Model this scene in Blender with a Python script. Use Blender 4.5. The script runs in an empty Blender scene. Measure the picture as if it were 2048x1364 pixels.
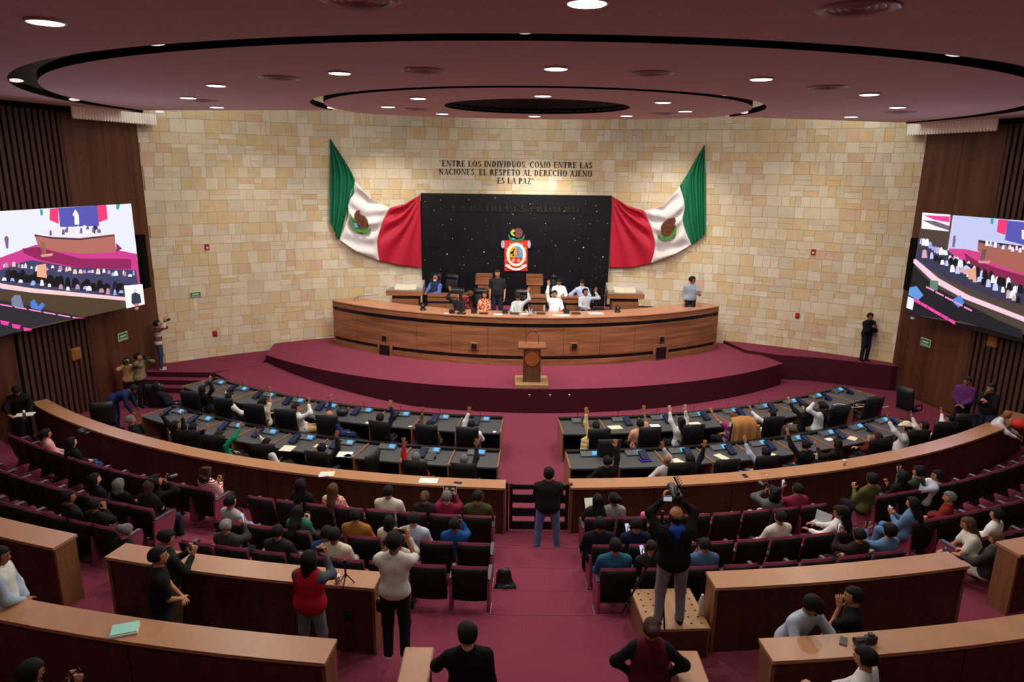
import bpy, math, random
import numpy as np
from mathutils import Matrix, Vector
random.seed(7)
rng = np.random.default_rng(7)
PI = math.pi
S = bpy.context.scene
COL = S.collection
# ---------------------------------------------------------------- camera, world, exposure
F_PX, TH, RO, CAMZ = 1396.0, 0.2463, 0.01349, 7.35
cam_d = bpy.data.cameras.new('camera')
cam_d.sensor_width = 36.0
cam_d.lens = 36.0 * F_PX / 2048.0
cam_d.clip_end = 200
cam = bpy.data.objects.new('camera', cam_d)
COL.objects.link(cam)
cam.matrix_world = Matrix.Translation((0, 0, CAMZ)) @ Matrix.Rotation(PI / 2 - TH, 4, 'X') @ Matrix.Rotation(RO, 4, 'Z')
S.camera = cam
w = bpy.data.worlds.new('hall_world')
S.world = w
w.use_nodes = True
w.node_tree.nodes['Background'].inputs[0].default_value = (0.9, 0.85, 0.9, 1)
w.node_tree.nodes['Background'].inputs[1].default_value = 0.02
S.view_settings.view_transform = 'Standard'
S.view_settings.look = 'None'
S.view_settings.exposure = EXPOSURE = 0.3
S.view_settings.gamma = 1.0
S.view_settings.use_curve_mapping = False
LAMP_W = 75.0            # watts of a ceiling downlight
CEIL = 8.78              # ceiling height above the chamber floor
K = 1.43
DOWNLIGHTS = [(-3.5, 5.6), (.44, 4.74), (4.3, 5.6), (-1.99, 8.39), (-4.01, 9.89), (-5.26, 11.82), (-5.59, 13.74), (-9.28, 14.59), (.42, 7.78), (2.79, 8.42),
              (4.75, 9.91), (6.14, 11.81), (6.41, 13.98), (9.98, 14.74), (-1.5, 11.37), (.4, 10.72), (2.31, 11.49), (-2.27, 13.09), (3.06, 13.19),
              (-1.46, 14.65), (.4, 15.0), (2.21, 14.51), (-8.0, 9.2), (8.8, 9.2), (-6.2, 2.2), (.44, 1.2), (7.1, 2.2)]

def lamp(name, kind, loc, power, color=(1, .93, .84), size=.3, direction=None, spread=None, angle=None, blend=.5):
    L = bpy.data.lights.new(name, kind)
    L.energy = power
    L.color = color
    if kind == 'AREA':
        L.shape = 'DISK'; L.size = size
        if spread: L.spread = math.radians(spread)
    if kind == 'SPOT':
        L.spot_size = math.radians(angle); L.spot_blend = blend; L.shadow_soft_size = size
    o = bpy.data.objects.new(name, L)
    COL.objects.link(o)
    o.location = loc
    if direction is not None:
        o.rotation_euler = Vector(direction).to_track_quat('-Z', 'Y').to_euler()
    return o

for i, (x, y) in enumerate(DOWNLIGHTS):
    lamp('downlight_lamp', 'AREA', (x * K, y * K, CEIL - .06), LAMP_W * (.55 if i >= 22 or i < 3 else 1.0), size=.3)
# unseen spots in the gap between ceiling and stone wall, over the dais
lamp('unseen_wall_spot', 'SPOT', (.9, 24.6, 9.1), 1200, size=.12, direction=(0, .55, -1), angle=74, blend=1.0)
for x, pw, ly in ((-8.6, 190, 22.2), (-4.6, 560, 24.0), (5.7, 560, 24.0), (9.7, 190, 22.2)):  # extra side spots, added to brighten the wall
    lamp('unseen_wall_spot', 'SPOT', (x, ly, 9.1), pw, size=.12, direction=(0, .5, -1), angle=84, blend=1.0)
for x, ly in ((-9.2, 22.0), (-5.0, 22.6), (.55, 24.6), (6.0, 22.6), (10.3, 22.6)):     # hidden fill lamps above the ceiling edge, added to brighten the wall top
    lamp('wall_top_fill', 'AREA', (x, ly, 9.95), 45, size=1.6, direction=(.1 * (x - .5), 1, -.25))
for x in (-3.4, .55, 4.5):  # unseen spots without fixtures, added to brighten the stage
    lamp('stage_fill_spot', 'SPOT', (x, 20.6, 8.6), 900, size=.15, direction=(0, .42, -1), angle=70, blend=1.0)

# ---------------------------------------------------------------- pixel -> world
def ray(px, py):
    x, u = (px - 1024) / F_PX, (682 - py) / F_PX
    c, s = math.cos(RO), math.sin(RO)
    x, u = c * x - s * u, s * x + c * u
    return (x, math.cos(TH) + u * math.sin(TH), -math.sin(TH) + u * math.cos(TH))
def at(px, py, z):
    d = ray(px, py); g = (z - CAMZ) / d[2]
    return Vector((d[0] * g, d[1] * g, z))
def aty(px, py, y):
    d = ray(px, py); g = y / d[1]
    return Vector((d[0] * g, y, CAMZ + d[2] * g))
def atplane(px, py, p0, n):
    d = Vector(ray(px, py)); o = Vector((0, 0, CAMZ))
    g = (Vector(p0) - o).dot(n) / d.dot(n)
    return o + d * g
CX, CY = .53, 34.1
def P(r, a, z=0.0):
    a = math.radians(a)
    return Vector((CX + r * math.sin(a), CY - r * math.cos(a), z))
def polar(v):
    dx, dy = v[0] - CX, CY - v[1]
    return math.hypot(dx, dy), math.degrees(math.atan2(dx, dy))

# ---------------------------------------------------------------- materials
def lin(c):
    if isinstance(c, str):
        c = [int(c[i:i + 2], 16) / 255 for i in (0, 2, 4)]
    return tuple((v / 12.92 if v <= .04045 else ((v + .055) / 1.055) ** 2.4) for v in c[:3])
MATS = {}
def M(name, col, rough=.6, spec=.3, metal=0.0, emit=0.0, tex=None, sc=(1, 1, 1), amp=.25, col2=None, bump=0.0, alpha=1.0, trans=0.0):
    if name in MATS: return MATS[name]
    m = bpy.data.materials.new(name); m.use_nodes = True
    nt = m.node_tree; b = nt.nodes['Principled BSDF']
    c = lin(col) + (1,)
    b.inputs['Base Color'].default_value = c
    b.inputs['Roughness'].default_value = rough
    b.inputs['Specular IOR Level'].default_value = spec
    b.inputs['Metallic'].default_value = metal
    if trans: b.inputs['Transmission Weight'].default_value = trans
    if alpha < 1: b.inputs['Alpha'].default_value = alpha
    if emit:
        b.inputs['Emission Color'].default_value = c
        b.inputs['Emission Strength'].default_value = emit
        b.inputs['Base Color'].default_value = (0, 0, 0, 1)
    if tex:
        tc = nt.nodes.new('ShaderNodeTexCoord'); mp = nt.nodes.new('ShaderNodeMapping')
        mp.inputs['Scale'].default_value = sc
        nt.links.new(tc.outputs['Object'], mp.inputs[0])
        if tex == 'stripes':
            t = nt.nodes.new('ShaderNodeTexWave'); t.inputs['Scale'].default_value = 1; t.bands_direction = 'Z'
            t.wave_profile = 'SIN'; fac = t.outputs['Fac']
        elif tex == 'spots':
            t = nt.nodes.new('ShaderNodeTexVoronoi'); t.inputs['Scale'].default_value = 1; fac = t.outputs['Distance']
        else:
            t = nt.nodes.new('ShaderNodeTexNoise'); t.inputs['Scale'].default_value = 1
            t.inputs['Detail'].default_value = 6; t.inputs['Roughness'].default_value = .65; fac = t.outputs['Fac']
        nt.links.new(mp.outputs[0], t.inputs['Vector'])
        r = nt.nodes.new('ShaderNodeValToRGB')
        if tex in ('stripes',):
            r.color_ramp.interpolation = 'CONSTANT'; r.color_ramp.elements[1].position = .5
        elif tex == 'spots':
            r.color_ramp.interpolation = 'CONSTANT'; r.color_ramp.elements[1].position = .42
        else:
            r.color_ramp.elements[0].position = .32; r.color_ramp.elements[1].position = .68
        r.color_ramp.elements[0].color = c
        if col2 is not None: d = lin(col2)
        else: d = tuple(max(0, v * (1 - amp)) for v in c[:3])
        if col2 is None:
            r.color_ramp.elements[0].color = tuple(min(1, v * (1 + amp * .5)) for v in c[:3]) + (1,)
        r.color_ramp.elements[1].color = tuple(d) + (1,)
        nt.links.new(fac, r.inputs[0]); nt.links.new(r.outputs[0], b.inputs['Base Color'])
        if bump:
            bp = nt.nodes.new('ShaderNodeBump'); bp.inputs['Strength'].default_value = bump; bp.inputs['Distance'].default_value = .01
            nt.links.new(fac, bp.inputs['Height']); nt.links.new(bp.outputs[0], b.inputs['Normal'])
    MATS[name] = m
    return m
def cloth(hexc, rough=.85):
    return M('cloth_' + hexc, hexc, rough, .15, tex='noise', sc=(9, 9, 9), amp=.18)
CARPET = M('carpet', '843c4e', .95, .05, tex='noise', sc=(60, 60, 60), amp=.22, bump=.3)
CARPETV = M('carpet_riser_shaded', '4a1e29', .95, .05, tex='noise', sc=(60, 60, 60), amp=.22)  # same carpet, with the shade of upright faces put into its colour
CEILM = M('ceiling_paint', 'd2b7ae', .9, .1)
BLACKM = M('black_void', '060606', .9, .1)
WOODC = M('wood_counter', 'a06a48', .42, .35, tex='noise', sc=(.5, .5, 7), amp=.5, col2='6a3f28')
WOODT = M('wood_top', 'b3805a', .36, .4, tex='noise', sc=(2, 2, 2), amp=.12)
WOODB = M('wood_barrier', '50301f', .4, .35, tex='noise', sc=(9, 9, .7), amp=.3)
WOODE = M('wood_end', '84573a', .45, .35, tex='noise', sc=(9, 9, .7), amp=.25)
WALLW = M('wood_wall', '643b29', .5, .3, tex='noise', sc=(3.5, 3.5, .25), amp=.5, col2='432418')
SLATM = M('wood_slat', '4c3329', .55, .25, tex='noise', sc=(9, 9, .5), amp=.3)
DESKT = M('desk_top', '4a4c4e', .45, .35)
BLACKP = M('black_plastic', '101114', .4, .4)
LEATHER = M('black_leather', '15171a', .42, .45)
STEEL = M('steel', 'b8babd', .3, .5, metal=.9)
WHITEP = M('white_paper', 'efeee6', .8, .2)
CREAMP = M('cream_paper', 'e6dfbf', .8, .2)
SKIN = {k: M('skin_' + k, v, .55, .3) for k, v in dict(a='c9946f', b='b87e5a', c='966244', d='d8a98a').items()}
EYE = M('dark_feature', '1c1210', .5, .3)
LIP = M('lip', '8c4a40', .6, .3)

# ---------------------------------------------------------------- mesh builder
class MB:
    def __init__(s):
        s.v = []; s.f = []; s.m = []; s.s = []
    def add(s, verts, faces, mi=0, smooth=False):
        o = len(s.v)
        s.v.extend([tuple(p) for p in verts])
        s.f.extend([tuple(i + o for i in q) for q in faces])
        s.m.extend([mi] * len(faces)); s.s.extend([smooth] * len(faces))
        return s
    def box(s, c, d, rz=0.0, mi=0, rot=None, bev=0.0):
        x, y, z = d[0] / 2, d[1] / 2, d[2] / 2
        if bev:
            b = min(bev, x * .9, y * .9, z * .9)
            base = []
            for dz, ins in ((-z, b), (-z + b, 0), (z - b, 0), (z, b)):
                X, Y = x - ins, y - ins
                k = b * .6 if ins == 0 else 0
                base += [(-X + b * (ins == 0), -Y, dz), (X - b * (ins == 0), -Y, dz), (X, -Y + b * (ins == 0), dz), (X, Y - b * (ins == 0), dz),
                         (X - b * (ins == 0), Y, dz), (-X + b * (ins == 0), Y, dz), (-X, Y - b * (ins == 0), dz), (-X, -Y + b * (ins == 0), dz)]
            fs = []
            for r in range(3):
                for i in range(8):
                    j = (i + 1) % 8
                    fs.append((r * 8 + i, r * 8 + j, r * 8 + 8 + j, r * 8 + 8 + i))
            fs.append(tuple(range(7, -1, -1))); fs.append(tuple(range(24, 32)))
            vs = base
        else:
            vs = [(-x, -y, -z), (x, -y, -z), (x, y, -z), (-x, y, -z), (-x, -y, z), (x, -y, z), (x, y, z), (-x, y, z)]
            fs = [(0, 3, 2, 1), (4, 5, 6, 7), (0, 1, 5, 4), (1, 2, 6, 5), (2, 3, 7, 6), (3, 0, 4, 7)]
        R = rot if rot is not None else Matrix.Rotation(rz, 3, 'Z')
        c = Vector(c)
        return s.add([R @ Vector(v) + c for v in vs], fs, mi)
    def prism(s, poly, z0, z1, mi=0, mt=None):
        n = len(poly)
        vs = [(p[0], p[1], z0) for p in poly] + [(p[0], p[1], z1) for p in poly]
        s.add(vs, [tuple(range(n - 1, -1, -1))] + [(i, (i + 1) % n, n + (i + 1) % n, n + i) for i in range(n)], mi)
        s.add([(p[0], p[1], z1) for p in poly], [tuple(range(n))], mi if mt is None else mt)
        return s
    def arc(s, r0, r1, a0, a1, z0, z1, n=None, mi=0, mt=None):   # block between radii and angles
        n = n or max(1, int(abs(a1 - a0) / 1.5))
        vs = []
        for i in range(n + 1):
            a = a0 + (a1 - a0) * i / n
            for r in (r0, r1):
                p = P(r, a)
                vs += [(p.x, p.y, z0), (p.x, p.y, z1)]
        side = []; top = []
        for i in range(n):
            b = i * 4
            side += [(b, b + 4, b + 5, b + 1), (b + 2, b + 3, b + 7, b + 6), (b, b + 2, b + 6, b + 4)]
            top += [(b + 1, b + 5, b + 7, b + 3)]
        side += [(0, 1, 3, 2), (n * 4, n * 4 + 2, n * 4 + 3, n * 4 + 1)]
        s.add(vs, side, mi); s.add(vs, top, mi if mt is None else mt)
        return s
    def tube(s, pts, rad, n=8, mi=0, caps=True, smooth=True):
        pts = [Vector(p) for p in pts]; m = len(pts)
        if not hasattr(rad, '__len__'): rad = [rad] * m
        vs = []; ref = Vector((0, 0, 1))
        for i, p in enumerate(pts):
            t = (pts[min(i + 1, m - 1)] - pts[max(i - 1, 0)]).normalized()
            if abs(t.dot(ref)) > .95: u = t.cross(Vector((1, 0, 0))).normalized()
            else: u = t.cross(ref).normalized()
            v = t.cross(u)
            for k in range(n):
                a = 2 * PI * k / n
                vs.append(p + (u * math.cos(a) + v * math.sin(a)) * rad[i])
        fs = [(i * n + k, i * n + (k + 1) % n, (i + 1) * n + (k + 1) % n, (i + 1) * n + k) for i in range(m - 1) for k in range(n)]
        s.add(vs, fs, mi, smooth)
        if caps:
            s.add([vs[k] for k in range(n)], [tuple(range(n - 1, -1, -1))], mi); s.add(vs[-n:], [tuple(range(n))], mi)
        return s
    def lathe(s, prof, c=(0, 0, 0), n=20, mi=0, smooth=True):
        vs = [(c[0] + r * math.cos(2 * PI * k / n), c[1] + r * math.sin(2 * PI * k / n), c[2] + z) for r, z in prof for k in range(n)]
        fs = [(i * n + k, i * n + (k + 1) % n, (i + 1) * n + (k + 1) % n, (i + 1) * n + k) for i in range(len(prof) - 1) for k in range(n)]
        return s.add(vs, fs, mi, smooth)
    def ell(s, c, r, n=12, m=8, mi=0, rot=None):
        vs = []
        for i in range(m + 1):
            t = PI * i / m
            for k in range(n):
                a = 2 * PI * k / n
                v = Vector((r[0] * math.sin(t) * math.cos(a), r[1] * math.sin(t) * math.sin(a), r[2] * math.cos(t)))
                if rot is not None: v = rot @ v
                vs.append(v + Vector(c))
        fs = [(i * n + k, (i + 1) * n + k, (i + 1) * n + (k + 1) % n, i * n + (k + 1) % n) for i in range(m) for k in range(n)]
        return s.add(vs, fs, mi, True)
    def build(s, name, mats, parent=None, off=None, **tags):
        me = bpy.data.meshes.new(name)
        o = Vector(off) if off is not None else None
        vs = s.v if o is None else [(p[0] - o.x, p[1] - o.y, p[2] - o.z) for p in s.v]
        me.from_pydata(vs, [], s.f)
        if not isinstance(mats, (list, tuple)): mats = [mats]
        for m in mats: me.materials.append(m)
        me.polygons.foreach_set('material_index', s.m)
        me.polygons.foreach_set('use_smooth', s.s)
        me.update()
        ob = bpy.data.objects.new(name, me)
        COL.objects.link(ob)
        if parent is not None: ob.parent = parent
        for k, v in tags.items(): ob[k] = v
        return ob

def thing(name, label, cat, loc=(0, 0, 0), rz=0.0, group=None):
    o = bpy.data.objects.new(name, None)
    o.empty_display_size = .1
    COL.objects.link(o)
    o.location = loc; o.rotation_euler = (0, 0, rz)
    o['label'] = label; o['category'] = cat
    if group: o['group'] = group
    return o
def tag(o, label, cat, group=None):
    o['label'] = label; o['category'] = cat
    if group: o['group'] = group
    return o
def center_origin(o, loc):      # move a world-coordinate mesh's origin to loc
    loc = Vector(loc)
    o.data.transform(Matrix.Translation(-loc)); o.location = loc
    return o
def dup(root, loc, rz, label=None, group=None):
    r = root.copy(); COL.objects.link(r); r.location = loc; r.rotation_euler = (0, 0, rz)
    if label: r['label'] = label
    if group: r['group'] = group
    for ch in root.children:
        c = ch.copy(); COL.objects.link(c); c.parent = r
        for g in ch.children:
            d = g.copy(); COL.objects.link(d); d.parent = c
    return r
# ================================================================ THE ROOM
WX, WY, WR = .55, 7.36, 20.4          # the stone wall is an arc around this point
def W(b, z, r=WR):
    b = math.radians(b)
    return Vector((WX + r * math.sin(b), WY + r * math.cos(b), z))
LC = Vector((-12.12, 23.3, 0)); RC = Vector((13.2, 23.3, 0))   # corners of the wooden side walls
KW = .2
def wl(y, z=0, off=0.0): return Vector((LC.x - KW * (LC.y - y) + off, y, z))
def wr(y, z=0, off=0.0): return Vector((RC.x + KW * (RC.y - y) - off, y, z))
TOPZ = 10.4
# floor of the chamber, then the tiers of the gallery
b = MB(); b.prism([(-18, -4), (19, -4), (19, 28), (-18, 28)], -.3, 0)
b.build('floor', CARPET, kind='structure')
TIERS = [(22.0, 23.02, .2), (23.0, 24.02, .4), (24.0, 24.94, .6), (24.92, 27.42, .8), (27.4, 46, 1.0)]
for r0, r1, z in TIERS:
    b = MB(); a0, a1 = (-40, 40) if r1 < 40 else (-32, 32)
    b.arc(r0, r1, a0, a1, 0.0, z, n=56, mi=0)
    # rounded nosing
    b.arc(r0 - .012, r0 + .02, a0, a1, z - .035, z + .004, n=56)
    b.build('floor', CARPET, kind='structure')
# stone wall (backing)
b = MB(); N = 60; B0, B1 = -38.8, 38.8
vs = []
for i in range(N + 1):
    t = B0 + (B1 - B0) * i / N
    vs += [W(t, 0, WR + .02), W(t, TOPZ, WR + .02), W(t, 0, WR + .3), W(t, TOPZ, WR + .3)]
fs = []
for i in range(N):
    k = i * 4
    fs += [(k, k + 4, k + 5, k + 1), (k + 2, k + 3, k + 7, k + 6), (k + 1, k + 5, k + 7, k + 3)]
b.add(vs, fs)
GROUT = M('stone_grout', 'b8a27e', .95, .1)
wall_front = b.build('wall_front', GROUT, kind='structure')
STONES = [M('stone_%s' % n, c, .8, .2, tex='noise', sc=(3, 3, 3), amp=.2, col2=c2) for n, c, c2 in
          (('cream', 'e6d9bc', 'dccaa6'), ('pale', 'ebe1ca', 'e0d2b2'), ('sand', 'e0cda6', 'd6be92'), ('tan', 'd9bf94', 'e0cba4'),
           ('grey', 'dcd2b8', 'd2c5a6'), ('rose', 'e0c4a6', 'd6b692'), ('honey', 'e2cca0', 'd8bb8a'))]
tiles = []
z = .45; row = 0
while z < TOPZ - .1:
    h = random.choice((.3, .36, .4, .44))
    t = B0 + random.uniform(0, .6)
    while t < B1 - .3:
        wd = math.degrees(random.uniform(.26, .62) / WR)
        t1 = min(t + wd, B1)
        if random.random() < .22: cells = [(t, t1, z, z + h * .5), (t, t1, z + h * .5, z + h)]
        elif random.random() < .12: cells = [(t, (t + t1) / 2, z, z + h), ((t + t1) / 2, t1, z, z + h)]
        else: cells = [(t, t1, z, z + h)]
        tiles += cells
        t = t1
    z += h; row += 1
def tile_geo(bm, c, mi=0):
    t0, t1, z0, z1 = c; g = math.degrees(.004 / WR); r = WR - random.uniform(.0, .012)
    vs = [W(t0 + g, z0 + .004, WR + .03), W(t1 - g, z0 + .004, WR + .03), W(t1 - g, z1 - .004, WR + .03), W(t0 + g, z1 - .004, WR + .03),
          W(t0 + g, z0 + .004, r), W(t1 - g, z0 + .004, r), W(t1 - g, z1 - .004, r), W(t0 + g, z1 - .004, r)]
    bm.add(vs, [(4, 7, 6, 5), (0, 4, 5, 1), (1, 5, 6, 2), (2, 6, 7, 3), (3, 7, 4, 0)], mi)
def visible_tile(c):
    t, z = (c[0] + c[1]) / 2, (c[2] + c[3]) / 2
    x = WX + WR * math.sin(math.radians(t))
    if abs(x - .5) < 3.6 and z < 6.3: return False
    if 3.3 < abs(x - .5) < 7 and 3.4 < z < 8: return False
    if z > 8.6 or z < 1.0: return False
    return True
cand = sorted([c for c in tiles if visible_tile(c)], key=lambda c: -(c[1] - c[0]) * (c[3] - c[2]))
big = set(cand[:300])
rest = MB()
weights = (.3, .22, .14, .08, .12, .05, .09)
for c in tiles:
    mi = random.choices(range(7), weights)[0]
    if c in big:
        b = MB(); tile_geo(b, c)
        b.build('stone_tile', STONES[mi], wall_front)
    else: tile_geo(rest, c, mi)
rest.build('stone_tiles', STONES, wall_front, kind='stuff')
# wooden side walls
def side_wall(name, f, sgn, yc):
    b = MB()
    p0, p1 = f(yc), f(-4.0)
    q0, q1 = p0 + Vector((sgn * .25, 0, 0)), p1 + Vector((sgn * .25, 0, 0))
    poly = [p0, q0, q1, p1] if sgn > 0 else [p0, p1, q1, q0]
    b.prism([(p.x, p.y) for p in poly], 0, TOPZ)
    wob = b.build(name, WALLW, kind='structure')
    # panels with fine joints, and the slatted bay
    d = (f(10) - f(20)).normalized(); nrm = Vector((-sgn, 0, 0)); nrm = (nrm - d * nrm.dot(d)).normalized()
    rz = math.atan2(d.y, d.x)
    L = (f(yc) - f(-4)).length
    s = .03
    bays = [(0.02, 1.5), (1.51, 3.0), ('slat', 3.03, 5.5), (5.54, 6.64), (6.65, 7.95), ('slat', 7.98, 10.6), (10.64, 12), (12.01, 13.4), (13.41, 15), (15.01, 17), (17.01, 19), (19.01, 22), (22.01, 26.5)]
    for by in bays:
        if by[0] == 'slat':
            b = MB(); m = (by[1] + by[2]) / 2
            c = f(yc) + d * m + nrm * .012; c.z = 4.6
            b.box(c, (by[2] - by[1], .02, 8.9), rz); b.build('slat_backing', BLACKM, wob)
            n = 13; pw = (by[2] - by[1]) / n
            for i in range(n):
                c = f(yc) + d * (by[1] + pw * (i + .5)) + nrm * .05; c.z = 4.35
                b = MB(); b.box(c, (pw * .6, .07, 8.6), rz); b.build('slat', SLATM, wob)
        else:
            c = f(yc) + d * ((by[0] + by[1]) / 2) + nrm * .02; c.z = 4.35
            b = MB(); b.box(c, (by[1] - by[0], .04, 8.6), rz, bev=.008); b.build('wall_panel', WALLW, wob)
    b = MB(); c = f(yc) + d * (L / 2) + nrm * .16; c.z = CEIL + .05
    b.box(c, (L, .3, .36), rz); b.build('trim_1' if sgn < 0 else 'trim_2', BLACKM, kind='structure')
    # pale corrugated valance at the top of the wall, by the corner
    t = thing('valance_panel', 'white corrugated valance panel at the top of the %s wooden wall' % ('left' if sgn < 0 else 'right'), 'valance', f(yc) + nrm * .55)
    b = MB(); n = 30; Lv = 3.4
    for i in range(n):
        x0 = -.25 + (Lv / n) * i
        c = d * (x0 + Lv / n / 2); c.z = CEIL - .16
        b.box(c, (Lv / n * .55, .05, .34), rz); c = c.copy(); c.z = CEIL - .15
        b.box(c, (Lv / n, .03, .3), rz)
    b.build('corrugated_sheet', M('valance_white', 'f4efe6', .6, .3), t)
    return wob, d, nrm
wall_left, dL, nL = side_wall('wall_left', wl, -1, LC.y)
wall_right, dR, nR = side_wall('wall_right', wr, 1, RC.y)
b = MB(); b.box((.5, -4.1, 5), (38, .2, 11)); b.build('wall_back', WALLW, kind='structure')
b = MB(); b.box((.5, 12, TOPZ + .1), (40, 34, .2)); b.build('ceiling', BLACKM, kind='structure')

# ---------------------------------------------------------------- ceiling panels with the curved slots
EDGE = [(-18, 22.6), (-12.4, 22.3), (-11.2, 21.9), (-9.0, 20.85), (-7.4, 20.4), (-5.9, 19.98), (-5.6, 19.9), (6.6, 19.4), (8.47, 20.3), (10.4, 21.5), (12.0, 22.6), (13.4, 23.3), (19, 24)]
def edge_y(x):
    for (x0, y0), (x1, y1) in zip(EDGE, EDGE[1:]):
        if x0 <= x <= x1: return y0 + (y1 - y0) * (x - x0) / (x1 - x0)
    return 23
def edge_in(x):           # far rim of the inner disc
    return 14.0 + math.sqrt(max(0, 9.1 ** 2 - (x - .45) ** 2))
C1, R1 = (.512, 20.31), 11.93
C2, R2 = (.554, 19.38), 5.75
C3, R3 = (.543, 18.5), 2.32
def hit_circle(c0, th, c, r):
    dx, dy = math.cos(th), math.sin(th); ex, ey = c0[0] - c[0], c0[1] - c[1]
    B = ex * dx + ey * dy; D = B * B - (ex * ex + ey * ey - r * r)
    return -B + math.sqrt(D) if D > 0 else 0
def clip(c0, th, r, ey):
    # shorten r until the point lies before the far edge / inside the room
    def ok(q):
        x, y = c0[0] + q * math.cos(th), c0[1] + q * math.sin(th)
        return y < ey(x) and y > -3.9 and abs(x - .5) < 17.5
    if ok(r): return r
    lo, hi = 0, r
    for _ in range(24):
        m = (lo + hi) / 2
        if ok(m): lo = m
        else: hi = m
    return lo
def ceil_piece(name, c0, rin, rout, label_z=0.0, n=240, mat=CEILM):
    b = MB(); z0, z1 = CEIL + label_z, CEIL + .14 + label_z
    pr = []
    for i in range(n + 1):
        th = 2 * PI * i / n
        a, o = rin(th), rout(th)
        pr.append((th, a, o))
    for i in range(n):
        (t0, a0, o0), (t1, a1, o1) = pr[i], pr[i + 1]
        if o0 <= a0 + .01 or o1 <= a1 + .01: continue
        q = [(c0[0] + r * math.cos(t), c0[1] + r * math.sin(t)) for t, r in ((t0, a0), (t0, o0), (t1, o1), (t1, a1))]
        vs = [(x, y, z0) for x, y in q] + [(x, y, z1) for x, y in q]
        b.add(vs, [(0, 3, 2, 1)], 0)
        b.add(vs, [(4, 5, 6, 7), (1, 2, 6, 5), (3, 0, 4, 7)], 1)
    return b.build(name, [mat, BLACKM], kind='structure')
ceil_piece('ceiling', C1, lambda t: R1, lambda t: clip(C1, t, 26, edge_y))
ceil_piece('ceiling', C2, lambda t: R2, lambda t: clip(C2, t, hit_circle(C2, t, C1, R1 - .47), edge_y))
ceil_piece('ceiling', C3, lambda t: R3, lambda t: clip(C3, t, hit_circle(C3, t, C2, R2 - .32), edge_in))
b = MB(); b.lathe([(R3, 0), (R3 + .02, .45), (0, .45)], (C3[0], C3[1], CEIL + .05), n=64); b.build('ceiling', M('cove_grey', '575052', .8, .1), kind='structure')
# downlights
GLOW = M('lamp_glow', 'fffaf0', emit=14)
p0 = thing('ceiling_downlight', 'x', 'ceiling light', (0, 0, 0), 0, None)
b = MB(); b.lathe([(.165, .012), (.19, 0), (.2, .012), (.2, .03)], n=24); b.build('trim_ring', M('lamp_ring', 'd8d4cc', .4), p0)
b = MB(); b.lathe([(0, .0), (.165, .0)], n=24); b.build('diffuser', GLOW, p0)
DLBL = ['upper left corner of the photo, outside the large slot', 'cut by the top edge of the photo near the centre', 'upper right, above the frame', 'middle ring, between the left vent and the large slot', 'middle ring, left, upper one of a trio',
    'middle ring, left, middle one of a trio', 'middle ring, left, lowest of a trio by the stone wall', 'outside the large slot near the left wooden wall', 'middle ring, on the centre line above the inner disc', 'middle ring, right of the right-hand vent',
    'middle ring, right, upper one of a trio', 'middle ring, right, middle one of a trio', 'middle ring, right, lowest of a trio by the stone wall', 'outside the large slot near the right wooden wall', 'inner disc, left of the hollow, upper one', 'inner disc, just above the hollow',
    'inner disc, right of the hollow, upper one', 'inner disc, far left, lower one', 'inner disc, far right, lower one', 'inner disc edge, left of the inscription', 'inner disc edge, straight above the inscription', 'inner disc edge, right of the inscription',
    'out of view at the left, high', 'out of view at the right, high', 'above the camera at left', 'above the camera', 'above the camera at right']
for i, (x, y) in enumerate(DOWNLIGHTS):
    o = p0 if i == 0 else dup(p0, (0, 0, 0), 0)
    o.location = (x * K, y * K, CEIL - .03); o['label'] = 'round downlight, ' + DLBL[i]; o['group'] = 'round ceiling downlights'
# vents
v0 = thing('ceiling_vent', 'x', 'vent', group='round ceiling air diffusers')
VM = M('vent_metal', 'a58e8a', .4, .4)
b = MB(); b.lathe([(.27, 0), (.33, -.02), (.37, 0), (.37, .03)], n=28); b.build('outer_ring', VM, v0)
b = MB(); b.lathe([(0, .02), (.28, .02)], n=28); b.build('vent_recess', BLACKM, v0)
b = MB()
for rr in (.22, .15, .08): b.lathe([(rr - .02, .015), (rr, -.012), (rr + .03, .015)], n=24)
b.build('louvre', VM, v0)
VL = [('cut by the top edge, left of the centre', -.99, 4.79), ('large, top right of the photo', 2.17, 4.83), ('left of the axis in the middle ring', -1.01, 8.12), ('right of the axis in the middle ring', 1.48, 8.12),
      ('left of the inner disc', -2.86, 9.0), ('right of the inner disc', 3.88, 9.22), ('at the left of the inner disc near the hollow', -1.86, 13.7), ('at the right rim of the inner disc', 2.83, 13.98),
      ('at the far left edge of the ceiling', -9.14, 13.33), ('dim, at the left of the middle ring near the stone wall', -5.3, 12.45), ('dim, at the right of the middle ring near the stone wall', 6.76, 12.89)]
for i, (l, x, y) in enumerate(VL):
    o = v0 if i == 0 else dup(v0, (0, 0, 0), 0)
    o.location = (x * K, y * K, CEIL - .005); o['label'] = 'round ceiling air vent ' + l
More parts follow.
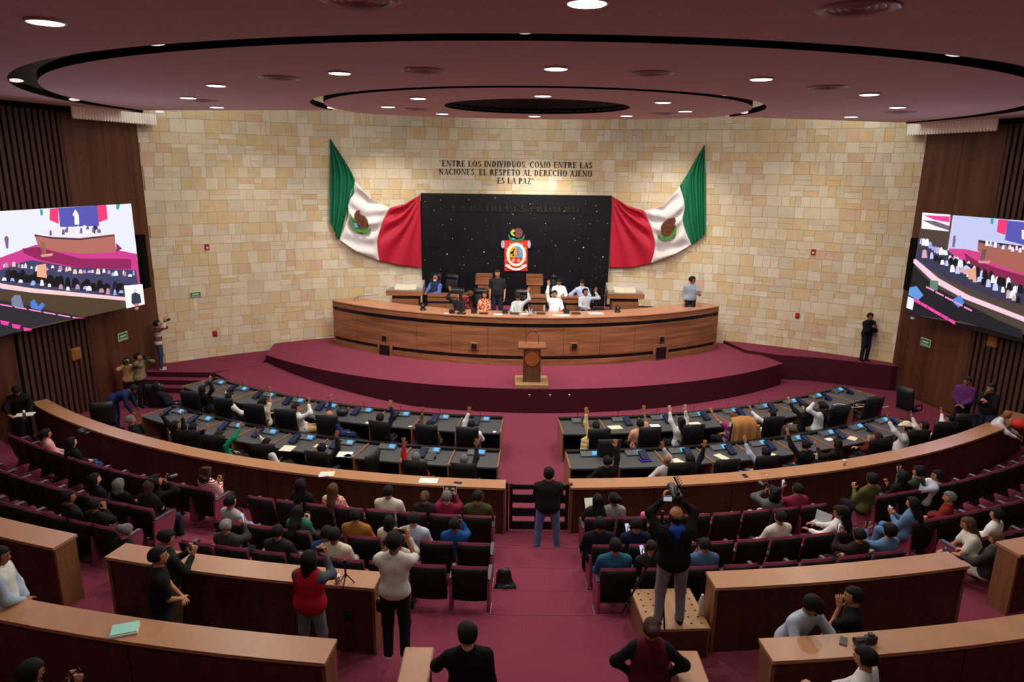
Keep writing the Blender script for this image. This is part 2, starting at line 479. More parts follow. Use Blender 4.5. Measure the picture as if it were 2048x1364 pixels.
# glowing patches that imitate light spilling onto the slot faces
c0 = None
CL = [(C1, R1 - .1, a) for a in (-92, -116, -64, -150, -172, 168, -28, 152, 31)] + [(C2, R2 - .08, a) for a in (-90, -112, -133, -68, -48, 172, 5)]
for i, (c, r, a) in enumerate(CL):
    x, y = c[0] + r * math.cos(math.radians(a)), c[1] + r * math.sin(math.radians(a))
    b = MB(); b.ell((0, 0, 0), (.13, .13, .035), 10, 6)
    o = b.build('slot_spill_patch', M('spill_glow', 'e8dccf', emit=.9))
    o.location = (x, y, CEIL + .05)
    tag(o, 'patch of painted light spill in the %s black ceiling slot, %s' % ('large' if c is C1 else 'small', ['near the top centre', 'left of the top centre', 'right of the top centre', 'at the left bend', 'at the far left tip', 'behind the far left tip', 'at the upper right', 'running to the left wall', 'running to the right wall',
        'at its centre', 'left of its centre', 'at its left shoulder', 'right of its centre', 'at its right shoulder', 'at its left tip', 'at its right tip'][i]), 'light patch', 'light spill patches in the ceiling slots')
# ---------------------------------------------------------------- stage, ramp, side platforms
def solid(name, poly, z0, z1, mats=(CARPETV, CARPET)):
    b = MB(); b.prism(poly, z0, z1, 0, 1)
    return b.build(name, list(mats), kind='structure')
ST = .77
poly = [P(13.88, a) for a in np.linspace(-41.5, 40.2, 40)]
poly = [(p.x, p.y) for p in poly] + [(8.9, 25.0)] + [(W(t, 0).x, W(t, 0).y) for t in np.linspace(24, -24, 24)] + [(-8.9, 25.3)]
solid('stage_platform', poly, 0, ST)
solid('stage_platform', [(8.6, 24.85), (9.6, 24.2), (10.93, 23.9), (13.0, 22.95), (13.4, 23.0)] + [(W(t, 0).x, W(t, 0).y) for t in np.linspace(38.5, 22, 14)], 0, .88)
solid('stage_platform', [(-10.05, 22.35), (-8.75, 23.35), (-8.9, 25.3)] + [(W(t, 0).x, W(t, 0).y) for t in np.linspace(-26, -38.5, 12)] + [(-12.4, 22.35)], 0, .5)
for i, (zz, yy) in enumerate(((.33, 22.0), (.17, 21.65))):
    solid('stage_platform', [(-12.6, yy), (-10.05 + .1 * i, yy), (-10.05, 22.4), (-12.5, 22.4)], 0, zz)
b = MB(); n = 26; vs = []
for i in range(n + 1):
    a = -41.5 + (26.5) * i / n; h = .5 * (1 - i / n)
    ro = 15.75
    for r, z in ((13.8, 0), (13.8, h), (ro, h), (ro, 0)):
        p = P(r, a); vs.append((p.x, p.y, z))
for i in range(n):
    k = i * 4
    b.add(vs, [(k + 1, k + 2, k + 6, k + 5)], 1); b.add(vs, [(k + 2, k + 3, k + 7, k + 6)], 0)
b.v = b.v
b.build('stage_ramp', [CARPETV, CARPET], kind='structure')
# carpeted rise beside the left end of the dais, up along the wall
b = MB(); A = [(-9.2, 24.9), (-8.9, 25.2), (-9.3, 24.0)]
F1, F2 = 1.75, 2.01
poly = [P(10.6, a) for a in np.linspace(-36, 36, 24)]
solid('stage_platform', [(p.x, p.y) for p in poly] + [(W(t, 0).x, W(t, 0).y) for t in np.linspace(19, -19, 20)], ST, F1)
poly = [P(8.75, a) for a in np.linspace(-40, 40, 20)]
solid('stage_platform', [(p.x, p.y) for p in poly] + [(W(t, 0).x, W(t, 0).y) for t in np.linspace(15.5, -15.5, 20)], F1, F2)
# three small spotlights/studs on the riser of the stage
for i, (px, py) in enumerate(((1059, 793), (1100, 793), (1139, 792))):
    r, a = polar(aty(px, py, 20.2)); p = P(13.9, a, .57)
    b = MB(); b.ell((0, 0, 0), (.045, .02, .045), 8, 6); o = b.build('riser_stud', STEEL); o.location = p
    tag(o, 'small metal stud on the dark stage riser, %s of three' % ('leftmost', 'middle one', 'rightmost')[i], 'stud', 'studs on the stage riser')
# ================================================================ DAIS COUNTER
BASEH = F1
def rr_z(px, py, r=11.35):                     # height on the vertical cylinder r seen at a pixel
    d = ray(px, py); ox, oy = -CX, -CY
    A = d[0] ** 2 + d[1] ** 2; B = d[0] * ox + d[1] * oy; Cc = ox * ox + oy * oy - r * r
    g = (-B - math.sqrt(max(0, B * B - A * Cc))) / A
    return Vector((d[0] * g, d[1] * g, CAMZ + d[2] * g))
t = thing('dais_counter', 'long curved wooden presidium counter with two black bands', 'counter', P(11.3, 0, ST))
off = P(11.3, 0, ST)
A0, A1 = -39.0, 38.3
z_top = 2.45
NP = 12
for i in range(NP):                             # front in veneered panels with fine joints
    a0 = A0 + (A1 - A0) * i / NP + .03; a1 = A0 + (A1 - A0) * (i + 1) / NP - .03
    b = MB(); b.arc(11.2, 11.35, a0, a1, ST + .34, z_top - .36, mi=0); b.build('front_panel', WOODC, t, off)
b = MB(); b.arc(11.2, 11.3, A0, A1, z_top - .36, z_top - .22); b.build('upper_black_band', BLACKP, t, off)
b = MB(); b.arc(11.2, 11.3, A0, A1, ST + .21, ST + .34); b.build('lower_black_band', BLACKP, t, off)
b = MB(); b.arc(11.2, 11.35, A0, A1, ST, ST + .21); b.build('plinth', WOODC, t, off)
b = MB(); b.arc(11.2, 11.37, A0, A1, z_top - .22, z_top - .02); b.build('front_fascia', WOODC, t, off)
b = MB(); b.arc(10.35, 11.39, A0 - .1, A1 + .1, z_top - .03, z_top); b.build('countertop', M('wood_counter_top', 'b98263', .35, .4, tex='noise', sc=(2, 2, 2), amp=.15), t, off)
for a in (A0, A1):
    b = MB(); b.arc(10.4, 11.36, a - .12, a + .12, ST, z_top - .03); b.build('end_panel', WOODC, t, off)
def counter_vent(px, py, wdt, lbl):
    p = rr_z(px, py); r, a = polar(p)
    v = thing('counter_vent', lbl, 'vent', (p.x, p.y, p.z), math.radians(a), 'framed black grilles in the counter front')
    b = MB(); b.box((0, -.03, 0), (wdt * 1.5, .05, wdt * 1.5), bev=.01); b.build('frame', WOODC, v)
    b = MB(); b.box((0, -.062, 0), (wdt, .02, wdt)); b.build('grille', BLACKP, v)
for a in [(770, 676, .17, 'small square grille above the left large grille of the counter'), (949, 692, .17, 'small square grille in the counter, left of the lectern'), (1148, 692, .17, 'small square grille in the counter, right of the lectern'),
          (1322, 678, .17, 'small square grille above the right large grille of the counter'), (771, 701, .42, 'large square grille low at the left of the counter'), (1320, 705, .42, 'large square grille low at the right of the counter')]:
    counter_vent(*a)
# lectern on its plinth
t = thing('lectern', 'tall wooden lectern with round seal and two gooseneck microphones', 'lectern', (.62, 20.72, ST))
b = MB(); b.box((0, .05, .06), (1.02, 1.0, .12), bev=.01); b.build('plinth', M('pale_wood', 'b08a5c', .5, .3, tex='noise', sc=(1, 9, 3), amp=.3), t)
DW = M('lectern_wood', '6b4630', .5, .3, tex='noise', sc=(8, 8, .8), amp=.35)
b = MB(); b.box((-.0, -.02, .66), (.5, .34, 1.1)); b.build('column', DW, t)
for sx in (-1, 1):
    b = MB(); b.box((sx * .255, .0, .66), (.03, .44, 1.1)); b.build('side_panel', DW, t)
b = MB(); b.box((0, .02, 1.235), (.84, .5, .05), rot=Matrix.Rotation(.16, 3, 'X')); b.build('reading_top', WOODC, t)
b = MB(); vs = [(0, 0, 0)] + [(.22 * math.cos(k * PI / 16), 0, .22 * math.sin(k * PI / 16)) for k in range(32)]
vs2 = [(x, -.03, z) for x, y, z in vs]
b.add(vs2 + vs, [(0, 1 + (k + 1) % 32, 1 + k) for k in range(32)][::1] + [(1 + k, 1 + (k + 1) % 32, 34 + (k + 1) % 32, 34 + k) for k in range(32)])
b.v = [(x, y - .19, z + .86) for x, y, z in b.v]
b.build('round_seal', M('copper_seal', 'a4562a', .45, .4, tex='noise', sc=(14, 14, 14), amp=.35), t)
for sx in (-1, 1):
    b = MB(); b.tube([(sx * .19, .05, 1.26), (sx * .2, .06, 1.42), (sx * .15, .03, 1.6), (sx * .08, -.03, 1.68)], .008, 6)
    b.ell((sx * .07, -.04, 1.69), (.022, .022, .022), 8, 6); b.build('gooseneck_microphone', BLACKP, t)
o = MB(); o.box((0, 0, .004), (.2, .1, .008)); p = at(1071, 776, ST); o = o.build('paper_note', WHITEP); o.location = (p.x, p.y, ST + .003)
tag(o, 'small white card on the stage carpet in front of the lectern', 'paper')

# ================================================================ BLACK PANEL, CREST AND INSCRIPTIONS
PY = 27.25
pl, pr_, pt = aty(841, 388, PY), aty(1224, 388, PY), 6.28
t = thing('backdrop_panel', 'black stone wall panel with white speckles behind the presidium', 'panel', ((pl.x + pr_.x) / 2, PY, 4.1))
BS = M('black_stone', '14161a', .35, .35, tex='noise', sc=(1.2, 1.2, 1.2), amp=.4)
xs = np.linspace(pl.x, pr_.x, 4)
for i in range(3):
    for z0, z1 in ((F1, 4.2), (4.205, pt)):
        b = MB(); b.box(((xs[i] + xs[i + 1]) / 2, PY + .08, (z0 + z1) / 2), (xs[i + 1] - xs[i] - .006, .16, z1 - z0)); b.build('stone_slab', BS, t, ((pl.x + pr_.x) / 2, PY, 4.1))
b = MB()
star = [(868, 421), (881, 400), (937, 400), (902, 439), (885, 450), (930, 458), (905, 477), (894, 508), (968, 504), (850, 403), (990, 396), (1148, 437), (1194, 423), (1192, 411), (1128, 422), (1020, 447), (1091, 447), (1150, 481), (1206, 514), (1158, 517), (1167, 495), (1111, 491), (1026, 429), (944, 478), (976, 527), (850, 520), (1180, 448), (1215, 447), (1070, 532), (928, 530), (1085, 424), (1060, 408)]
for i, (x, y) in enumerate(star + [(random.uniform(848, 1216), random.uniform(396, 560)) for _ in range(60)]):
    p = aty(x, y, PY - .005); s = .028 if i in (7, 8, 18, 20) else (.016 if i < len(star) else .009)
    b.ell((p.x, PY - .002, p.z), (s, .008, s), 6, 4)
b.build('star_specks', M('star_glint', 'dfe8ee', .4), t, ((pl.x + pr_.x) / 2, PY, 4.1), kind='stuff')

# serif capitals made of strokes; each glyph: list of (kind, ...) in a unit box of height 1
def glyph_polys(ch):
    T, t_ = .23, .09                                  # thick and thin strokes
    out = []
    def R(x0, y0, x1, y1): out.append([(x0, y0), (x1, y0), (x1, y1), (x0, y1)])
    def L(x0, y0, x1, y1, w_): out.append([(x0 - w_ / 2, y0), (x0 + w_ / 2, y0), (x1 + w_ / 2, y1), (x1 - w_ / 2, y1)])
    def serif(x, y, w_=.3): R(x - w_ / 2, y if y < .5 else y - .05, x + w_ / 2, y + .05 if y < .5 else y)
    def arc(cx, cy, rx, ry, a0, a1, tk=T, tn=t_, n=12):
        for i in range(n):
            q = []
            for a in (a0 + (a1 - a0) * i / n, a0 + (a1 - a0) * (i + 1) / n):
                ar = math.radians(a); th = tn + (tk - tn) * abs(math.cos(ar))
                q.append(((cx + rx * math.cos(ar), cy + ry * math.sin(ar)), (cx + (rx - th) * math.cos(ar), cy + (ry - th * .6) * math.sin(ar))))
            out.append([q[0][0], q[1][0], q[1][1], q[0][1]])
    W_ = .75
    def stem(x, s0=True, s1=True, w_=T):
        R(x - w_ / 2, 0, x + w_ / 2, 1)
        if s0: serif(x, 0)
        if s1: serif(x, 1)
    if ch == 'I': stem(.2); W_ = .4
    elif ch == 'L': stem(.2); R(.2, 0, .68, .06); R(.63, 0, .69, .26); W_ = .72
    elif ch == 'E': stem(.2); R(.2, 0, .66, .06); R(.2, .94, .64, 1); R(.2, .48, .5, .53); R(.62, 0, .67, .24); R(.59, .78, .64, 1); R(.46, .38, .5, .63); W_ = .74
    elif ch == 'T': stem(.38, True, False); R(.04, .94, .72, 1); R(.04, .76, .09, 1); R(.67, .76, .72, 1); W_ = .76
    elif ch == 'N': stem(.16, True, True, .07); stem(.74, False, True, .07); L(.74, 0, .16, 1, .19); W_ = .9
    elif ch == 'M': stem(.15, True, True, .07); stem(.9, True, True, .17); L(.5, 0, .17, 1, .18); L(.5, 0, .88, 1, .07); W_ = 1.06
    elif ch == 'V': L(.4, 0, .12, 1, .18); L(.4, 0, .68, 1, .07); serif(.12, 1); serif(.68, 1, .24); W_ = .8
    elif ch == 'A': L(.12, 0, .4, 1, .07); L(.68, 0, .4, 1, .18); R(.2, .3, .6, .36); serif(.12, 0, .24); serif(.68, 0); W_ = .8
    elif ch == 'D': stem(.2); arc(.3, .5, .45, .5, -90, 90); R(.2, 0, .34, .06); R(.2, .94, .34, 1); W_ = .84
    elif ch == 'P': stem(.2); arc(.34, .735, .3, .265, -90, 90, n=10); R(.2, .94, .36, 1); R(.2, .47, .36, .52); W_ = .7
    elif ch == 'R': stem(.2); arc(.34, .735, .29, .265, -90, 90, n=10); R(.2, .94, .36, 1); R(.2, .47, .36, .52); L(.72, 0, .42, .5, .17); serif(.74, 0, .2); W_ = .82
    elif ch == 'O': arc(.43, .5, .39, .51, 0, 360, n=22); W_ = .88
    elif ch == 'C': arc(.45, .5, .41, .51, 42, 318, n=18); R(.7, .66, .74, .95); W_ = .82
    elif ch == 'S': arc(.32, .735, .25, .265, 35, 265, n=10); arc(.32, .26, .27, .26, 95, -145, n=10); R(.5, .72, .54, .97); R(.07, .03, .11, .3); W_ = .64
    elif ch == 'U': R(.12, .3, .28, 1); serif(.2, 1); R(.64, .3, .71, 1); serif(.67, 1, .24); arc(.415, .32, .3, .33, 180, 360, n=10); W_ = .84
    elif ch == 'J': R(.26, .2, .42, 1); serif(.34, 1); arc(.2, .2, .22, .24, 200, 360, n=8); W_ = .54
    elif ch == 'H': stem(.18); stem(.7); R(.18, .47, .7, .53); W_ = .9
    elif ch == 'Z': R(.06, .94, .64, 1); R(.06, 0, .68, .06); L(.16, 0, .54, 1, .19); R(.64, 0, .69, .24); R(.05, .78, .1, 1); W_ = .74
    elif ch == ',': arc(.12, .05, .08, .08, 0, 360, .08, .08, 8); L(.06, -.18, .16, .05, .06); W_ = .3
    elif ch in '“”':
        s = 1 if ch == '”' else -1
        for k in (0, .2): arc(.12 + k, .85, .07, .07, 0, 360, .07, .07, 8); L(.12 + k - .05 * s, .85 - .17 * s, .12 + k + .03 * s, .85, .05)
        W_ = .46
    else: W_ = .38
    return out, W_
def inscription(lines, H, cx, ztop, y, mat, parent, poff, gap=.38, width=None):
    for li, (line, tw) in enumerate(lines):
        gs = [(c,) + glyph_polys(c) for c in line]
        tot = sum(g[2] + .04 for g in gs); kx = tw / tot
        x = cx - tw / 2; zb = ztop - H - li * (H + gap * H)
        for c, polys, w_ in gs:
            if polys:
                b = MB()
                for pq in polys:
                    n = len(pq)
                    yy = [(y if y < 27.5 else WY + math.sqrt(WR ** 2 - (x + p[0] * kx - WX) ** 2) + .005) for p in pq]
                    vs = [(x + p[0] * kx, q_, zb + p[1] * H) for p, q_ in zip(pq, yy)] + [(x + p[0] * kx, q_ - .03, zb + p[1] * H) for p, q_ in zip(pq, yy)]
                    b.add(vs, [tuple(range(n, 2 * n))] + [(i, (i + 1) % n, n + (i + 1) % n, n + i) for i in range(n)])
                b.build('letter', mat, parent, poff)
            x += (w_ + .04) * kx
ty = 27.68
q0, q1, q2, q3 = aty(878, 322, ty), aty(1184, 322, ty), aty(1030, 334, ty), aty(1030, 363, ty)
H = .255
t = thing('wall_inscription', 'dark serif letters of a quotation on the stone wall above the black panel', 'lettering', (.55, ty, 8))
zt = aty(1030, 322.5, ty).z
w1 = q1.x - q0.x
INK = M('letter_bronze', '33261e', .5, .4)
inscription([('“ENTRE LOS INDIVIDUOS, COMO ENTRE LAS', w1), ('NACIONES, EL RESPETO AL DERECHO AJENO', w1 + .03), ('ES LA PAZ”', w1 * .245)], .225, (q0.x + q1.x) / 2 + .02, zt, ty, INK, t, (.55, ty, 8), gap=.37)
t = thing('panel_inscription', 'faint dark raised letters near the top of the black panel', 'lettering', (.5, PY, 5.8))
q0, q1 = aty(904, 412, PY - .01), aty(1160, 412, PY - .01)
inscription([('LA PATRIA ES PRIMERO', q1.x - q0.x)], .25, (q0.x + q1.x) / 2, aty(1030, 411, PY).z, PY - .0, M('letter_dark', '3a3632', .35, .5, metal=.5), t, (.5, PY, 5.8))

# crest: flat relief shapes, positions read on the panel plane
CP = aty(1031, 500, PY)
crest = thing('state_crest', 'red shield crest with white oval ring, ribbon and small eagle on the black panel', 'emblem', (CP.x, PY - .02, CP.z))
def relief(name, pts, mat, depth0, depth1, parent=crest, src=None):
    src = src or (lambda x, y: aty(x, y, PY))
    pp = [src(x, y) for x, y in pts]
    b = MB(); n = len(pp)
    vs = [(p.x, PY - depth0, p.z) for p in pp] + [(p.x, PY - depth1, p.z) for p in pp]
    b.add(vs, [tuple(range(n, 2 * n))] + [(i, (i + 1) % n, n + (i + 1) % n, n + i) for i in range(n)])
    return b.build(name, mat, parent, (CP.x, PY - .02, CP.z))
def ellp(cx, cy, rx, ry, n=24, a0=0, a1=360): return [(cx + rx * math.cos(math.radians(a0 + (a1 - a0) * k / n)), cy + ry * math.sin(math.radians(a0 + (a1 - a0) * k / n))) for k in range(n + (a1 - a0 < 360))]
CR = lambda x, y: (960 + x / 11.367, 440 + y / 11.367)
def cr(l): return [CR(*q) for q in l]
RED = M('crest_red', 'd8392c', .5); WHT = M('crest_white', 'f2f0ea', .6); GLD = M('crest_gold', 'e8b32c', .5); BLU = M('crest_blue', '5fb0e0', .5); LAV = M('crest_lavender', 'b9b7d2', .5); GRN = M('crest_green', '2f7a55', .6); BRN = M('crest_brown', '7d4a46', .7, tex='noise', sc=(18, 18, 18), amp=.5)
relief('shield_cloth', cr([(520, 460), (1120, 460), (1100, 560), (1078, 640), (1078, 1155), (556, 1155), (556, 640), (530, 560)]), RED, 0, .05)
relief('scroll_end', cr(ellp(520, 550, 42, 88)), LAV, .0, .07); relief('scroll_end', cr(ellp(1115, 548, 38, 88)), LAV, .0, .07)
relief('oval_ring', cr(ellp(822, 780, 222, 268, 36)), WHT, .05, .075)
relief('gold_quarter', cr([(820, 580), (820, 840), (668, 840), (664, 760), (690, 670), (740, 610)]), GLD, .075, .085)
relief('blue_quarter', cr([(820, 580), (900, 600), (960, 670), (980, 760), (970, 840), (820, 840)]), BLU, .075, .085)
relief('lower_half', cr([(668, 842), (976, 842), (950, 910), (900, 960), (822, 985), (745, 960), (695, 910)]), RED, .075, .085)
relief('black_figure', cr([(760, 640), (800, 655), (770, 700), (762, 780), (800, 812), (735, 812), (750, 760), (700, 770), (690, 725), (730, 705), (750, 690)]), BLACKP, .085, .09)
relief('red_figure', cr([(835, 640), (890, 645), (880, 700), (905, 800), (826, 800), (840, 720)]), M('crest_rose', 'c96a62', .6), .085, .09)
relief('orange_sun', cr(ellp(932, 735, 22, 26, 12)), M('crest_orange', 'e08a3a', .5), .085, .092)
relief('pale_figure', cr([(760, 860), (790, 870), (780, 950), (730, 945), (725, 905)]), M('crest_skin', 'e8a78a', .6), .085, .09)
relief('pale_figure', cr([(880, 860), (905, 900), (905, 945), (855, 950), (850, 900)]), M('crest_skin', 'e8a78a', .6), .085, .09)
rib = [(575, 1010), (620, 998), (660, 1020), (740, 1080), (822, 1095), (900, 1080), (985, 1020), (1020, 1000), (1066, 1015), (1066, 1045), (1000, 1090), (900, 1135), (822, 1145), (740, 1130), (650, 1090), (575, 1045)]
relief('ribbon', cr(rib), WHT, .05, .08)
for (x, y) in ((680, 540), (965, 540), (602, 640), (1040, 640), (598, 912), (1040, 915), (680, 1015), (950, 1015)): relief('gold_star', cr(ellp(x, y, 18, 18, 8)), GLD, .05, .065)
relief('eagle_body', cr([(720, 210), (760, 200), (800, 205), (860, 182), (930, 200), (968, 250), (975, 310), (955, 370), (900, 400), (840, 405), (800, 370), (790, 330), (800, 260), (760, 250)]), BRN, 0, .06)
relief('eagle_neck', cr([(690, 268), (740, 215), (790, 225), (795, 260), (740, 290), (780, 330), (790, 365), (730, 350), (700, 310)]), M('crest_yellow', 'c9bf6a', .6), .0, .065)
relief('wreath', cr([(640, 325), (665, 320), (690, 390), (740, 425), (830, 440), (920, 425), (975, 390), (1000, 345), (1022, 350), (1010, 420), (960, 460), (900, 475), (740, 475), (670, 450), (648, 400)]), GRN, .0, .062)
relief('water', cr([(720, 400), (790, 410), (800, 440), (740, 440)]), M('crest_cyan', '4fc4cc', .5), .062, .07)

# ================================================================ FLAGS
G_ = M('flag_green', '12704a', .55, .35); W_M = M('flag_white', 'e9e4e2', .6, .3); R_ = M('flag_red', 'c01a36', .55, .35)
def bez(pts, t):
    n = len(pts) - 1; x = t * n; i = min(int(x), n - 1); f = x - i
    p0 = pts[max(i - 1, 0)]; p1 = pts[i]; p2 = pts[i + 1]; p3 = pts[min(i + 2, n)]
    r = []
    for k in range(2):
        r.append(.5 * (2 * p1[k] + (p2[k] - p0[k]) * f + (2 * p0[k] - 5 * p1[k] + 4 * p2[k] - p3[k]) * f * f + (3 * p1[k] - p0[k] - 3 * p2[k] + p3[k]) * f ** 3))
    return r
def flag(label, bands, anchor, emblem, seed):
    # bands: list of (top curve, bottom curve, left side, right side, mat, name) in pixels
    o = thing('draped_flag', label, 'flag', (anchor[0], 26.6, anchor[1]), group='draped flags on the stone wall')
    rs = random.Random(seed)
    wb = None
    for (cols, mat, name, fold) in bands:
        # cols: list of polylines across; each polyline runs from the top edge to the bottom edge
        NU, NV = 28, 46
        b = MB(); vs = []
        for i in range(NU + 1):
            u = i / NU; x = u * (len(cols) - 1)
            for j in range(NV + 1):
                v = j / NV
                k = min(int(x), len(cols) - 2); f = x - k
                a = bez(cols[k], v); c = bez(cols[k + 1], v)
                px, py = a[0] * (1 - f) + c[0] * f, a[1] * (1 - f) + c[1] * f
                dep = .1 + (fold(u, v) - .1) * min(1, 7 * u, 7 * (1 - u))
                # on the wall arc
                d = ray(px, py); g = 26.4 / d[1]
                for _ in range(3):
                    X = d[0] * g; Y = WY + math.sqrt(WR ** 2 - (X - WX) ** 2) - .12 - dep
                    g = Y / d[1]
                vs.append((d[0] * g, d[1] * g, CAMZ + d[2] * g))
        q = NV + 1
        fs = [(i * q + j, (i + 1) * q + j, (i + 1) * q + j + 1, i * q + j + 1) for i in range(NU) for j in range(NV)]
        b.add(vs, fs, 0, True)
        ob = b.build(name, mat, o, (anchor[0], 26.6, anchor[1]))
        md = ob.modifiers.new('thickness', 'SOLIDIFY'); md.thickness = .012; md.offset = 0
        if name == 'white_band': wb = ob
    for (pts, mat, nm) in emblem:
        pp = []
        for (px, py) in pts:
            d = ray(px, py); g = 26.4 / d[1]
            for _ in range(3):
                X = d[0] * g; Y = WY + math.sqrt(WR ** 2 - (X - WX) ** 2) - .46
                g = Y / d[1]
            pp.append(Vector((d[0] * g, d[1] * g, CAMZ + d[2] * g)))
        n = len(pp); b = MB()
        b.add([tuple(p) for p in pp] + [(p.x, p.y + .2, p.z) for p in pp], [tuple(range(n))] + [(i, n + i, n + (i + 1) % n, (i + 1) % n) for i in range(n)])
        b.build(nm, mat, wb, (anchor[0], 26.6, anchor[1]))
    return o
def fgreen(u, v): return .11 * (1 + math.sin((u * 4.2 + .25) * 2 * PI)) * min(1, v * 3 + .1) * (1 - .3 * v)
def fwhite(s=1):
    def f(u, v):
        w_ = v * 6.2 + (u if s > 0 else 1 - u) * 1.4
        return .09 * (1 + math.sin(w_ * 2 * PI * .62)) + .08 * (1 + math.sin((v * 2.1 + u * .8) * 2 * PI)) * .7
    return f
def fred(s=1):
    def f(u, v):
        uu = u if s > 0 else 1 - u
        amp = (1 - uu) * .8 + .15
        return .12 * (.35 + .65 * (1 - v)) * (1 + math.sin(math.atan2(v * 1.25, 1.06 - uu) / (PI / 2) * 4.4 * 2 * PI)) * min(1, .25 + 1.3 * (1 - uu)) + .03
    return f
def Z4(o, k, pts): return [(o[0] + x / k, o[1] + y / k) for x, y in pts]
ZL = lambda *p: Z4((640, 260), 4.547, p)
ZR = lambda *p: Z4((1000, 260), 4.547, p)
Lb = [([ZL((90, 80), (92, 300), (90, 560), (90, 830)), ZL((95, 82), (150, 380), (150, 640), (135, 925)), ZL((100, 85), (240, 360), (235, 660), (150, 985)), ZL((92, 82), (318, 462), (255, 690), (178, 998))], G_, 'green_band', fgreen),
      ([ZL((318, 462), (262, 640), (250, 800), (178, 998)), ZL((450, 620), (400, 800), (370, 930), (330, 1105)), ZL((638, 708), (575, 830), (522, 1010), (540, 1190))], W_M, 'white_band', fwhite(1)),
      ([ZL((638, 708), (575, 830), (522, 1010), (540, 1190)), ZL((770, 675), (740, 850), (720, 1040), (735, 1230)), ZL((910, 590), (915, 800), (918, 1020), (922, 1252))], R_, 'red_band', fred(1))]
brown = M('eagle_brown', '6b3d20', .7, tex='noise', sc=(12, 12, 12), amp=.5); leaf = M('eagle_green', '4f8f3c', .6); lblue = M('eagle_blue', '6aa8cf', .6)
EL = [(ZL((312, 770), (330, 735), (350, 730), (352, 765), (400, 790), (432, 835), (438, 870), (425, 893), (390, 885), (345, 850), (318, 815)), brown, 'eagle'),
      (ZL((270, 765), (290, 800), (300, 850), (330, 900), (390, 915), (455, 900), (452, 925), (400, 950), (380, 930), (330, 930), (295, 880), (272, 830)), leaf, 'wreath'),
      (ZL((305, 845), (335, 850), (345, 890), (320, 885)), lblue, 'water')]
p = aty(750, 420, 26.8)
flag('large draped green white red flag on the stone wall left of the black panel', Lb, (p.x, p.z), EL, 1)
Rb = [([ZR((1018, 600), (1010, 800), (1003, 1030), (1000, 1252)), ZR((1160, 690), (1190, 850), (1200, 1040), (1190, 1250)), ZR((1308, 735), (1370, 880), (1408, 1050), (1372, 1212))], R_, 'red_band', fred(-1)),
      ([ZR((1308, 735), (1370, 880), (1408, 1050), (1372, 1212)), ZR((1490, 690), (1530, 850), (1570, 980), (1590, 1130)), ZR((1635, 510), (1680, 680), (1665, 840), (1740, 1042))], W_M, 'white_band', fwhite(-1)),
      ([ZR((1635, 510), (1680, 680), (1665, 840), (1740, 1042)), ZR((1855, 140), (1750, 400), (1760, 700), (1790, 1015)), ZR((1860, 135), (1830, 380), (1830, 660), (1835, 980)), ZR((1862, 130), (1866, 400), (1868, 650), (1868, 935))], G_, 'green_band', fgreen)]
ER = [(ZR((1465, 895), (1490, 850), (1540, 805), (1590, 798), (1600, 830), (1570, 880), (1600, 870), (1590, 900), (1560, 950), (1510, 975), (1475, 945)), brown, 'eagle'),
      (ZR((1440, 955), (1460, 960), (1490, 985), (1545, 960), (1590, 890), (1610, 885), (1598, 940), (1550, 990), (1500, 1010), (1450, 990)), leaf, 'wreath'),
      (ZR((1505, 958), (1535, 955), (1530, 985), (1508, 985)), lblue, 'water')]
p = aty(1310, 420, 26.8)
flag('large draped green white red flag on the stone wall right of the black panel', Rb, (p.x, p.z), ER, 2)

# ================================================================ SCREENS
def screen(label, dist, px_pts, sgn, layers, nearw):
    far = Vector(ray(*px_pts[0])); far *= dist / far.y; far.z += CAMZ
    bot = Vector(ray(*px_pts[1])); bot *= dist / bot.y; bot.z += CAMZ
    d = Vector((sgn * .29, -.957, 0)).normalized()
    nrm = Vector((-sgn * .957, -.29, 0)).normalized()
    p0 = far; zt, zb = far.z, bot.z
    o = thing('video_screen', label, 'screen', (p0.x, p0.y, zb), group='large video screens')
    off_ = (p0.x, p0.y, zb)
    b = MB(); rz = math.atan2(d.y, d.x)
    c = p0 + d * (nearw / 2) - nrm * .07; c.z = (zt + zb) / 2
    b.box(c, (nearw, .12, zt - zb), rz); b.build('cabinet', BLACKP, o, off_)
    for fz in (zt - .4, zb + .4):
        c = p0 + d * (nearw / 2) - nrm * .5; c.z = fz
        b = MB(); b.box(c, (nearw * .9, .8, .08), rz); b.build('bracket', BLACKP, o, off_)
    lv = 0
    pic = None
    mats = []; idx = {}
    b = MB()
    for (pts, col) in layers:
        lv += 1
        if col not in idx:
            idx[col] = len(mats); mats.append(M('screen_' + col, col, emit=1.0))
        pp = []
        for q in pts:
            v = atplane(q[0], q[1], p0, nrm)
            s = (v - p0).dot(d); s = min(max(s, 0), nearw); zz = min(max(v.z, zb), zt)
            w_ = p0 + d * s + nrm * (.0006 * lv); pp.append((w_.x, w_.y, zz))
        n = len(pp)
        b.add(pp, [tuple(range(n))], idx[col])
    b.build('picture', mats, o, off_)
    return o
def blobs(x0, y0, x1, y1, n, cols, seed, w_=(4, 9), h_=(5, 12)):
    r = random.Random(seed); out = []
    for i in range(n):
        t = (i + r.random()) / n; x = x0 + (x1 - x0) * t; y = y0 + (y1 - y0) * t + r.uniform(-4, 4)
        a, c = r.uniform(*w_), r.uniform(*h_)
        out.append(([(x - a / 2, y + c / 2), (x - a / 3, y - c / 3), (x, y - c / 2), (x + a / 3, y - c / 3), (x + a / 2, y + c / 2)], r.choice(cols)))
    return out
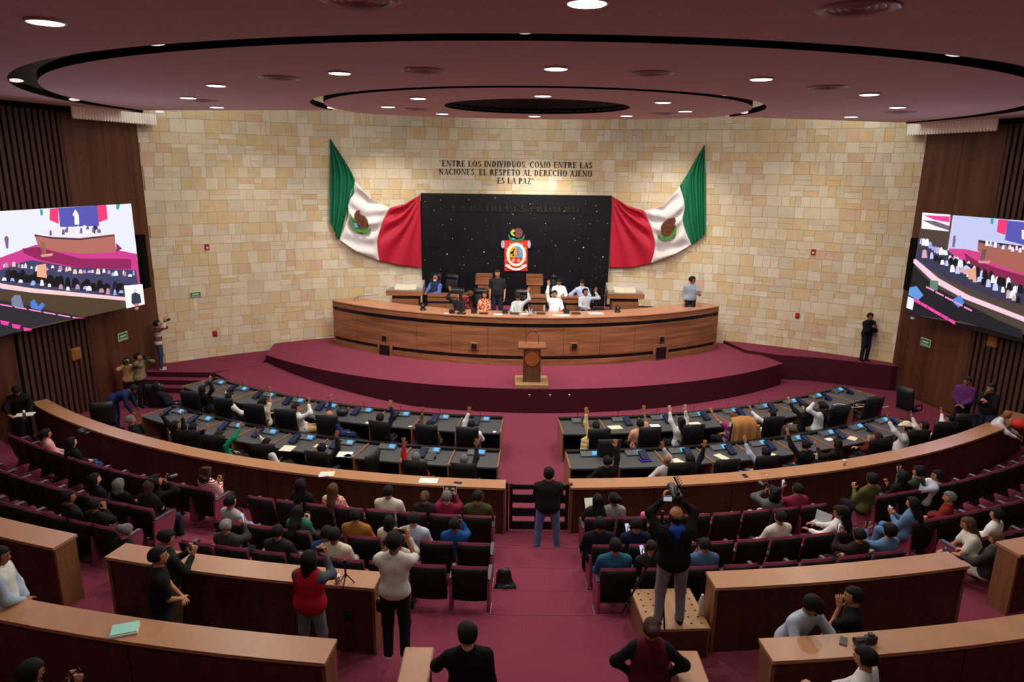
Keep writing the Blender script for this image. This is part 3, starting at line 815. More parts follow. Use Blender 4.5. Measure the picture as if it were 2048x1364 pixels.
SL = [([(-300, 440), (262, 405), (287, 610), (-300, 740)], '4a3a28'),
      ([(-300, 430), (264, 405), (276, 520), (-300, 560)], 'dcdcf6'),
      ([(-300, 560), (-40, 530), (42, 500), (70, 490), (100, 486), (235, 500), (274, 508), (280, 572), (150, 560), (0, 548), (-300, 600)], 'c03a86'),
      ([(44, 497), (75, 494), (160, 517), (255, 518), (262, 520), (262, 538), (160, 536), (80, 520), (48, 507)], '8a1f55'),
      ([(68, 468), (85, 473), (160, 476), (229, 468), (232, 504), (170, 508), (110, 502), (76, 492)], 'a8665a'),
      ([(68, 469), (110, 475), (160, 477), (229, 470), (229, 472), (160, 480), (110, 478), (70, 472)], '3a2a40'),
      ([(232, 486), (244, 497), (232, 505)], '8a2a5c'),
      ([(81, 484), (90, 484), (92, 508), (84, 510)], '8a6248'), ([(80, 510), (106, 506), (104, 512), (84, 514)], 'c89a80'),
      ([(116, 416), (195, 410), (198, 452), (120, 454)], '5050a8'),
      ([(99, 418), (116, 416), (117, 448), (99, 440)], 'e0356c'), ([(194, 411), (212, 410), (215, 438), (197, 445)], 'e0356c'),
      ([(79, 419), (85, 419), (85, 432), (81, 430)], '1a9a86'), ([(232, 409), (240, 408), (236, 420), (232, 418)], '1a9a86'),
      ([(147, 424), (150, 419), (154, 424), (157, 430), (158, 449), (149, 449), (148, 432), (145, 431)], 'fff0d8'),
      ([(150, 455), (174, 452), (176, 466), (152, 466)], 'fdf6ff'), ([(186, 452), (194, 452), (196, 466), (187, 467)], '20203c')]
SL += blobs(88, 462, 200, 458, 20, ['fff8ff', '6a5a88', 'e6cfe0'], 3, (4, 7), (7, 12))
SL += [([(7, 475), (12, 471), (16, 476), (15, 497), (11, 497)], '705a80'),
       ([(-300, 620), (0, 540), (30, 528), (60, 520), (150, 535), (270, 540), (276, 572), (280, 578), (245, 600), (0, 570), (-300, 600)], '3c3c5c')]
SL += blobs(10, 548, 268, 582, 26, ['0e0e14', '0e0e14', '1c1c2a'], 5, (12, 20), (14, 26))
SL += blobs(0, 528, 272, 548, 30, ['ffffff', 'e6e6fa', 'b08aa0', 'f0c8c0', '9aa8e0'], 6)
SL += blobs(0, 560, 250, 585, 16, ['ffffff', 'e6e6fa', 'b08aa0', '9aa8e0'], 7, (6, 12), (6, 14))
SL += [([(70, 530), (88, 527), (90, 556), (70, 553)], 'e0a088'),
       ([(-300, 560), (0, 567), (60, 576), (246, 594), (248, 601), (60, 585), (0, 577), (-300, 570)], 'eec2c4'),
       ([(-300, 640), (0, 600), (30, 606), (115, 625), (170, 636), (120, 640), (40, 660), (0, 672), (-300, 740)], '28262c')]
for i in range(6):
    x = -5 + i * 29; y = 607 + i * 5.2
    SL.append(([(x, y), (x + 24, y + 4), (x + 26, y + 7), (x + 2, y + 3)], 'f08ac0'))
for i in range(3):
    x = -4 + i * 23; y = 640 + i * 7
    SL.append(([(x, y), (x + 18, y + 3), (x + 16, y + 11), (x + 2, y + 8)], 'f0409c'))
SL += [([(18, 598), (24, 590), (36, 590), (44, 616), (20, 612)], '707c98'), ([(56, 604), (64, 598), (72, 612), (80, 604), (85, 610), (78, 620), (58, 616)], '4a78c8'),
       ([(244, 571), (281, 568), (287, 610), (249, 617)], 'fdfcff'), ([(259, 588), (266, 584), (276, 588), (279, 604), (268, 612), (259, 606)], '30344c'),
       ([(263, 578), (268, 575), (270, 583), (264, 585)], 'f0c0c0'), ([(265, 607), (274, 606), (273, 611), (265, 612)], 'f05a78')]
screen('large glowing video screen by the left wooden wall, with a small signing figure inset', 21.3, ((262, 407), (285, 608)), -1, SL, 5.4)
SR = [([(1800, 400), (2300, 440), (2300, 720), (1800, 640)], '463a34'),
      ([(1903, 430), (2300, 455), (2300, 600), (1895, 500)], 'b8bce2'),
      ([(1845, 425), (1901, 429), (1899, 463), (1843, 457)], 'fdf6ff'), ([(1846, 430), (1900, 433), (1899, 445), (1870, 440)], 'e83a90'), ([(1844, 440), (1870, 442), (1899, 452), (1898, 461), (1870, 452)], '6a5a6a'),
      ([(1902, 429), (1906, 430), (1896, 496), (1893, 495)], '5a3a34'),
      ([(1898, 497), (1930, 498), (2010, 515), (2300, 600), (2300, 640), (2048, 560), (1980, 540), (1940, 530), (1900, 505)], 'c83c82'),
      ([(1928, 505), (1950, 520), (2000, 538), (2300, 610), (2300, 640), (2048, 572), (1980, 552), (1938, 535)], '7c2048'),
      ([(1957, 480), (2048, 492), (2300, 530), (2300, 620), (2048, 548), (1980, 525), (1955, 500)], '9a5c50'),
      ([(1957, 480), (2048, 493), (2300, 532), (2300, 540), (2048, 499), (1958, 485)], '30242c'),
      ([(1965, 498), (1974, 499), (1968, 523), (1960, 522)], '6a4c44'), ([(1956, 521), (1982, 522), (1978, 527), (1958, 526)], 'c89088'),
      ([(1982, 437), (1988, 437), (1986, 449), (1982, 447)], '1a9a86'), ([(1997, 439), (2017, 440), (2011, 470), (1994, 464)], 'e0356c'), ([(2016, 441), (2300, 470), (2300, 540), (2048, 490), (2010, 480), (2014, 455)], '5050a8'),
      ([(2044, 460), (2060, 458), (2056, 480), (2044, 478)], 'f0d8b0'),
      ([(1907, 473), (1911, 470), (1912, 480), (1909, 495), (1905, 494)], '6a5a78'),
      ([(1830, 500), (1860, 490), (1900, 505), (1940, 535), (2000, 560), (2300, 640), (2300, 660), (2000, 600), (1900, 560), (1830, 520)], '34324a')]
SR += blobs(1842, 480, 1960, 545, 22, ['f4f4ff', '9aa0e0', '14141c', 'd8a0c0'], 11, (6, 11), (8, 16))
SR += blobs(1900, 520, 2046, 580, 22, ['0e0e14', '0e0e14', 'f8f8ff', 'b8c0f0'], 12, (9, 15), (14, 24))
SR += blobs(1850, 505, 2046, 600, 22, ['f8f8ff', '0e0e14', 'c8a0b0', 'b8c0f0'], 14, (7, 14), (10, 18))
SR += blobs(1975, 484, 2060, 500, 14, ['f8f8ff', '7a6a98', 'e6cfe0'], 13, (5, 8), (7, 12))
SR += [([(1936, 538), (1955, 535), (1956, 560), (1940, 558)], 'd89a80'),
       ([(1829, 518), (1835, 518), (1880, 556), (1940, 590), (2048, 632), (2300, 720), (2300, 730), (2048, 642), (1930, 597), (1870, 564), (1828, 525)], 'e8c0d0'),
       ([(1830, 530), (1870, 572), (1950, 615), (2000, 640), (2048, 660), (2048, 678), (1925, 642), (1815, 628)], '1c1a20'),
       ([(1822, 575), (1836, 572), (1850, 590), (1840, 600), (1820, 590)], '5a90d0'), ([(1818, 592), (1832, 598), (1828, 620), (1814, 615)], 'e0e4f8'),
       ([(1864, 560), (1880, 562), (1878, 582), (1862, 578)], '5a7a68'), ([(1905, 600), (1925, 590), (1932, 606), (1920, 615)], '4a80c8')]
for i in range(5):
    x = 1856 + i * 19; y = 572 + i * 10
    SR.append(([(x, y), (x + 16, y + 8), (x + 15, y + 11), (x - 1, y + 3)], 'f08ac0'))
for i in range(6):
    x = 1820 + i * 14; y = 596 + i * 8
    SR.append(([(x + 12, y), (x + 25, y + 7), (x + 23, y + 13), (x + 10, y + 5)], 'f0409c'))
screen('large glowing video screen by the right wooden wall, with a picture inset in its corner', 21.8, ((1845, 425), (1815, 628)), 1, SR, 5.4)
# light thrown by the two screens
for (x, y, z, dx, c) in ((-12.1, 18.6, 4.4, 1, (.7, .68, 1)), (13.3, 19.0, 4.4, -1, (.7, .68, 1))):
    o = lamp('screen_light', 'AREA', (x + dx * .2, y, z), 75, c, size=3.2, direction=(dx * .957, -.29, 0))
# ================================================================ BARRIERS
def barrier(label, r0, r1, a0, a1, zb, zt, group='curved wooden barriers', endL=True, endR=True):
    am = (a0 + a1) / 2; off = P((r0 + r1) / 2, am, zb)
    t = thing('wooden_barrier', label, 'barrier', off, 0, group)
    n = max(2, int(abs(a1 - a0) / 1.2))
    b = MB(); b.arc(r0 - .02, r1 + .03, a0 - .06, a1 + .06, zt - .045, zt, n=n)
    b.build('top_rail', WOODT, t, off)
    m = max(1, int(abs(a1 - a0) / 4.6))
    for i in range(m):
        q0 = a0 + (a1 - a0) * i / m + .02; q1 = a0 + (a1 - a0) * (i + 1) / m - .02
        b = MB(); b.arc(r0 + .03, r1 - .02, q0, q1, zb, zt - .045, n=max(2, n // m)); b.build('panel', WOODB, t, off)
    for a, fl in ((a0, endL), (a1, endR)):
        if fl:
            b = MB(); b.arc(r0 + .015, r1, a - .05, a + .05, zb, zt - .045, n=1); b.build('end_panel', WOODE, t, off)
    return t
barrier('long curved wooden barrier left of the gate, in front of the deputies', 20.84, 21.18, -39, -1.75, 0, 1.05)
barrier('long curved wooden barrier right of the gate, in front of the deputies', 20.74, 21.12, 1.95, 39, 0, 1.05)
barrier('wooden barrier behind the left block of seats, with cup and tripod on it', 25.6, 25.95, -14.0, -5.2, .8, 1.85, 'barriers behind the seats')
barrier('wooden barrier behind the right block of seats, beside the box', 25.48, 25.83, 5.1, 13.6, .8, 1.85, 'barriers behind the seats')
barrier('short wooden barrier cut by the left edge, purple sheen on its top', 25.6, 25.97, -30, -16.1, .8, 1.85, 'barriers behind the seats')
barrier('wooden barrier cut by the right edge of the photo', 25.42, 25.77, 15.9, 30, .8, 1.85, 'barriers behind the seats')
barrier('nearest wooden barrier at the lower left, with the mint folder on it', 27.3, 27.66, -20, -5.3, 1.0, 2.05, 'nearest barriers')
barrier('nearest wooden barrier at the lower right, with men leaning on it', 27.18, 27.52, 5.1, 20, 1.0, 2.05, 'nearest barriers')
for sx, x0, lbl in ((-1, -1.02, 'straight wooden rail running to the lower edge, left of the stairs'), (1, 2.02, 'straight wooden rail running to the lower edge, right of the stairs')):
    t = thing('wooden_rail', lbl, 'barrier', (x0, 5.5, 1.0), 0, 'straight rails')
    b = MB(); b.box((0, 0, .93), (.34, 2.9, .05), bev=.015); b.build('top_rail', WOODT, t)
    b = MB(); b.box((0, 0, .45), (.26, 2.8, .9)); b.build('panel', WOODB, t)
    b = MB(); b.box((0, 1.415, .45), (.28, .03, .9)); b.build('end_panel', WOODE, t)
# small dark sockets on barrier fronts
for px, py, lb in ((257, 1206, 'left'), (690, 1250, 'right')):
    p = aty(px, py, 8.42 if lb == 'left' else 8.1); r, a = polar(p)
    b = MB(); b.box((0, 0, 0), (.13, .03, .12), bev=.01); o = b.build('floor_socket', BLACKP); o.location = P(25.98, a, p.z); o.rotation_euler = (0, 0, math.radians(a))
    tag(o, 'small black socket plate on the %s half of the barrier behind the left seats' % lb, 'socket')
# gate
p = P(21.0, .1)
t = thing('gate', 'low black two-leaf gate with three rows of slots closing the aisle', 'gate', (p.x, p.y, 0))
hw = .62
for sx in (-1, 1):
    xs_ = sx * hw * .5 + .03
    lf = MB()
    zs = [0.04, .22, .34, .52, .64, .82, .94, 1.04]
    for i in range(0, 7, 2): lf.box((xs_, 0, (zs[i] + zs[i + 1]) / 2), (hw - .02, .04, zs[i + 1] - zs[i]))
    for e in (-1, 1): lf.box((xs_ + e * (hw / 2 - .045), 0, .54), (.07, .042, 1.0))
    lf.build('gate_leaf', BLACKP, t)
for sx in (-1, 1):
    b = MB(); b.box((sx * (hw + .03) + .03, 0, .54), (.05, .08, 1.08)); b.build('gate_post', BLACKP, t)

# ================================================================ GALLERY SEATS
BUR = M('seat_burgundy', '944058', .9, .1, tex='noise', sc=(40, 40, 40), amp=.2)
SHELL = M('seat_shell', '141216', .55, .3)
ARM = M('armrest_grey', '4c4c55', .45, .4)
def cushion(b, w_, h_, d_, c, rot, mi=0, bow=.03, nx=6, nz=4):
    vs = []; R = rot
    for s_ in (0, 1):
        for j in range(nz + 1):
            for i in range(nx + 1):
                u, v = i / nx * 2 - 1, j / nz * 2 - 1
                ed = max(0, 1 - abs(u) ** 6) * max(0, 1 - abs(v) ** 6)
                x = u * w_ / 2; z = v * h_ / 2 - (.018 * u * u if v > .99 else 0)
                y = (d_ / 2 * ed + bow * (1 - u * u) * 0 + .004) * (1 if s_ else -1) - bow * u * u * -1
                vs.append(R @ Vector((x, y, z)) + Vector(c))
    q = nx + 1; N_ = q * (nz + 1); fs = []
    for j in range(nz):
        for i in range(nx):
            a = j * q + i
            fs.append((a, a + 1, a + q + 1, a + q)); fs.append((N_ + a, N_ + a + q, N_ + a + q + 1, N_ + a + 1))
    for i in range(nx):
        fs.append((i, N_ + i, N_ + i + 1, i + 1)); a = nz * q + i; fs.append((a, a + 1, N_ + a + 1, N_ + a))
    for j in range(nz):
        a = j * q; fs.append((a, a + q, N_ + a + q, N_ + a)); a = j * q + nx; fs.append((a, N_ + a, N_ + a + q, a + q))
    b.add(vs, fs, mi, True)
def make_seat(end, empty, lab):
    t = thing('gallery_seat', lab, 'seat')
    tilt = Matrix.Rotation(-math.radians(-12), 3, 'X')
    b = MB(); cushion(b, .555, .64, .05, (0, -.24, .56), tilt, bow=.03); b.build('back_shell', SHELL, t)
    b = MB(); cushion(b, .545, .62, .08, (0, -.188, .59), tilt, bow=.03); b.build('back_cushion', BUR, t)
    if empty:
        b = MB(); cushion(b, .45, .42, .1, (0, -.02, .47), Matrix.Rotation(-math.radians(8), 3, 'X'), bow=0); b.build('seat_cushion', BUR, t)
        b = MB(); cushion(b, .44, .40, .03, (0, .045, .46), Matrix.Rotation(-math.radians(8), 3, 'X'), bow=0); b.build('seat_pan', SHELL, t)
    else:
        b = MB(); cushion(b, .45, .44, .1, (0, .06, .40), Matrix.Rotation(PI / 2, 3, 'X'), bow=0); b.build('seat_cushion', BUR, t)
    for sx in ((-1, 1) if end else (-1,)):
        x = sx * .287; back = -.30 if end else -.10
        b = MB(); b.prism([(back, .12), (back + .05, .64), (.22, .64), (.24, .5), (.06, .0), (-.12, .0)], -.02 if end else -.011, .02 if end else .011)
        b.v = [(x + z, y, zz) for (y, zz, z) in b.v]
        b.build('side_panel', BUR if end else M('seat_panel_dark', '5c2436', .9, .1), t)
        b = MB(); b.box((x, -.02, .655), (.065, .42, .03), bev=.008); b.build('armrest', ARM, t)
        b = MB(); b.box((x, -.02, .06), (.04, .2, .12)); b.box((x, -.02, .01), (.05, .3, .02)); b.build('foot', STEEL if end else BLACKP, t)
    return t
protos = {}
def seat(kind, p, a, label, group):
    if kind not in protos:
        protos[kind] = o = make_seat(kind[0], kind[1], label); o.location = p; o.rotation_euler = (0, 0, math.radians(a)); o['group'] = group
        return o
    return dup(protos[kind], p, math.radians(a), label, group)
RA, RB, RC_ = 22.2, 23.5, 24.52
ORD = ['first', 'second', 'third', 'fourth', 'fifth', 'sixth', 'seventh', 'eighth', 'ninth', 'tenth', 'eleventh', 'twelfth', 'thirteenth', 'fourteenth', 'fifteenth']
seat_occ = []       # filled from the people list (pixel column, row)
rows = []
for side, sg in (('left', -1), ('right', 1)):
    for rn, r, z, a0, a1, n in (('front', RA, .2, 2.9, 13.8, 8), ('middle', RB, .4, 2.7, 13.2, 8), ('rear', RC_, .6, 2.6, 12.9, 8)):
        for i in range(n): rows.append((side, 'centre', rn, r, z, sg * (a0 + (a1 - a0) * i / (n - 1)), i, n))
    for rn, r, z, a0, n in (('front', RA, .2, 17.2 if sg < 0 else 18.2, 12), ('middle', RB, .4, 17.7 if sg < 0 else 17.0, 10), ('rear', RC_, .6, 17.0, 8)):
        for i in range(n): rows.append((side, 'outer', rn, r, z, sg * (a0 + 1.42 * i * (22.2 / r)), i, n))
def seat_rows(people_polar):
    for (side, blk, rn, r, z, a, i, n) in rows:
        occ = any(abs(pr - r) < .5 and abs(pa - a) < .72 for pr, pa in people_polar)
        end = (side == 'left' and i == 0) or (side == 'right' and i == n - 1) or i == 0
        where = ('aisle' if blk == 'centre' else 'side aisle')
        if (side == 'right' and blk == 'centre'): pass
        lab = ('occupied ' if occ else 'empty ') + ('burgundy seat, %s from the %s, %s row, %s %s block' % (ORD[i], where, rn, side, blk))
        seat((end, not occ), P(r, a, z), a, lab, 'gallery seats, %s row' % rn)

# ================================================================ DEPUTIES' DESKS
SCR = M('console_screen', '5fb4e6', emit=.9); SCRD = M('monitor_screen', '1d2b58', emit=.35); WOODD = M('divider_wood', '9a6c50', .45, .3, tex='noise', sc=(6, 6, 1), amp=.25)
DESKZ = .75
def desk_row(side, sg, rf, rn_, a0, pitch, n, rowname, skip_scr=()):
    for i in range(n):
        lo = sg * (a0 + pitch * i); hi = sg * (a0 + pitch * (i + 1)); am = (lo + hi) / 2
        off = P((rf + rn_) / 2, am, 0)
        lab = 'black-topped desk with wooden dividers, %s from the aisle in the %s row on the %s' % (ORD[i], rowname, side)
        t = thing('deputy_desk', lab, 'desk', off, 0, 'deputies\' desks, %s row' % rowname)
        x0, x1 = min(lo, hi), max(lo, hi)
        b = MB(); b.arc(rf + .12, rn_, x0 + .08, x1 - .08, DESKZ - .04, DESKZ, n=2); b.build('desktop', DESKT, t, off)
        b = MB(); b.arc(rf, rf + .12, x0, x1, DESKZ - .04, DESKZ + .06, n=2); b.build('raised_rim', BLACKP, t, off)
        b = MB(); b.arc(rf + .02, rf + .05, x0, x1, 0, DESKZ - .04, n=2); b.build('modesty_panel', M('modesty_panel', '2a1c18', .6), t, off)
        for e in ((lo,) if i < n - 1 else (lo, hi)):
            b = MB(); b.arc(rf, rn_ + .02, e - .05, e + .05, 0, DESKZ + .03, n=1); b.build('divider', WOODD, t, off)
        # console with a lit screen and a microphone
        c = P(rf + .24, am, DESKZ); rz = math.radians(am)
        o = thing('desk_console', 'grey microphone console with blue display on the %s desk of the %s row, %s side' % (ORD[i], rowname, side), 'console', c, rz, 'desk consoles')
        b = MB(); b.box((0, 0, .03), (.42, .2, .05), rot=Matrix.Rotation(math.radians(12), 3, 'X')); b.build('housing', M('console_grey', '55585c', .5), o)
        b = MB(); b.box((.12, -.02, .075), (.13, .10, .02), rot=Matrix.Rotation(math.radians(28), 3, 'X')); b.build('display', SCR, o)
        b = MB(); b.tube([(-.05, .06, .05), (-.05, .07, .16), (-.05, .03, .24)], .006, 5); b.ell((-.05, .02, .25), (.014, .014, .02), 6, 4); b.build('microphone', BLACKP, o)
        if (i, rowname, side) not in skip_scr:
            c = P(rf + .52, am + sg * .4, DESKZ)
            o = thing('desk_monitor', 'small tilted dark-blue monitor on the %s desk of the %s row, %s side' % (ORD[i], rowname, side), 'monitor', c, rz + .2 * sg, 'desk monitors')
            Rm = Matrix.Rotation(math.radians(-62), 3, 'X')
            b = MB(); b.box((0, 0, .09), (.2, .02, .3), rot=Rm); b.build('bezel', BLACKP, o)
            b = MB(); b.box((0, -.012, .1), (.18, .01, .28), rot=Rm); b.v = [(x, y, z + .012) for x, y, z in b.v]; b.build('screen', SCRD, o)
            b = MB(); b.box((0, .02, .03), (.06, .06, .06)); b.build('stand', BLACKP, o)
for side, sg in (('left', -1), ('right', 1)):
    desk_row(side, sg, 16.4, 17.5, 2.6, 3.78, 9, 'front')
    desk_row(side, sg, 18.62, 19.58, 2.4, 3.28, 9, 'back', skip_scr={(0, 'back', 'left'), (0, 'back', 'right'), (2, 'back', 'left')})

# ================================================================ EXECUTIVE CHAIRS
def make_exec(lab):
    t = thing('executive_chair', lab, 'chair')
    tl = Matrix.Rotation(math.radians(10), 3, 'X')
    b = MB(); cushion(b, .56, .74, .08, (0, -.29, .86), tl, bow=.03, nx=8); b.build('backrest', LEATHER, t)
    b = MB(); cushion(b, .50, .2, .10, (0, -.30, 1.11), tl, bow=.03); b.build('headrest', LEATHER, t)
    b = MB(); cushion(b, .50, .5, .1, (0, 0, .47), Matrix.Rotation(PI / 2, 3, 'X'), bow=0); b.build('seat', LEATHER, t)
    for sx in (-1, 1):
        b = MB(); b.tube([(sx * .27, -.2, .47), (sx * .29, -.2, .66), (sx * .29, .12, .68), (sx * .27, .16, .5)], .018, 6)
        b.box((sx * .29, -.03, .685), (.06, .3, .03), bev=.01); b.build('armrest', BLACKP, t)
    b = MB(); b.tube([(0, 0, .42), (0, 0, .1)], .03, 8); b.build('column', STEEL, t)
    b = MB()
    for k in range(5):
        a = 2 * PI * k / 5 + .3; b.tube([(0, 0, .11), (.28 * math.cos(a), .28 * math.sin(a), .07)], [.025, .018], 6); b.ell((.28 * math.cos(a), .28 * math.sin(a), .035), (.03, .03, .033), 8, 6)
    b.build('star_base', BLACKP, t)
    return t
ex0 = None
# pixel of the middle of the chair top, floor height, yaw offset (deg), label
EXEC = [(860, 840, 0, 0, 'with brown-sleeved arm beside it, front row left of the aisle'), (940, 841, 0, 0, 'nearest the aisle in the left front row'), (758, 842, 0, 3, 'of the man in the dark suit, left front row'),
        (653, 831, 0, -18, 'leaning back, of the man in the blue suit'), (588, 810, 0, -22, 'of the man in the white shirt with bent arm'), (514, 805, 0, -22, 'of the woman in the cream top'), (444, 797, 0, -22, 'of the man in the navy vest'), (377, 783, 0, -25, 'in front of the long-haired woman at the far left'),
        (306, 770, 0, -40, 'of the reclining man in the dark suit, far left'),
        (932, 914, 0, 0, 'nearest the aisle in the left back row'), (829, 922, 0, 3, 'beside the raised red sleeve'), (768, 885, 0, -75, 'empty and turned side-on in the left back row'), (643, 895, 0, -3, 'of the person in black with papers, left back row'), (524, 889, 0, -22, 'of the man in the white shirt by the barrier'),
        (382, 858, 0, -25, 'in the left back row beside the green top'), (202, 806, 0, -60, 'empty, far left by the wooden wall'), (437, 866, 0, -25, 'of the woman in green'),
        (1190, 842, 0, 0, 'nearest the aisle in the right front row, yellow coat beside it'), (1283, 836, 0, 5, 'of the person in the peach top'), (1362, 829, 0, 5, 'of the woman in white lace sleeves'), (1455, 824, 0, 8, 'carrying the camel coat'),
        (1526, 823, 0, 12, 'of the woman in the white blouse'), (1608, 808, 0, 40, 'between the two women at the right of the front row'), (1672, 808, 0, 20, 'behind the long white shirt'), (1735, 790, 0, 25, 'empty, near the end of the right front row'), (1811, 775, 0, 100, 'empty, turned towards the camera by the right wall'),
        (1220, 880, 0, 0, 'nearest the aisle in the right back row'), (1325, 886, 0, 3, 'beside the white and grey sleeve, right back row'), (1415, 906 - 20, 0, 5, 'of the woman in black, right back row'), (1520, 902, 0, 8, 'of the man in the pale blue sleeve'),
        (1741, 869, 0, 25, 'of the woman in burgundy'), (1822, 855, 0, 30, 'beside the man with the hat'), (1884, 842, 0, 35, 'of the farthest raised hand in white'), (1934, 829, 0, 40, 'empty, under the two standing men at right'),
        (904, 549, F2, 180, 'empty, turned, at the left of the rear presidium row'), (871, 547, F2, 180, 'of the man with the face mask'), (1115, 549, F2, 180, 'of the man in white in the rear presidium row'), (1160, 549, F2, 180, 'of the man in pale blue in the rear presidium row'),
        (915, 577, F1, 180, 'of the woman in the black blazer'), (963, 578, F1, 180, 'beside the patterned blouse'), (1044, 580, F1, 180, 'of the woman in the grey shirt'), (1106, 577, F1, 180, 'of the man in white with raised hand'), (1170, 578, F1, 180, 'of the man in the grey-blue shirt')]
exec_pos = []
def exec_chairs():
    global ex0
    for (px, py, fz, yo, lb) in EXEC:
        p = at(px, py, fz + 1.22 * (.98))
        r, a = polar(p)
        if yo < 150: a_ = a + (-yo)
        else: a_ = a + 180
        d = Vector((-math.sin(math.radians(a_)), math.cos(math.radians(a_)), 0))
        base = Vector((p.x, p.y, fz)) + d * .33
        br, ba = polar(base)
        if fz == 0 and br < 18.0: base = P(18.0, ba, 0)
        elif fz == 0 and 18.9 < br < 20.1 : base = P(20.1, ba, 0)
        lab = 'black leather executive chair ' + lb
        if ex0 is None:
            ex0 = make_exec(lab); ex0.location = base; ex0.rotation_euler = (0, 0, math.radians(a_)); ex0['group'] = 'executive chairs'
        else: dup(ex0, base, math.radians(a_), lab, 'executive chairs')
        exec_pos.append((px, base, a_))
exec_chairs()
# ================================================================ PEOPLE: smooth-union bodies meshed with surface nets
def snet(prims, vox, ks=.035, cuts=None):
    lo = np.min([np.minimum(p[0], p[1]) - max(p[2], p[3]) for p in prims], axis=0) - vox * 2.5
    hi = np.max([np.maximum(p[0], p[1]) + max(p[2], p[3]) for p in prims], axis=0) + vox * 2.5
    n = np.ceil((hi - lo) / vox).astype(int) + 1
    Fd = np.full(n, 1e3, np.float32)
    ax = [lo[i] + vox * np.arange(n[i]) for i in range(3)]
    for p in prims:
        a, b, ra, rb = p[:4]; fd = p[4] if len(p) > 4 else None; k = p[5] if len(p) > 5 else 1
        m = max(ra, rb) + .07
        s = [slice(max(0, int((min(a[i], b[i]) - m - lo[i]) / vox)), min(n[i], int((max(a[i], b[i]) + m - lo[i]) / vox) + 2)) for i in range(3)]
        X, Y, Z = np.meshgrid(ax[0][s[0]], ax[1][s[1]], ax[2][s[2]], indexing='ij')
        ab = b - a; L2 = float(ab @ ab) + 1e-9
        t = np.clip(((X - a[0]) * ab[0] + (Y - a[1]) * ab[1] + (Z - a[2]) * ab[2]) / L2, 0, 1)
        dx, dy, dz = X - a[0] - t * ab[0], Y - a[1] - t * ab[1], Z - a[2] - t * ab[2]
        if fd is not None:
            f = dx * fd[0] + dy * fd[1] + dz * fd[2]; g = f * (1 / k - 1)
            dx, dy, dz = dx + g * fd[0], dy + g * fd[1], dz + g * fd[2]
        d = np.sqrt(dx * dx + dy * dy + dz * dz) - (ra + (rb - ra) * t)
        o = Fd[s[0], s[1], s[2]]
        h = np.maximum(ks - np.abs(o - d), 0) / ks
        Fd[s[0], s[1], s[2]] = np.minimum(o, d) - h * h * ks * .25
    if cuts is not None:
        X, Y, Z = np.meshgrid(*ax, indexing='ij')
        Fd = np.maximum(Fd, cuts(X, Y, Z))
    Sg = Fd < 0
    offs = [(i, j, k) for i in (0, 1) for j in (0, 1) for k in (0, 1)]
    c = [Sg[i:n[0] - 1 + i, j:n[1] - 1 + j, k:n[2] - 1 + k] for i, j, k in offs]
    cnt = sum(x.astype(np.int8) for x in c)
    act = (cnt > 0) & (cnt < 8)
    I = np.argwhere(act)
    if len(I) == 0: return np.zeros((0, 3)), np.zeros((0, 4), int)
    idx = np.full(act.shape, -1, int); idx[act] = np.arange(len(I))
    acc = np.zeros((len(I), 3)); num = np.zeros(len(I))
    vals = {o: Fd[I[:, 0] + o[0], I[:, 1] + o[1], I[:, 2] + o[2]] for o in offs}
    for o1 in offs:
        for d in range(3):
            if o1[d]: continue
            o2 = list(o1); o2[d] = 1; o2 = tuple(o2)
            v1, v2 = vals[o1], vals[o2]
            x = (v1 < 0) != (v2 < 0)
            t = np.where(x, v1 / (v1 - v2 + 1e-12), 0)
            pt = np.tile(np.array(o1, float), (len(I), 1)); pt[:, d] += t
            acc += pt * x[:, None]; num += x
    V = (acc / num[:, None] + I) * vox + lo
    Q = []
    for d in range(3):
        u, v = (d + 1) % 3, (d + 2) % 3
        sl1 = [slice(None)] * 3; sl2 = [slice(None)] * 3
        sl1[d] = slice(0, n[d] - 1); sl2[d] = slice(1, n[d])
        A, B = Sg[tuple(sl1)], Sg[tuple(sl2)]
        E = np.argwhere(A != B); fl = A[tuple(E.T)]
        ok = (E[:, u] > 0) & (E[:, v] > 0) & (E[:, u] < n[u] - 1) & (E[:, v] < n[v] - 1)
        E = E[ok]; fl = fl[ok]
        du = np.zeros(3, int); dv = np.zeros(3, int); du[u] = 1; dv[v] = 1
        g = lambda e: idx[e[:, 0], e[:, 1], e[:, 2]]
        q = np.stack([g(E - du - dv), g(E - dv), g(E), g(E - du)], 1)
        q[~fl] = q[~fl][:, ::-1]
        Q.append(q)
    Q = np.concatenate(Q)
    Q = Q[(Q >= 0).all(1)]
    return V, Q
def A_(*v): return np.array(v, float)
YF = A_(0, 1, 0)
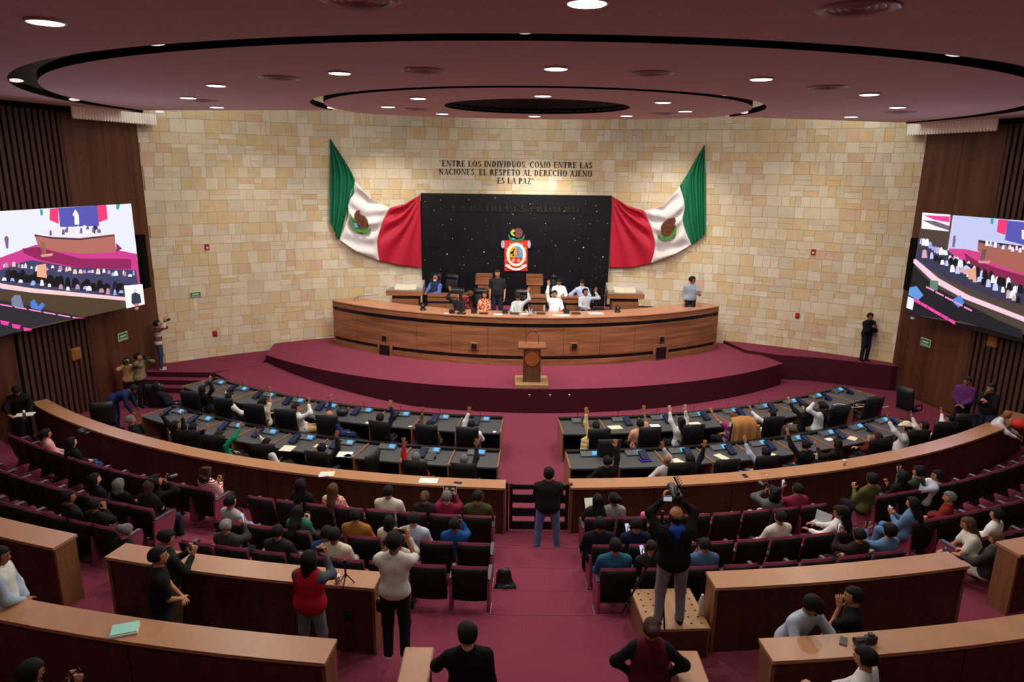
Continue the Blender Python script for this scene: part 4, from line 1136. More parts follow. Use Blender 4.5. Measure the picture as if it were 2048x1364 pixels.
# --- head template in head frame: origin at the head centre, +Y face, +Z up
def head_template():
    N_, M_ = 20, 16; vs = []
    for i in range(M_ + 1):
        t = PI * i / M_; z = math.cos(t)
        for k in range(N_):
            a = 2 * PI * k / N_; x, y = math.sin(t) * math.cos(a), math.sin(t) * math.sin(a)
            X, Y, Z = x * .078, y * .096, z * .115
            if Z < 0:
                q = -Z / .115
                X *= 1 - .30 * q * q; Y = Y * (1 - .12 * q) + .016 * q
                if y < 0: Y += .03 * q
            if y > 0:
                Y -= .008 * max(0, y) ** 2
                nose = math.exp(-(X / .013) ** 2) * math.exp(-((Z + .014) / .02) ** 2)
                Y += .026 * nose * y
                Y -= .010 * math.exp(-((abs(X) - .031) / .012) ** 2) * math.exp(-((Z - .012) / .011) ** 2) * y
                Y += .006 * math.exp(-((Z - .034) / .008) ** 2) * y * (abs(X) < .05)
                Y += .006 * math.exp(-(X / .022) ** 2) * math.exp(-((Z + .052) / .01) ** 2)
                Y += .008 * math.exp(-(X / .02) ** 2) * math.exp(-((Z + .09) / .014) ** 2)
            vs.append((X, Y, Z))
    fs = [(i * N_ + k, (i + 1) * N_ + k, (i + 1) * N_ + (k + 1) % N_, i * N_ + (k + 1) % N_) for i in range(M_) for k in range(N_)]
    ms = [0] * len(fs)
    b = MB(); b.add(vs, fs, 0, True)
    for sx in (-1, 1):
        b.ell((sx * .031, .079, .013), (.014, .007, .007), 8, 6, 1)
        b.box((sx * .031, .087, .032), (.028, .006, .006), mi=1)
        b.ell((sx * .076, -.004, -.004), (.010, .020, .031), 8, 6, 0)
    b.ell((0, .084, -.052), (.023, .008, .007), 8, 6, 2)
    return b
HEADT = head_template()
# --- hands: wrist at the origin, fingers along +Y, palm facing -Z, thumb on +X side
def hand_template(curl):
    pr = [(A_(0, -.03, 0), A_(0, .02, 0), .023, .026, A_(0, 0, 1), .75), (A_(-.018, .03, 0), A_(-.028, .082, 0), .02, .015, A_(0, 0, 1), .7), (A_(.016, .03, 0), A_(.026, .084, 0), .021, .015, A_(0, 0, 1), .7), (A_(0, .03, 0), A_(0, .085, 0), .022, .015, A_(0, 0, 1), .7)]
    for x, L_, sp in ((-.031, .062, -.16), (-.011, .078, -.04), (.011, .084, .05), (.031, .075, .15)):
        p = A_(x, .086, 0); an = curl * .35
        for sgm, r0, r1 in ((.45, .0105, .0098), (.3, .0098, .0092), (.25, .0092, .0085)):
            d = A_(sp * math.cos(an), math.cos(an), -math.sin(an)); q = p + d * L_ * sgm
            pr.append((p, q, r0, r1)); p = q; an += curl
    p = A_(.022, .015, -.004); q = p + A_(.034, .026, -.008); r = q + A_(.014, .03, -.008 - .02 * curl)
    pr += [(p, q, .014, .012), (q, r, .012, .0095)]
    return snet(pr, .0088, ks=.008)
HANDS = {c: hand_template(v) for c, v in (('open', .12), ('relax', .45), ('grip', 1.0))}
# --- hair templates in the head frame
def hair_template(kind):
    cap = [(A_(0, -.012, .022), A_(0, -.016, .022), .098, .098)]
    c0 = A_(0, -.010, .018)
    def cuts(z_face=.058, y_face=.03, z_low=-.055):
        return lambda X, Y, Z: -np.minimum.reduce([Y - y_face, z_face - Z]) * 0 + np.maximum(np.minimum(Y - y_face, z_face - Z), np.minimum(z_low - Z, Y + .2) if z_low is not None else -1e3)
    def mk(extra, cut, vox=.0155):
        # ellipsoid via scaled capsule
        V, Q = snet([(c0 * 0 + A_(0, -.004, .016), c0 * 0 + A_(0, -.020, .010), .107, .107, A_(1, 0, 0), .86)] + extra, vox, ks=.03, cuts=cut)
        return V, Q
    if kind == 'short': return mk([], cuts(.058, .03, -.045))
    if kind == 'crop':
        V, Q = mk([], cuts(.062, .02, -.035)); c = A_(0, -.012, 0); return c + (V - c) * .985, Q
    if kind == 'full': return mk([(A_(-.015, .02, .05), A_(.015, -.04, .045), .074, .08)], cuts(.056, .035, -.06))
    if kind == 'bald': return mk([], lambda X, Y, Z: np.maximum(np.minimum(Y + .015, .2 - Z) * 0 + np.maximum(Z - .035, Y - .0), -.06 - Z))
    if kind == 'bob': return mk([(A_(-.05, -.03, 0), A_(-.065, -.02, -.13), .05, .04), (A_(.05, -.03, 0), A_(.065, -.02, -.13), .05, .04), (A_(0, -.06, 0), A_(0, -.06, -.13), .07, .06)], cuts(.06, .03, None))
    if kind == 'curly':
        r = random.Random(4); ex = [(A_(-.05, -.03, 0), A_(-.07, -.02, -.12), .06, .05), (A_(.05, -.03, 0), A_(.07, -.02, -.12), .06, .05), (A_(0, -.06, .02), A_(0, -.06, -.13), .08, .07)]
        for i in range(22):
            a = r.uniform(0, 2 * PI); z = r.uniform(-.13, .11); q = A_(math.cos(a) * .1, math.sin(a) * .09 - .03, z)
            if q[1] < .03 or z > .07: ex.append((q, q * 1.02, .028, .028))
        return mk(ex, cuts(.06, .03, None))
    if kind == 'long': return mk([(A_(-.05, -.03, 0), A_(-.075, -.03, -.2), .05, .035), (A_(.05, -.03, 0), A_(.075, -.03, -.2), .05, .035), (A_(0, -.055, 0), A_(0, -.10, -.25), .075, .07, YF, .7), (A_(0, -.1, -.22), A_(0, -.125, -.38), .075, .05, YF, .55)], cuts(.06, .03, None), .018)
    if kind == 'pony': return mk([(A_(0, -.1, .04), A_(0, -.14, .0), .035, .04), (A_(0, -.135, .0), A_(0, -.15, -.2), .04, .022)], cuts(.058, .025, -.05))
    if kind == 'bun': return mk([(A_(0, -.12, .02), A_(0, -.14, .02), .055, .055)], cuts(.058, .025, -.05))
HAIRT = {}
HC = dict(k='0e0d0f', d='1d1512', b='3b2418', l='5a3c28', g='6e6c6b', w='8f8c88')
BODYPOSE = {
    'down': ((.03, .05, -.51), (.12, -.8, 0), 'relax', None), 'lap': ((-.05, .33, -.36), (.5, -.3, -.8), 'relax', None), 'desk': ((-.04, .42, -.24), (.5, -.2, -.8), 'relax', None),
    'phone': ((-.13, .31, -.12), (.35, -.1, -1), 'grip', (0, .35, .95)), 'phup': ((-.10, .34, .10), (.5, 0, -1), 'grip', (-.1, .2, 1)), 'cam': ((-.13, .20, .16), (.9, .1, -.6), 'grip', (-.3, .4, .8)),
    'camup': ((-.10, .26, .34), (.9, .1, -.3), 'grip', (-.2, .3, .9)), 'raise': ((.05, .12, .47), (.7, .4, -.2), 'open', (0, .1, 1)), 'bent': ((.16, .12, .22), (.8, .2, -.8), 'open', (-.1, .1, 1)),
    'clasp': ((-.16, .22, -.40), (.7, -.3, -.3), 'relax', (-.9, .3, -.2)), 'chin': ((-.14, .16, .06), (.3, .3, -1), 'relax', (-.2, .1, 1)), 'chest': ((-.16, .22, -.10), (.5, 0, -1), 'grip', (-.6, .4, .4)),
    'back': ((-.13, -.16, -.38), (.7, -.5, 0), 'relax', (-.8, -.3, -.3)), 'hip': ((.04, .02, -.36), (1, -.2, 0), 'relax', (-.6, .2, -.5)), 'hang': ((.02, .22, -.48), (.3, -.4, -.3), 'relax', None),
    'lean': ((.02, .36, -.30), (.7, -.1, -.5), 'relax', (-.7, .5, -.1)), 'paper': ((-.08, .36, -.16), (.5, 0, -1), 'grip', (-.3, .8, .3))}
def nrm_(v): return v / (np.linalg.norm(v) + 1e-9)
G1, G2, G3, G4, G5, G6 = 'presidium members', 'deputies at the front desks', 'deputies at the back desks', 'seated visitors', 'standing staff and press', 'people near the camera'
ITEMS = []
PEOPLE_POLAR = []
def rotm(yaw):
    c, s = math.cos(yaw), math.sin(yaw); return np.array([[c, -s, 0], [s, c, 0], [0, 0, 1]])
def person(label, px, py, fz, pose='sit', yaw=0, h=1.70, wd=1.0, skin='b', hair='short', hc='k', top='222222', sl='long', bot='1b1d26', arms=('lap', 'lap'), hp=-8, hy=0, lean=None,
           handR=None, handL=None, vest=None, item=None, snap=None, vox=.025, mat=None, shoe='151515', group=None, stance=.11, hat=None, legs=None, twist=0, inset=0, rel=True, mask=False, hood=None, lane=0.0, posy=None):
    """px,py: pixel of the head centre; fz: floor height; yaw: degrees off the direction towards the stage (rel) or absolute"""
    s = h / 1.70; HS = 1.08
    sit = pose == 'sit'
    if lean is None: lean = -6 if sit else 2
    ln = math.radians(lean)
    hipz = .54 if sit else .93 * s
    if pose == 'kneel': hipz = .62
    up = A_(math.sin(math.radians(lane)), math.sin(ln), math.cos(ln)); up = nrm_(up)
    fw = nrm_(A_(0, math.cos(ln), -math.sin(ln)) - up * float(A_(0, math.cos(ln), -math.sin(ln)) @ up)); rt = np.cross(fw, up)
    tw = math.radians(twist); fw, rt = fw * math.cos(tw) - rt * math.sin(tw), rt * math.cos(tw) + fw * math.sin(tw)
    pel = A_(0, 0, hipz)
    waist = pel + up * .14 * s; chest = pel + up * .32 * s; neck = pel + up * .50 * s
    hpR, hyR = math.radians(hp), math.radians(hy)
    # head frame relative to world-ish local frame
    hf = A_(-math.sin(hyR) * math.cos(hpR), math.cos(hyR) * math.cos(hpR), math.sin(hpR)); hf = hf[0] * rt + hf[1] * nrm_(fw * A_(1, 1, 0.35)) + hf[2] * A_(0, 0, 1); hf = nrm_(hf)
    hr = nrm_(np.cross(hf, A_(0, 0, 1) * .75 + up * .25)); hu = np.cross(hr, hf)
    head = neck + up * .055 * s + nrm_(up * .6 + A_(0, 0, .4)) * .092 * s + hf * .02
    # world placement
    pz = fz + head[2]
    v = aty(px, py, posy) if posy else at(px, py, pz)
    if posy: fz = v.z - head[2]
    r, a = polar(v)
    if snap: 
        r = snap - (head[1]) + .05 if snap else r; v = P(r, a, v.z)
    Y = math.radians(yaw + (a if rel else 0))
    R = rotm(Y)
    root = A_(v.x, v.y, fz) - R @ A_(head[0], head[1], 0)
    rr, ra_ = polar(root)
    if sit and group in (G2, G3) and exec_pos:
        e_ = min(exec_pos, key=lambda q: (q[1].x - root[0]) ** 2 + (q[1].y - root[1]) ** 2)
        if math.hypot(e_[1].x - root[0], e_[1].y - root[1]) < .8:
            root[0] = e_[1].x * .4 + root[0] * .6; root[1] = e_[1].y * .4 + root[1] * .6 + .05
            rr, ra_ = polar(root)
    rmin = 17.9 if group == G2 else (20.1 if group == G3 else 0)
    if rmin and rr < rmin:
        q = P(rmin, ra_); root[0], root[1] = q.x, q.y
    if snap: PEOPLE_POLAR.append((rr, ra_))
    toW = lambda q: R @ q + root
    fromW = lambda q: R.T @ (np.array(q) - root)
    shw = .165 * s * (.5 + .5 * wd) * (1.07 if hair not in ('long', 'bob', 'curly', 'pony', 'bun') else .95)
    body, shirt, pants = [], [], []
    cl = .013
    def T_(lst, a, b, ra, rb, f=None, k=1, g=0): lst.append((a, b, ra + g, rb + g, f, k) if f is not None else (a, b, ra + g, rb + g))
    torso = [(pel - rt * .075, pel + rt * .075, .112 * wd, .112 * wd, fw, .88), (pel, waist, .125 * wd, .122 * wd, fw, .8), (waist - rt * .035, chest - rt * .06, .118 * wd, .126 * wd, fw, .80), (waist + rt * .035, chest + rt * .06, .118 * wd, .126 * wd, fw, .80),
             (neck - up * .10 - rt * shw * .62, neck - up * .10 + rt * shw * .62, .085, .085, fw, .85), (neck - up * .03 - rt * .05, neck - up * .03 + rt * .05, .05, .05)]
    if wd > 1.12: torso.append((waist + fw * .05, pel + fw * .05 + up * .05, .13 * wd, .12 * wd, fw, .9))
    for t_ in torso: T_(body, t_[0], t_[1], t_[2] - .006, t_[3] - .006, *(t_[4:] if len(t_) > 4 else ()))
    body.append((neck - up * .04, head - hu * .04 - hf * .01, .06 * s, .056 * s))
    jk = .012 if vest is None else .006
    for t_ in torso[1:] if True else torso: T_(shirt, t_[0], t_[1], t_[2], t_[3], *(t_[4:] if len(t_) > 4 else ()), g=cl + (.006 if sl == 'jacket' else 0)) if len(t_) > 4 else T_(shirt, t_[0], t_[1], t_[2], t_[3], g=.012)
    T_(shirt, pel - rt * .075 + up * .03, pel + rt * .075 + up * .03, .120 * wd, .120 * wd, fw, 1.0, g=cl)
    # arms
    hands = []; wrists = []
    for si, sd in ((1, 'R'), (-1, 'L')):
        ap = arms[0] if sd == 'R' else arms[1]
        tgt, hint, curl, fdir = BODYPOSE[ap]
        sh = neck - up * .085 * s + rt * si * (shw + .012)
        to3 = lambda q: rt * (si * q[0]) + nrm_(fw * A_(1, 1, .3)) * q[1] + A_(0, 0, 1) * q[2]
        wr_ = sh + to3(A_(*tgt)) * s
        hw_ = handR if sd == 'R' else handL
        L1, L2 = .285 * s, .25 * s
        if hw_ is not None:
            # hand pixel: point on the ray closest to the shoulder
            dd = np.array(ray(hw_[0], hw_[1])); dd = dd / np.linalg.norm(dd)
            shW = toW(sh); oc = A_(0, 0, CAMZ)
            g = float((shW - oc) @ dd) + (hw_[2] if len(hw_) > 2 else -.05)
            hc_ = fromW(oc + dd * g)
            dv = hc_ - sh; Ln = np.linalg.norm(dv); dv = dv / Ln
            wr_ = sh + dv * (min(Ln, (L1 + L2) * .985 + .09) - .08)
            curl = 'open'; fdir = None
            hintv = nrm_(rt * si * .7 + fw * .35 - A_(0, 0, .5))
            fd_w = nrm_(dv * .5 + A_(0, 0, .8))
        else:
            hintv = nrm_(to3(A_(*hint))); fd_w = None
        D = wr_ - sh; dl = np.linalg.norm(D)
        if dl > (L1 + L2) * .985: wr_ = sh + D / dl * (L1 + L2) * .985; D = wr_ - sh; dl = np.linalg.norm(D)
        u = D / dl; x = (L1 * L1 - L2 * L2 + dl * dl) / (2 * dl); hh = math.sqrt(max(0, L1 * L1 - x * x))
        pv = hintv - u * float(hintv @ u); pv = nrm_(pv)
        el = sh + u * x + pv * hh
        T_(body, sh, el, .046 * s, .037 * s); T_(body, el, wr_, .037 * s, .025 * s)
        if sl != 'none':
            T_(shirt, sh, el, .052 * s * (.7 + .3 * wd), .047 * s, g=cl)
            if sl in ('long', 'jacket'): T_(shirt, el, wr_ - nrm_(wr_ - el) * .035, .046 * s, .034 * s, g=.010)
            if sl == 'short': shirt[-1] = (sh, sh + (el - sh) * .72, .056 * s * (.7 + .3 * wd) + cl, .052 * s + cl)
        if fdir is not None: fdv = nrm_(rt * (si * fdir[0]) + fw * fdir[1] + A_(0, 0, 1) * fdir[2])
        elif fd_w is not None: fdv = fd_w
        else: fdv = nrm_(wr_ - el)
        # palm normal: away from the body's front for raised hands, down for resting ones
        pn = fw if (ap in ('raise', 'bent', 'phup', 'cam', 'camup', 'phone', 'chest', 'chin') or hw_ is not None) else -A_(0, 0, 1)
        if ap in ('phone', 'phup', 'cam', 'camup', 'chest', 'chin'): pn = -rt * si
        if ap in ('down', 'hang'): pn = -rt * si
        pn = nrm_(pn - fdv * float(pn @ fdv))
        ex_ = np.cross(fdv, -pn)
        V, Q = HANDS[curl]
        # thumb towards the body's midline side / up
        VV = V.copy()
        want = -rt * si if (ap in ('raise', 'bent') or hw_ is not None or pn[2] < -.5) else A_(0, 0, 1)
        flip = 1 if float(ex_ @ want) > 0 else -1
        Hm = np.stack([ex_ * flip, fdv, -pn], 1) * s
        hands.append(((Hm @ VV.T).T + wr_, Q if flip > 0 else Q[:, ::-1])); wrists.append((wr_, fdv, pn, el))
    # legs
    feet = []
    for si in (-1, 1):
        hip = pel + rt * si * .085 * s * wd
        if sit:
            kn = A_(si * (.12 + (stance - .11)), .42 * s, .50); an = kn + A_(si * .01, .06, -.41)
            if legs == 'out': kn = A_(si * .11, .40 * s, .48); an = kn + A_(si * .02, .26, -.33)
        elif pose == 'kneel':
            kn = A_(si * .12, .30, .2 if si < 0 else .5); an = kn + (A_(0, -.38, -.08) if si < 0 else A_(0, .05, -.42))
        else:
            an = A_(si * stance, .0, .09)
            if legs == 'step': an = A_(si * stance, .14 * si, .09)
            kn = (hip + an) / 2 + A_(si * .01, .03, 0)
        T_(body, hip, kn, .078 * s, .055 * s); T_(body, kn, an, .052 * s, .036 * s)
        T_(pants, hip, kn, .086 * s * (.6 + .4 * wd), .062 * s, g=cl); T_(pants, kn, an + A_(0, 0, .0), .062 * s, .05 * s, g=.010)
        feet.append(an)
    T_(pants, pel - rt * .07, pel + rt * .07, .112 * wd, .112 * wd, fw, .95, g=cl)
    zc = (float(pel[2]) + .02)
    # meshes
    t = thing('person', label, 'person', tuple(root), Y, group or 'people in the chamber')
    def mk(name, VQ, mats, mi=None):
        V, Q = VQ
        me = bpy.data.meshes.new(name); me.from_pydata(V.tolist(), [], Q.tolist())
        for m_ in (mats if isinstance(mats, (list, tuple)) else [mats]): me.materials.append(m_)
        if mi is not None: me.polygons.foreach_set('material_index', mi)
        me.polygons.foreach_set('use_smooth', [True] * len(me.polygons)); me.update()
        ob = bpy.data.objects.new(name, me); COL.objects.link(ob); ob.parent = t
        return ob
    V, Q = snet(body, vox)
    parts = [(V, Q, None)] + [(a, b, None) for a, b in hands]
    Hm = np.stack([hr, hf, hu], 1)
    HV = (Hm @ (np.array(HEADT.v) * s * HS).T).T + head
    vv = []; ff = []; mm = []; o = 0
    for a, b, _ in parts:
        vv.append(a); ff += (b + o).tolist(); mm += [0] * len(b); o += len(a)
    vv.append(HV); ff += [tuple(i + o for i in f) for f in HEADT.f]; mm += HEADT.m
    me = bpy.data.meshes.new('body'); me.from_pydata(np.concatenate(vv).tolist(), [], ff)
    for m_ in (SKIN[skin], EYE, LIP): me.materials.append(m_)
    me.polygons.foreach_set('material_index', mm); me.polygons.foreach_set('use_smooth', [True] * len(ff)); me.update()
    ob = bpy.data.objects.new('body', me); COL.objects.link(ob); ob.parent = t
    tm = mat or cloth(top)
    low = float(pel[2]) - (.10 if sl == 'jacket' else .06)
    cut = None
    if not sit and abs(lean) < 25 and pose != 'kneel': cut = lambda X, Y, Z: low - Z
    mk('jacket' if sl == 'jacket' else 'shirt', snet(shirt, vox, ks=.06, cuts=cut), tm)
    if vest:
        vs_ = [p_ for p_ in shirt if p_[2] > .075 or np.linalg.norm(p_[0] - p_[1]) < .15]
        vs_ = [(p_[0], p_[1], p_[2] + .010, p_[3] + .010) + tuple(p_[4:]) for p_ in vs_]
        mk('vest', snet(vs_, vox, ks=.06, cuts=cut), cloth(vest))
    mk('trousers', snet(pants, vox), cloth(bot))
    for an in feet:
        b = MB(); fy = A_(0, 1, 0)
        V, Q = snet([(an + A_(0, -.03, -.045), an + A_(0, .04, -.05), .042, .042), (an + A_(0, .04, -.058), an + A_(0, .15, -.062), .04, .03, A_(0, 0, 1), .8)], .02, cuts=lambda X, Y, Z: (float(an[2]) - .088) - Z)
        mk('shoe', (V, Q), cloth(shoe))
    if hair != 'none':
        if hair not in HAIRT: HAIRT[hair] = hair_template(hair)
        V, Q = HAIRT[hair]
        mk('hair', ((Hm @ (V * s * HS).T).T + head, Q), M('hair_' + hc, HC[hc], .75, .25, tex='noise', sc=(30, 30, 8), amp=.45, bump=.8))
    if hat == 'cowboy':
        b = MB(); 
        prof = [(.02, .16), (.05, .165), (.075, .15), (.088, .09), (.092, .05), (.10, .048), (.135, .05), (.16, .058), (.163, .053), (.135, .042), (.09, .04)]
        b.lathe(prof, n=24); vs2 = []
        for x, y, z in b.v:
            z2 = z + (.35 * x * x / .18 if abs(x) > .09 else 0) * (1 if z < .1 else 0) - (.03 if (abs(x) < .03 and z > .14) else 0)
            vs2.append(tuple(Hm @ (A_(x * .95, y * 1.15 - .01, z2 + .015) * s) + head))
        b.v = vs2; b.build('cowboy_hat', M('straw_hat', 'dcd2b4', .8, .2), t)
    if hat == 'cap':
        b = MB(); b.ell((0, 0, 0), (.088, .105, .075), 14, 8); b.box((0, .12, -.01), (.13, .1, .01))
        b.v = [tuple(Hm @ (A_(x, y - .01, z + .055) * s) + head) for x, y, z in b.v]; b.build('cap', cloth(top if hat is None else '1c1c20'), t)
    if hood:
        mk('hood_lining', snet([(neck - fw * .07 - rt * .06, neck - fw * .07 + rt * .06, .05, .05), (neck - fw * .09 - rt * .03, neck - fw * .12 - up * .10, .055, .03)], .018), cloth(hood))
    if mask:
        b = MB(); b.ell((0, 0, 0), (.062, .045, .05), 12, 8); b.v = [tuple(Hm @ (A_(x, y + .062, z - .045) * s) + head) for x, y, z in b.v]; b.build('face_mask', M('mask_blue', 'cfe4f2', .7), t)
    if item:
        ITEMS.append((item, label, [toW(w_[0]) for w_ in wrists], R, [R @ w_[1] for w_ in wrists], toW(head), R @ hf))
    return t

def held_items():
    for (item, lab, wr_, R, fd, hd, hf) in ITEMS:
        kind, which, desc = item
        if which == 'both': c = (wr_[0] + wr_[1]) / 2 + (fd[0] + fd[1]) / 2 * .085
        else: c = wr_[0 if which == 'R' else 1] + fd[0 if which == 'R' else 1] * .09
        look = nrm_(c - hd)
        rt = nrm_(np.cross(look, A_(0, 0, 1))); up = np.cross(rt, look)
        Mx = Matrix([[rt[0], look[0], up[0]], [rt[1], look[1], up[1]], [rt[2], look[2], up[2]]])
        t = thing(kind.split(':')[0], desc, kind.split(':')[0].replace('_', ' ').split(' ')[-1] if 'phone' not in kind else 'phone', tuple(c))
        t.rotation_euler = Mx.to_euler()
        if kind.startswith('phone'):
            land = 'land' in kind; case = kind.split(':')[2] if kind.count(':') > 1 else '1a1a1e'
            sz = (.155, .012, .078) if land else (.078, .012, .155)
            t.name = 'phone'
            b = MB(); b.box((0, 0, 0), sz, bev=.004); b.build('phone_body', M('phone_case_' + case, case, .4), t)
            b = MB(); b.box((0, -.0075, 0), (sz[0] - .012, .002, sz[2] - .012)); b.build('display', M('phone_lit', 'b8c0ec', emit=.9) if 'lit' in kind else M('phone_dark', '2a2a38', .2, emit=0), t)
        elif kind == 'camera':
            b = MB(); b.box((0, 0, 0), (.14, .06, .10), bev=.012); b.box((0, 0, .062), (.06, .055, .035), bev=.01); b.build('camera_body', BLACKP, t)
            b = MB(); b.tube([(0, .03, -.005), (0, .09, -.005), (0, .17, -.005)], [.036, .038, .042], 14); b.build('lens', M('lens_grey', '3a3c40', .3, .5), t)
        elif kind == 'tablet':
            b = MB(); b.box((0, 0, 0), (.26, .012, .19), bev=.004); b.build('tablet_body', M('tablet_white', 'd8d8da', .4), t); b = MB(); b.box((0, -.0075, 0), (.235, .002, .165)); b.build('display', M('tablet_grey', '56585c', .3), t)
        elif kind == 'paper':
            b = MB(); b.box((0, 0, 0), (.21, .004, .29)); b.build('sheet', WHITEP, t)
        elif kind == 'pen':
            b = MB(); b.tube([(-.08, 0, 0), (.08, 0, .02)], .006, 6); b.build('barrel', M('orange_pen', 'd07848', .4), t)
# ================================================================ WHO IS WHERE
G1, G2, G3, G4, G5, G6 = 'presidium members', 'deputies at the front desks', 'deputies at the back desks', 'seated visitors', 'standing staff and press', 'people near the camera'
FLO = M('cloth_floral', 'e0c8b0', .85, .1, tex='spots', sc=(16, 16, 16), col2='b8502f')
FLO2 = M('cloth_floral_blue', '7fc4d6', .85, .1, tex='spots', sc=(12, 12, 12), col2='b03a6a')
STR = M('cloth_stripes', 'e8e2de', .85, .1, tex='stripes', sc=(1, 1, 9), col2='b02a38')
BW = M('cloth_black_white', 'c9c9c9', .9, .1, tex='noise', sc=(45, 45, 45), col2='1a1a1c')
GREY2 = M('cloth_fine_stripe', 'c9c2c0', .85, .1, tex='stripes', sc=(1, 1, 1), col2='7a4a4c')
ORG = M('cloth_red_print', 'c8503c', .85, .1, tex='spots', sc=(18, 18, 18), col2='e8c8b0')
Pn = person
# ---- presidium, facing the hall (their right hand is on the viewer's left)
D_ = dict(yaw=180, vox=.027, group=G1)
Pn('woman in black blazer with long dark hair raising her right hand at the presidium', 917, 592, F1, h=1.72, wd=.9, skin='c', hair='long', hc='d', top='1c1d20', sl='jacket', arms=('raise', 'desk'), handR=(899, 577), hy=-35, hp=0, **D_)
Pn('woman in a bright embroidered blouse with shoulder-length hair at the presidium', 970, 590, F1, h=1.70, wd=1.05, skin='b', hair='bob', hc='b', mat=FLO, sl='short', arms=('desk', 'desk'), hy=-10, hp=-5, **D_)
Pn('woman in pale grey shirt with curly hair looking down, left hand raised', 1036, 595, F1, h=1.70, wd=.95, skin='b', hair='curly', hc='d', top='b9c2c4', arms=('desk', 'raise'), handL=(1058, 580), hp=-38, hy=0, **D_)
Pn('man in white shirt and glasses with his right arm raised high at the presidium', 1109, 588, F1, h=1.80, wd=1.15, skin='b', hair='short', hc='k', top='f0eeea', arms=('raise', 'desk'), handR=(1097, 565), hy=-10, hp=-4, **D_)
Pn('man in pale grey-blue shirt raising his left hand at the right of the presidium', 1171, 584, F1, h=1.80, wd=1.0, skin='c', hair='short', hc='k', top='a9b0ba', arms=('desk', 'raise'), handL=(1193, 580), hy=15, hp=0, **D_)
Pn('man in blue shirt, navy vest and face mask in the rear presidium row', 871, 557, F2, h=1.80, wd=1.1, skin='c', hair='bald', hc='k', top='5468b0', vest='26304e', arms=('desk', 'desk'), mask=True, hp=-8, **D_)
Pn('man in white shirt looking down in the rear presidium row', 1118, 564, F2, h=1.78, skin='b', hair='short', hc='k', top='eceae6', arms=('desk', 'desk'), hp=-35, **D_)
Pn('man in pale blue shirt writing in the rear presidium row at right', 1164, 566, F2, h=1.78, skin='d', hair='short', hc='d', top='a9b6dc', arms=('hip', 'desk'), hp=-35, **D_)
Pn('tall man standing in black short-sleeved shirt and navy trousers behind the presidium', 995, 547, F2, 'stand', h=1.87, wd=1.15, skin='b', hair='short', hc='d', top='222427', sl='short', bot='20243a', arms=('down', 'down'), yaw=180, vox=.025, group=G1, hp=-5)
Pn('woman in maroon sweater bending over between the presidium chairs', 941, 588, F1, 'stand', h=1.70, wd=.95, skin='b', hair='long', hc='l', top='7c1f38', bot='d8d0cc', arms=('hang', 'hang'), lean=50, hp=-50, yaw=-100, posy=25.0, vox=.027, group=G1)
Pn('man in grey-blue shirt standing with papers at the right end of the presidium', 1385, 560, F1, 'stand', h=1.82, wd=1.1, skin='c', hair='short', hc='k', top='8f9bac', bot='222226', arms=('down', 'paper'), yaw=150, hy=55, hp=-12, vox=.025, group=G1, item=('paper', 'L', 'white sheet held by the man at the right end of the presidium'))
# ---- security and photographers
Pn('guard in black jacket and dark jeans standing against the stone wall at right', 1741, 633, .88, 'stand', h=1.72, wd=1.05, skin='c', hair='short', hc='k', top='161a18', sl='jacket', bot='1c222e', arms=('chest', 'chest'), yaw=150, hy=-10, hp=-10, vox=.025, group=G5, item=('phone', 'R', 'dark phone held by the guard against the stone wall'))
Pn('photographer in striped shirt and jeans aiming a camera on the left steps', 315, 648, .5, 'stand', h=1.70, skin='b', hair='short', hc='d', mat=GREY2, sl='long', bot='34465c', shoe='c9c9c9', arms=('camup', 'cam'), yaw=-15, hp=8, hy=-10, vox=.025, group=G5, item=('camera', 'both', 'black camera raised by the photographer on the left steps'))
b_ = aty(312, 692, 22.1)
Pn('photographer in tan open jacket holding a camera to the face, left wall', 253, 722, .0, 'stand', h=1.64, skin='d', hair='long', hc='d', top='c8a06c', vest=None, sl='long', bot='241c1a', arms=('cam', 'cam'), yaw=205, hp=0, vox=.025, group=G5, item=('camera', 'both', 'black camera at the face of the photographer in tan'), rel=False, posy=20.9)
Pn('photographer in khaki pocket vest with a long lens by the left wall', 277, 714, .0, 'stand', h=1.72, skin='b', hair='short', hc='d', top='6d6350', vest='8a7d5e', bot='17171a', arms=('cam', 'cam'), yaw=-100, hp=0, vox=.025, group=G5, item=('camera', 'both', 'black camera of the photographer in the khaki vest'), rel=False, posy=20.3)
Pn('man in dark blue suit bending forward by the left wooden wall', 268, 778, 0, 'stand', h=1.7, wd=1.1, skin='c', hair='short', hc='k', top='1f2a52', sl='jacket', bot='1a2244', arms=('hang', 'hang'), lean=66, hp=-30, yaw=-80, rel=False, vox=.027, group=G5)
Pn('bearded man in black jacket writing at the left end of the long barrier', 33, 782, 0, 'stand', h=1.68, wd=1.1, skin='b', hair='full', hc='k', top='171a1a', sl='jacket', arms=('lean', 'lean'), yaw=-150, lean=22, hp=-45, rel=False, vox=.026, group=G5)
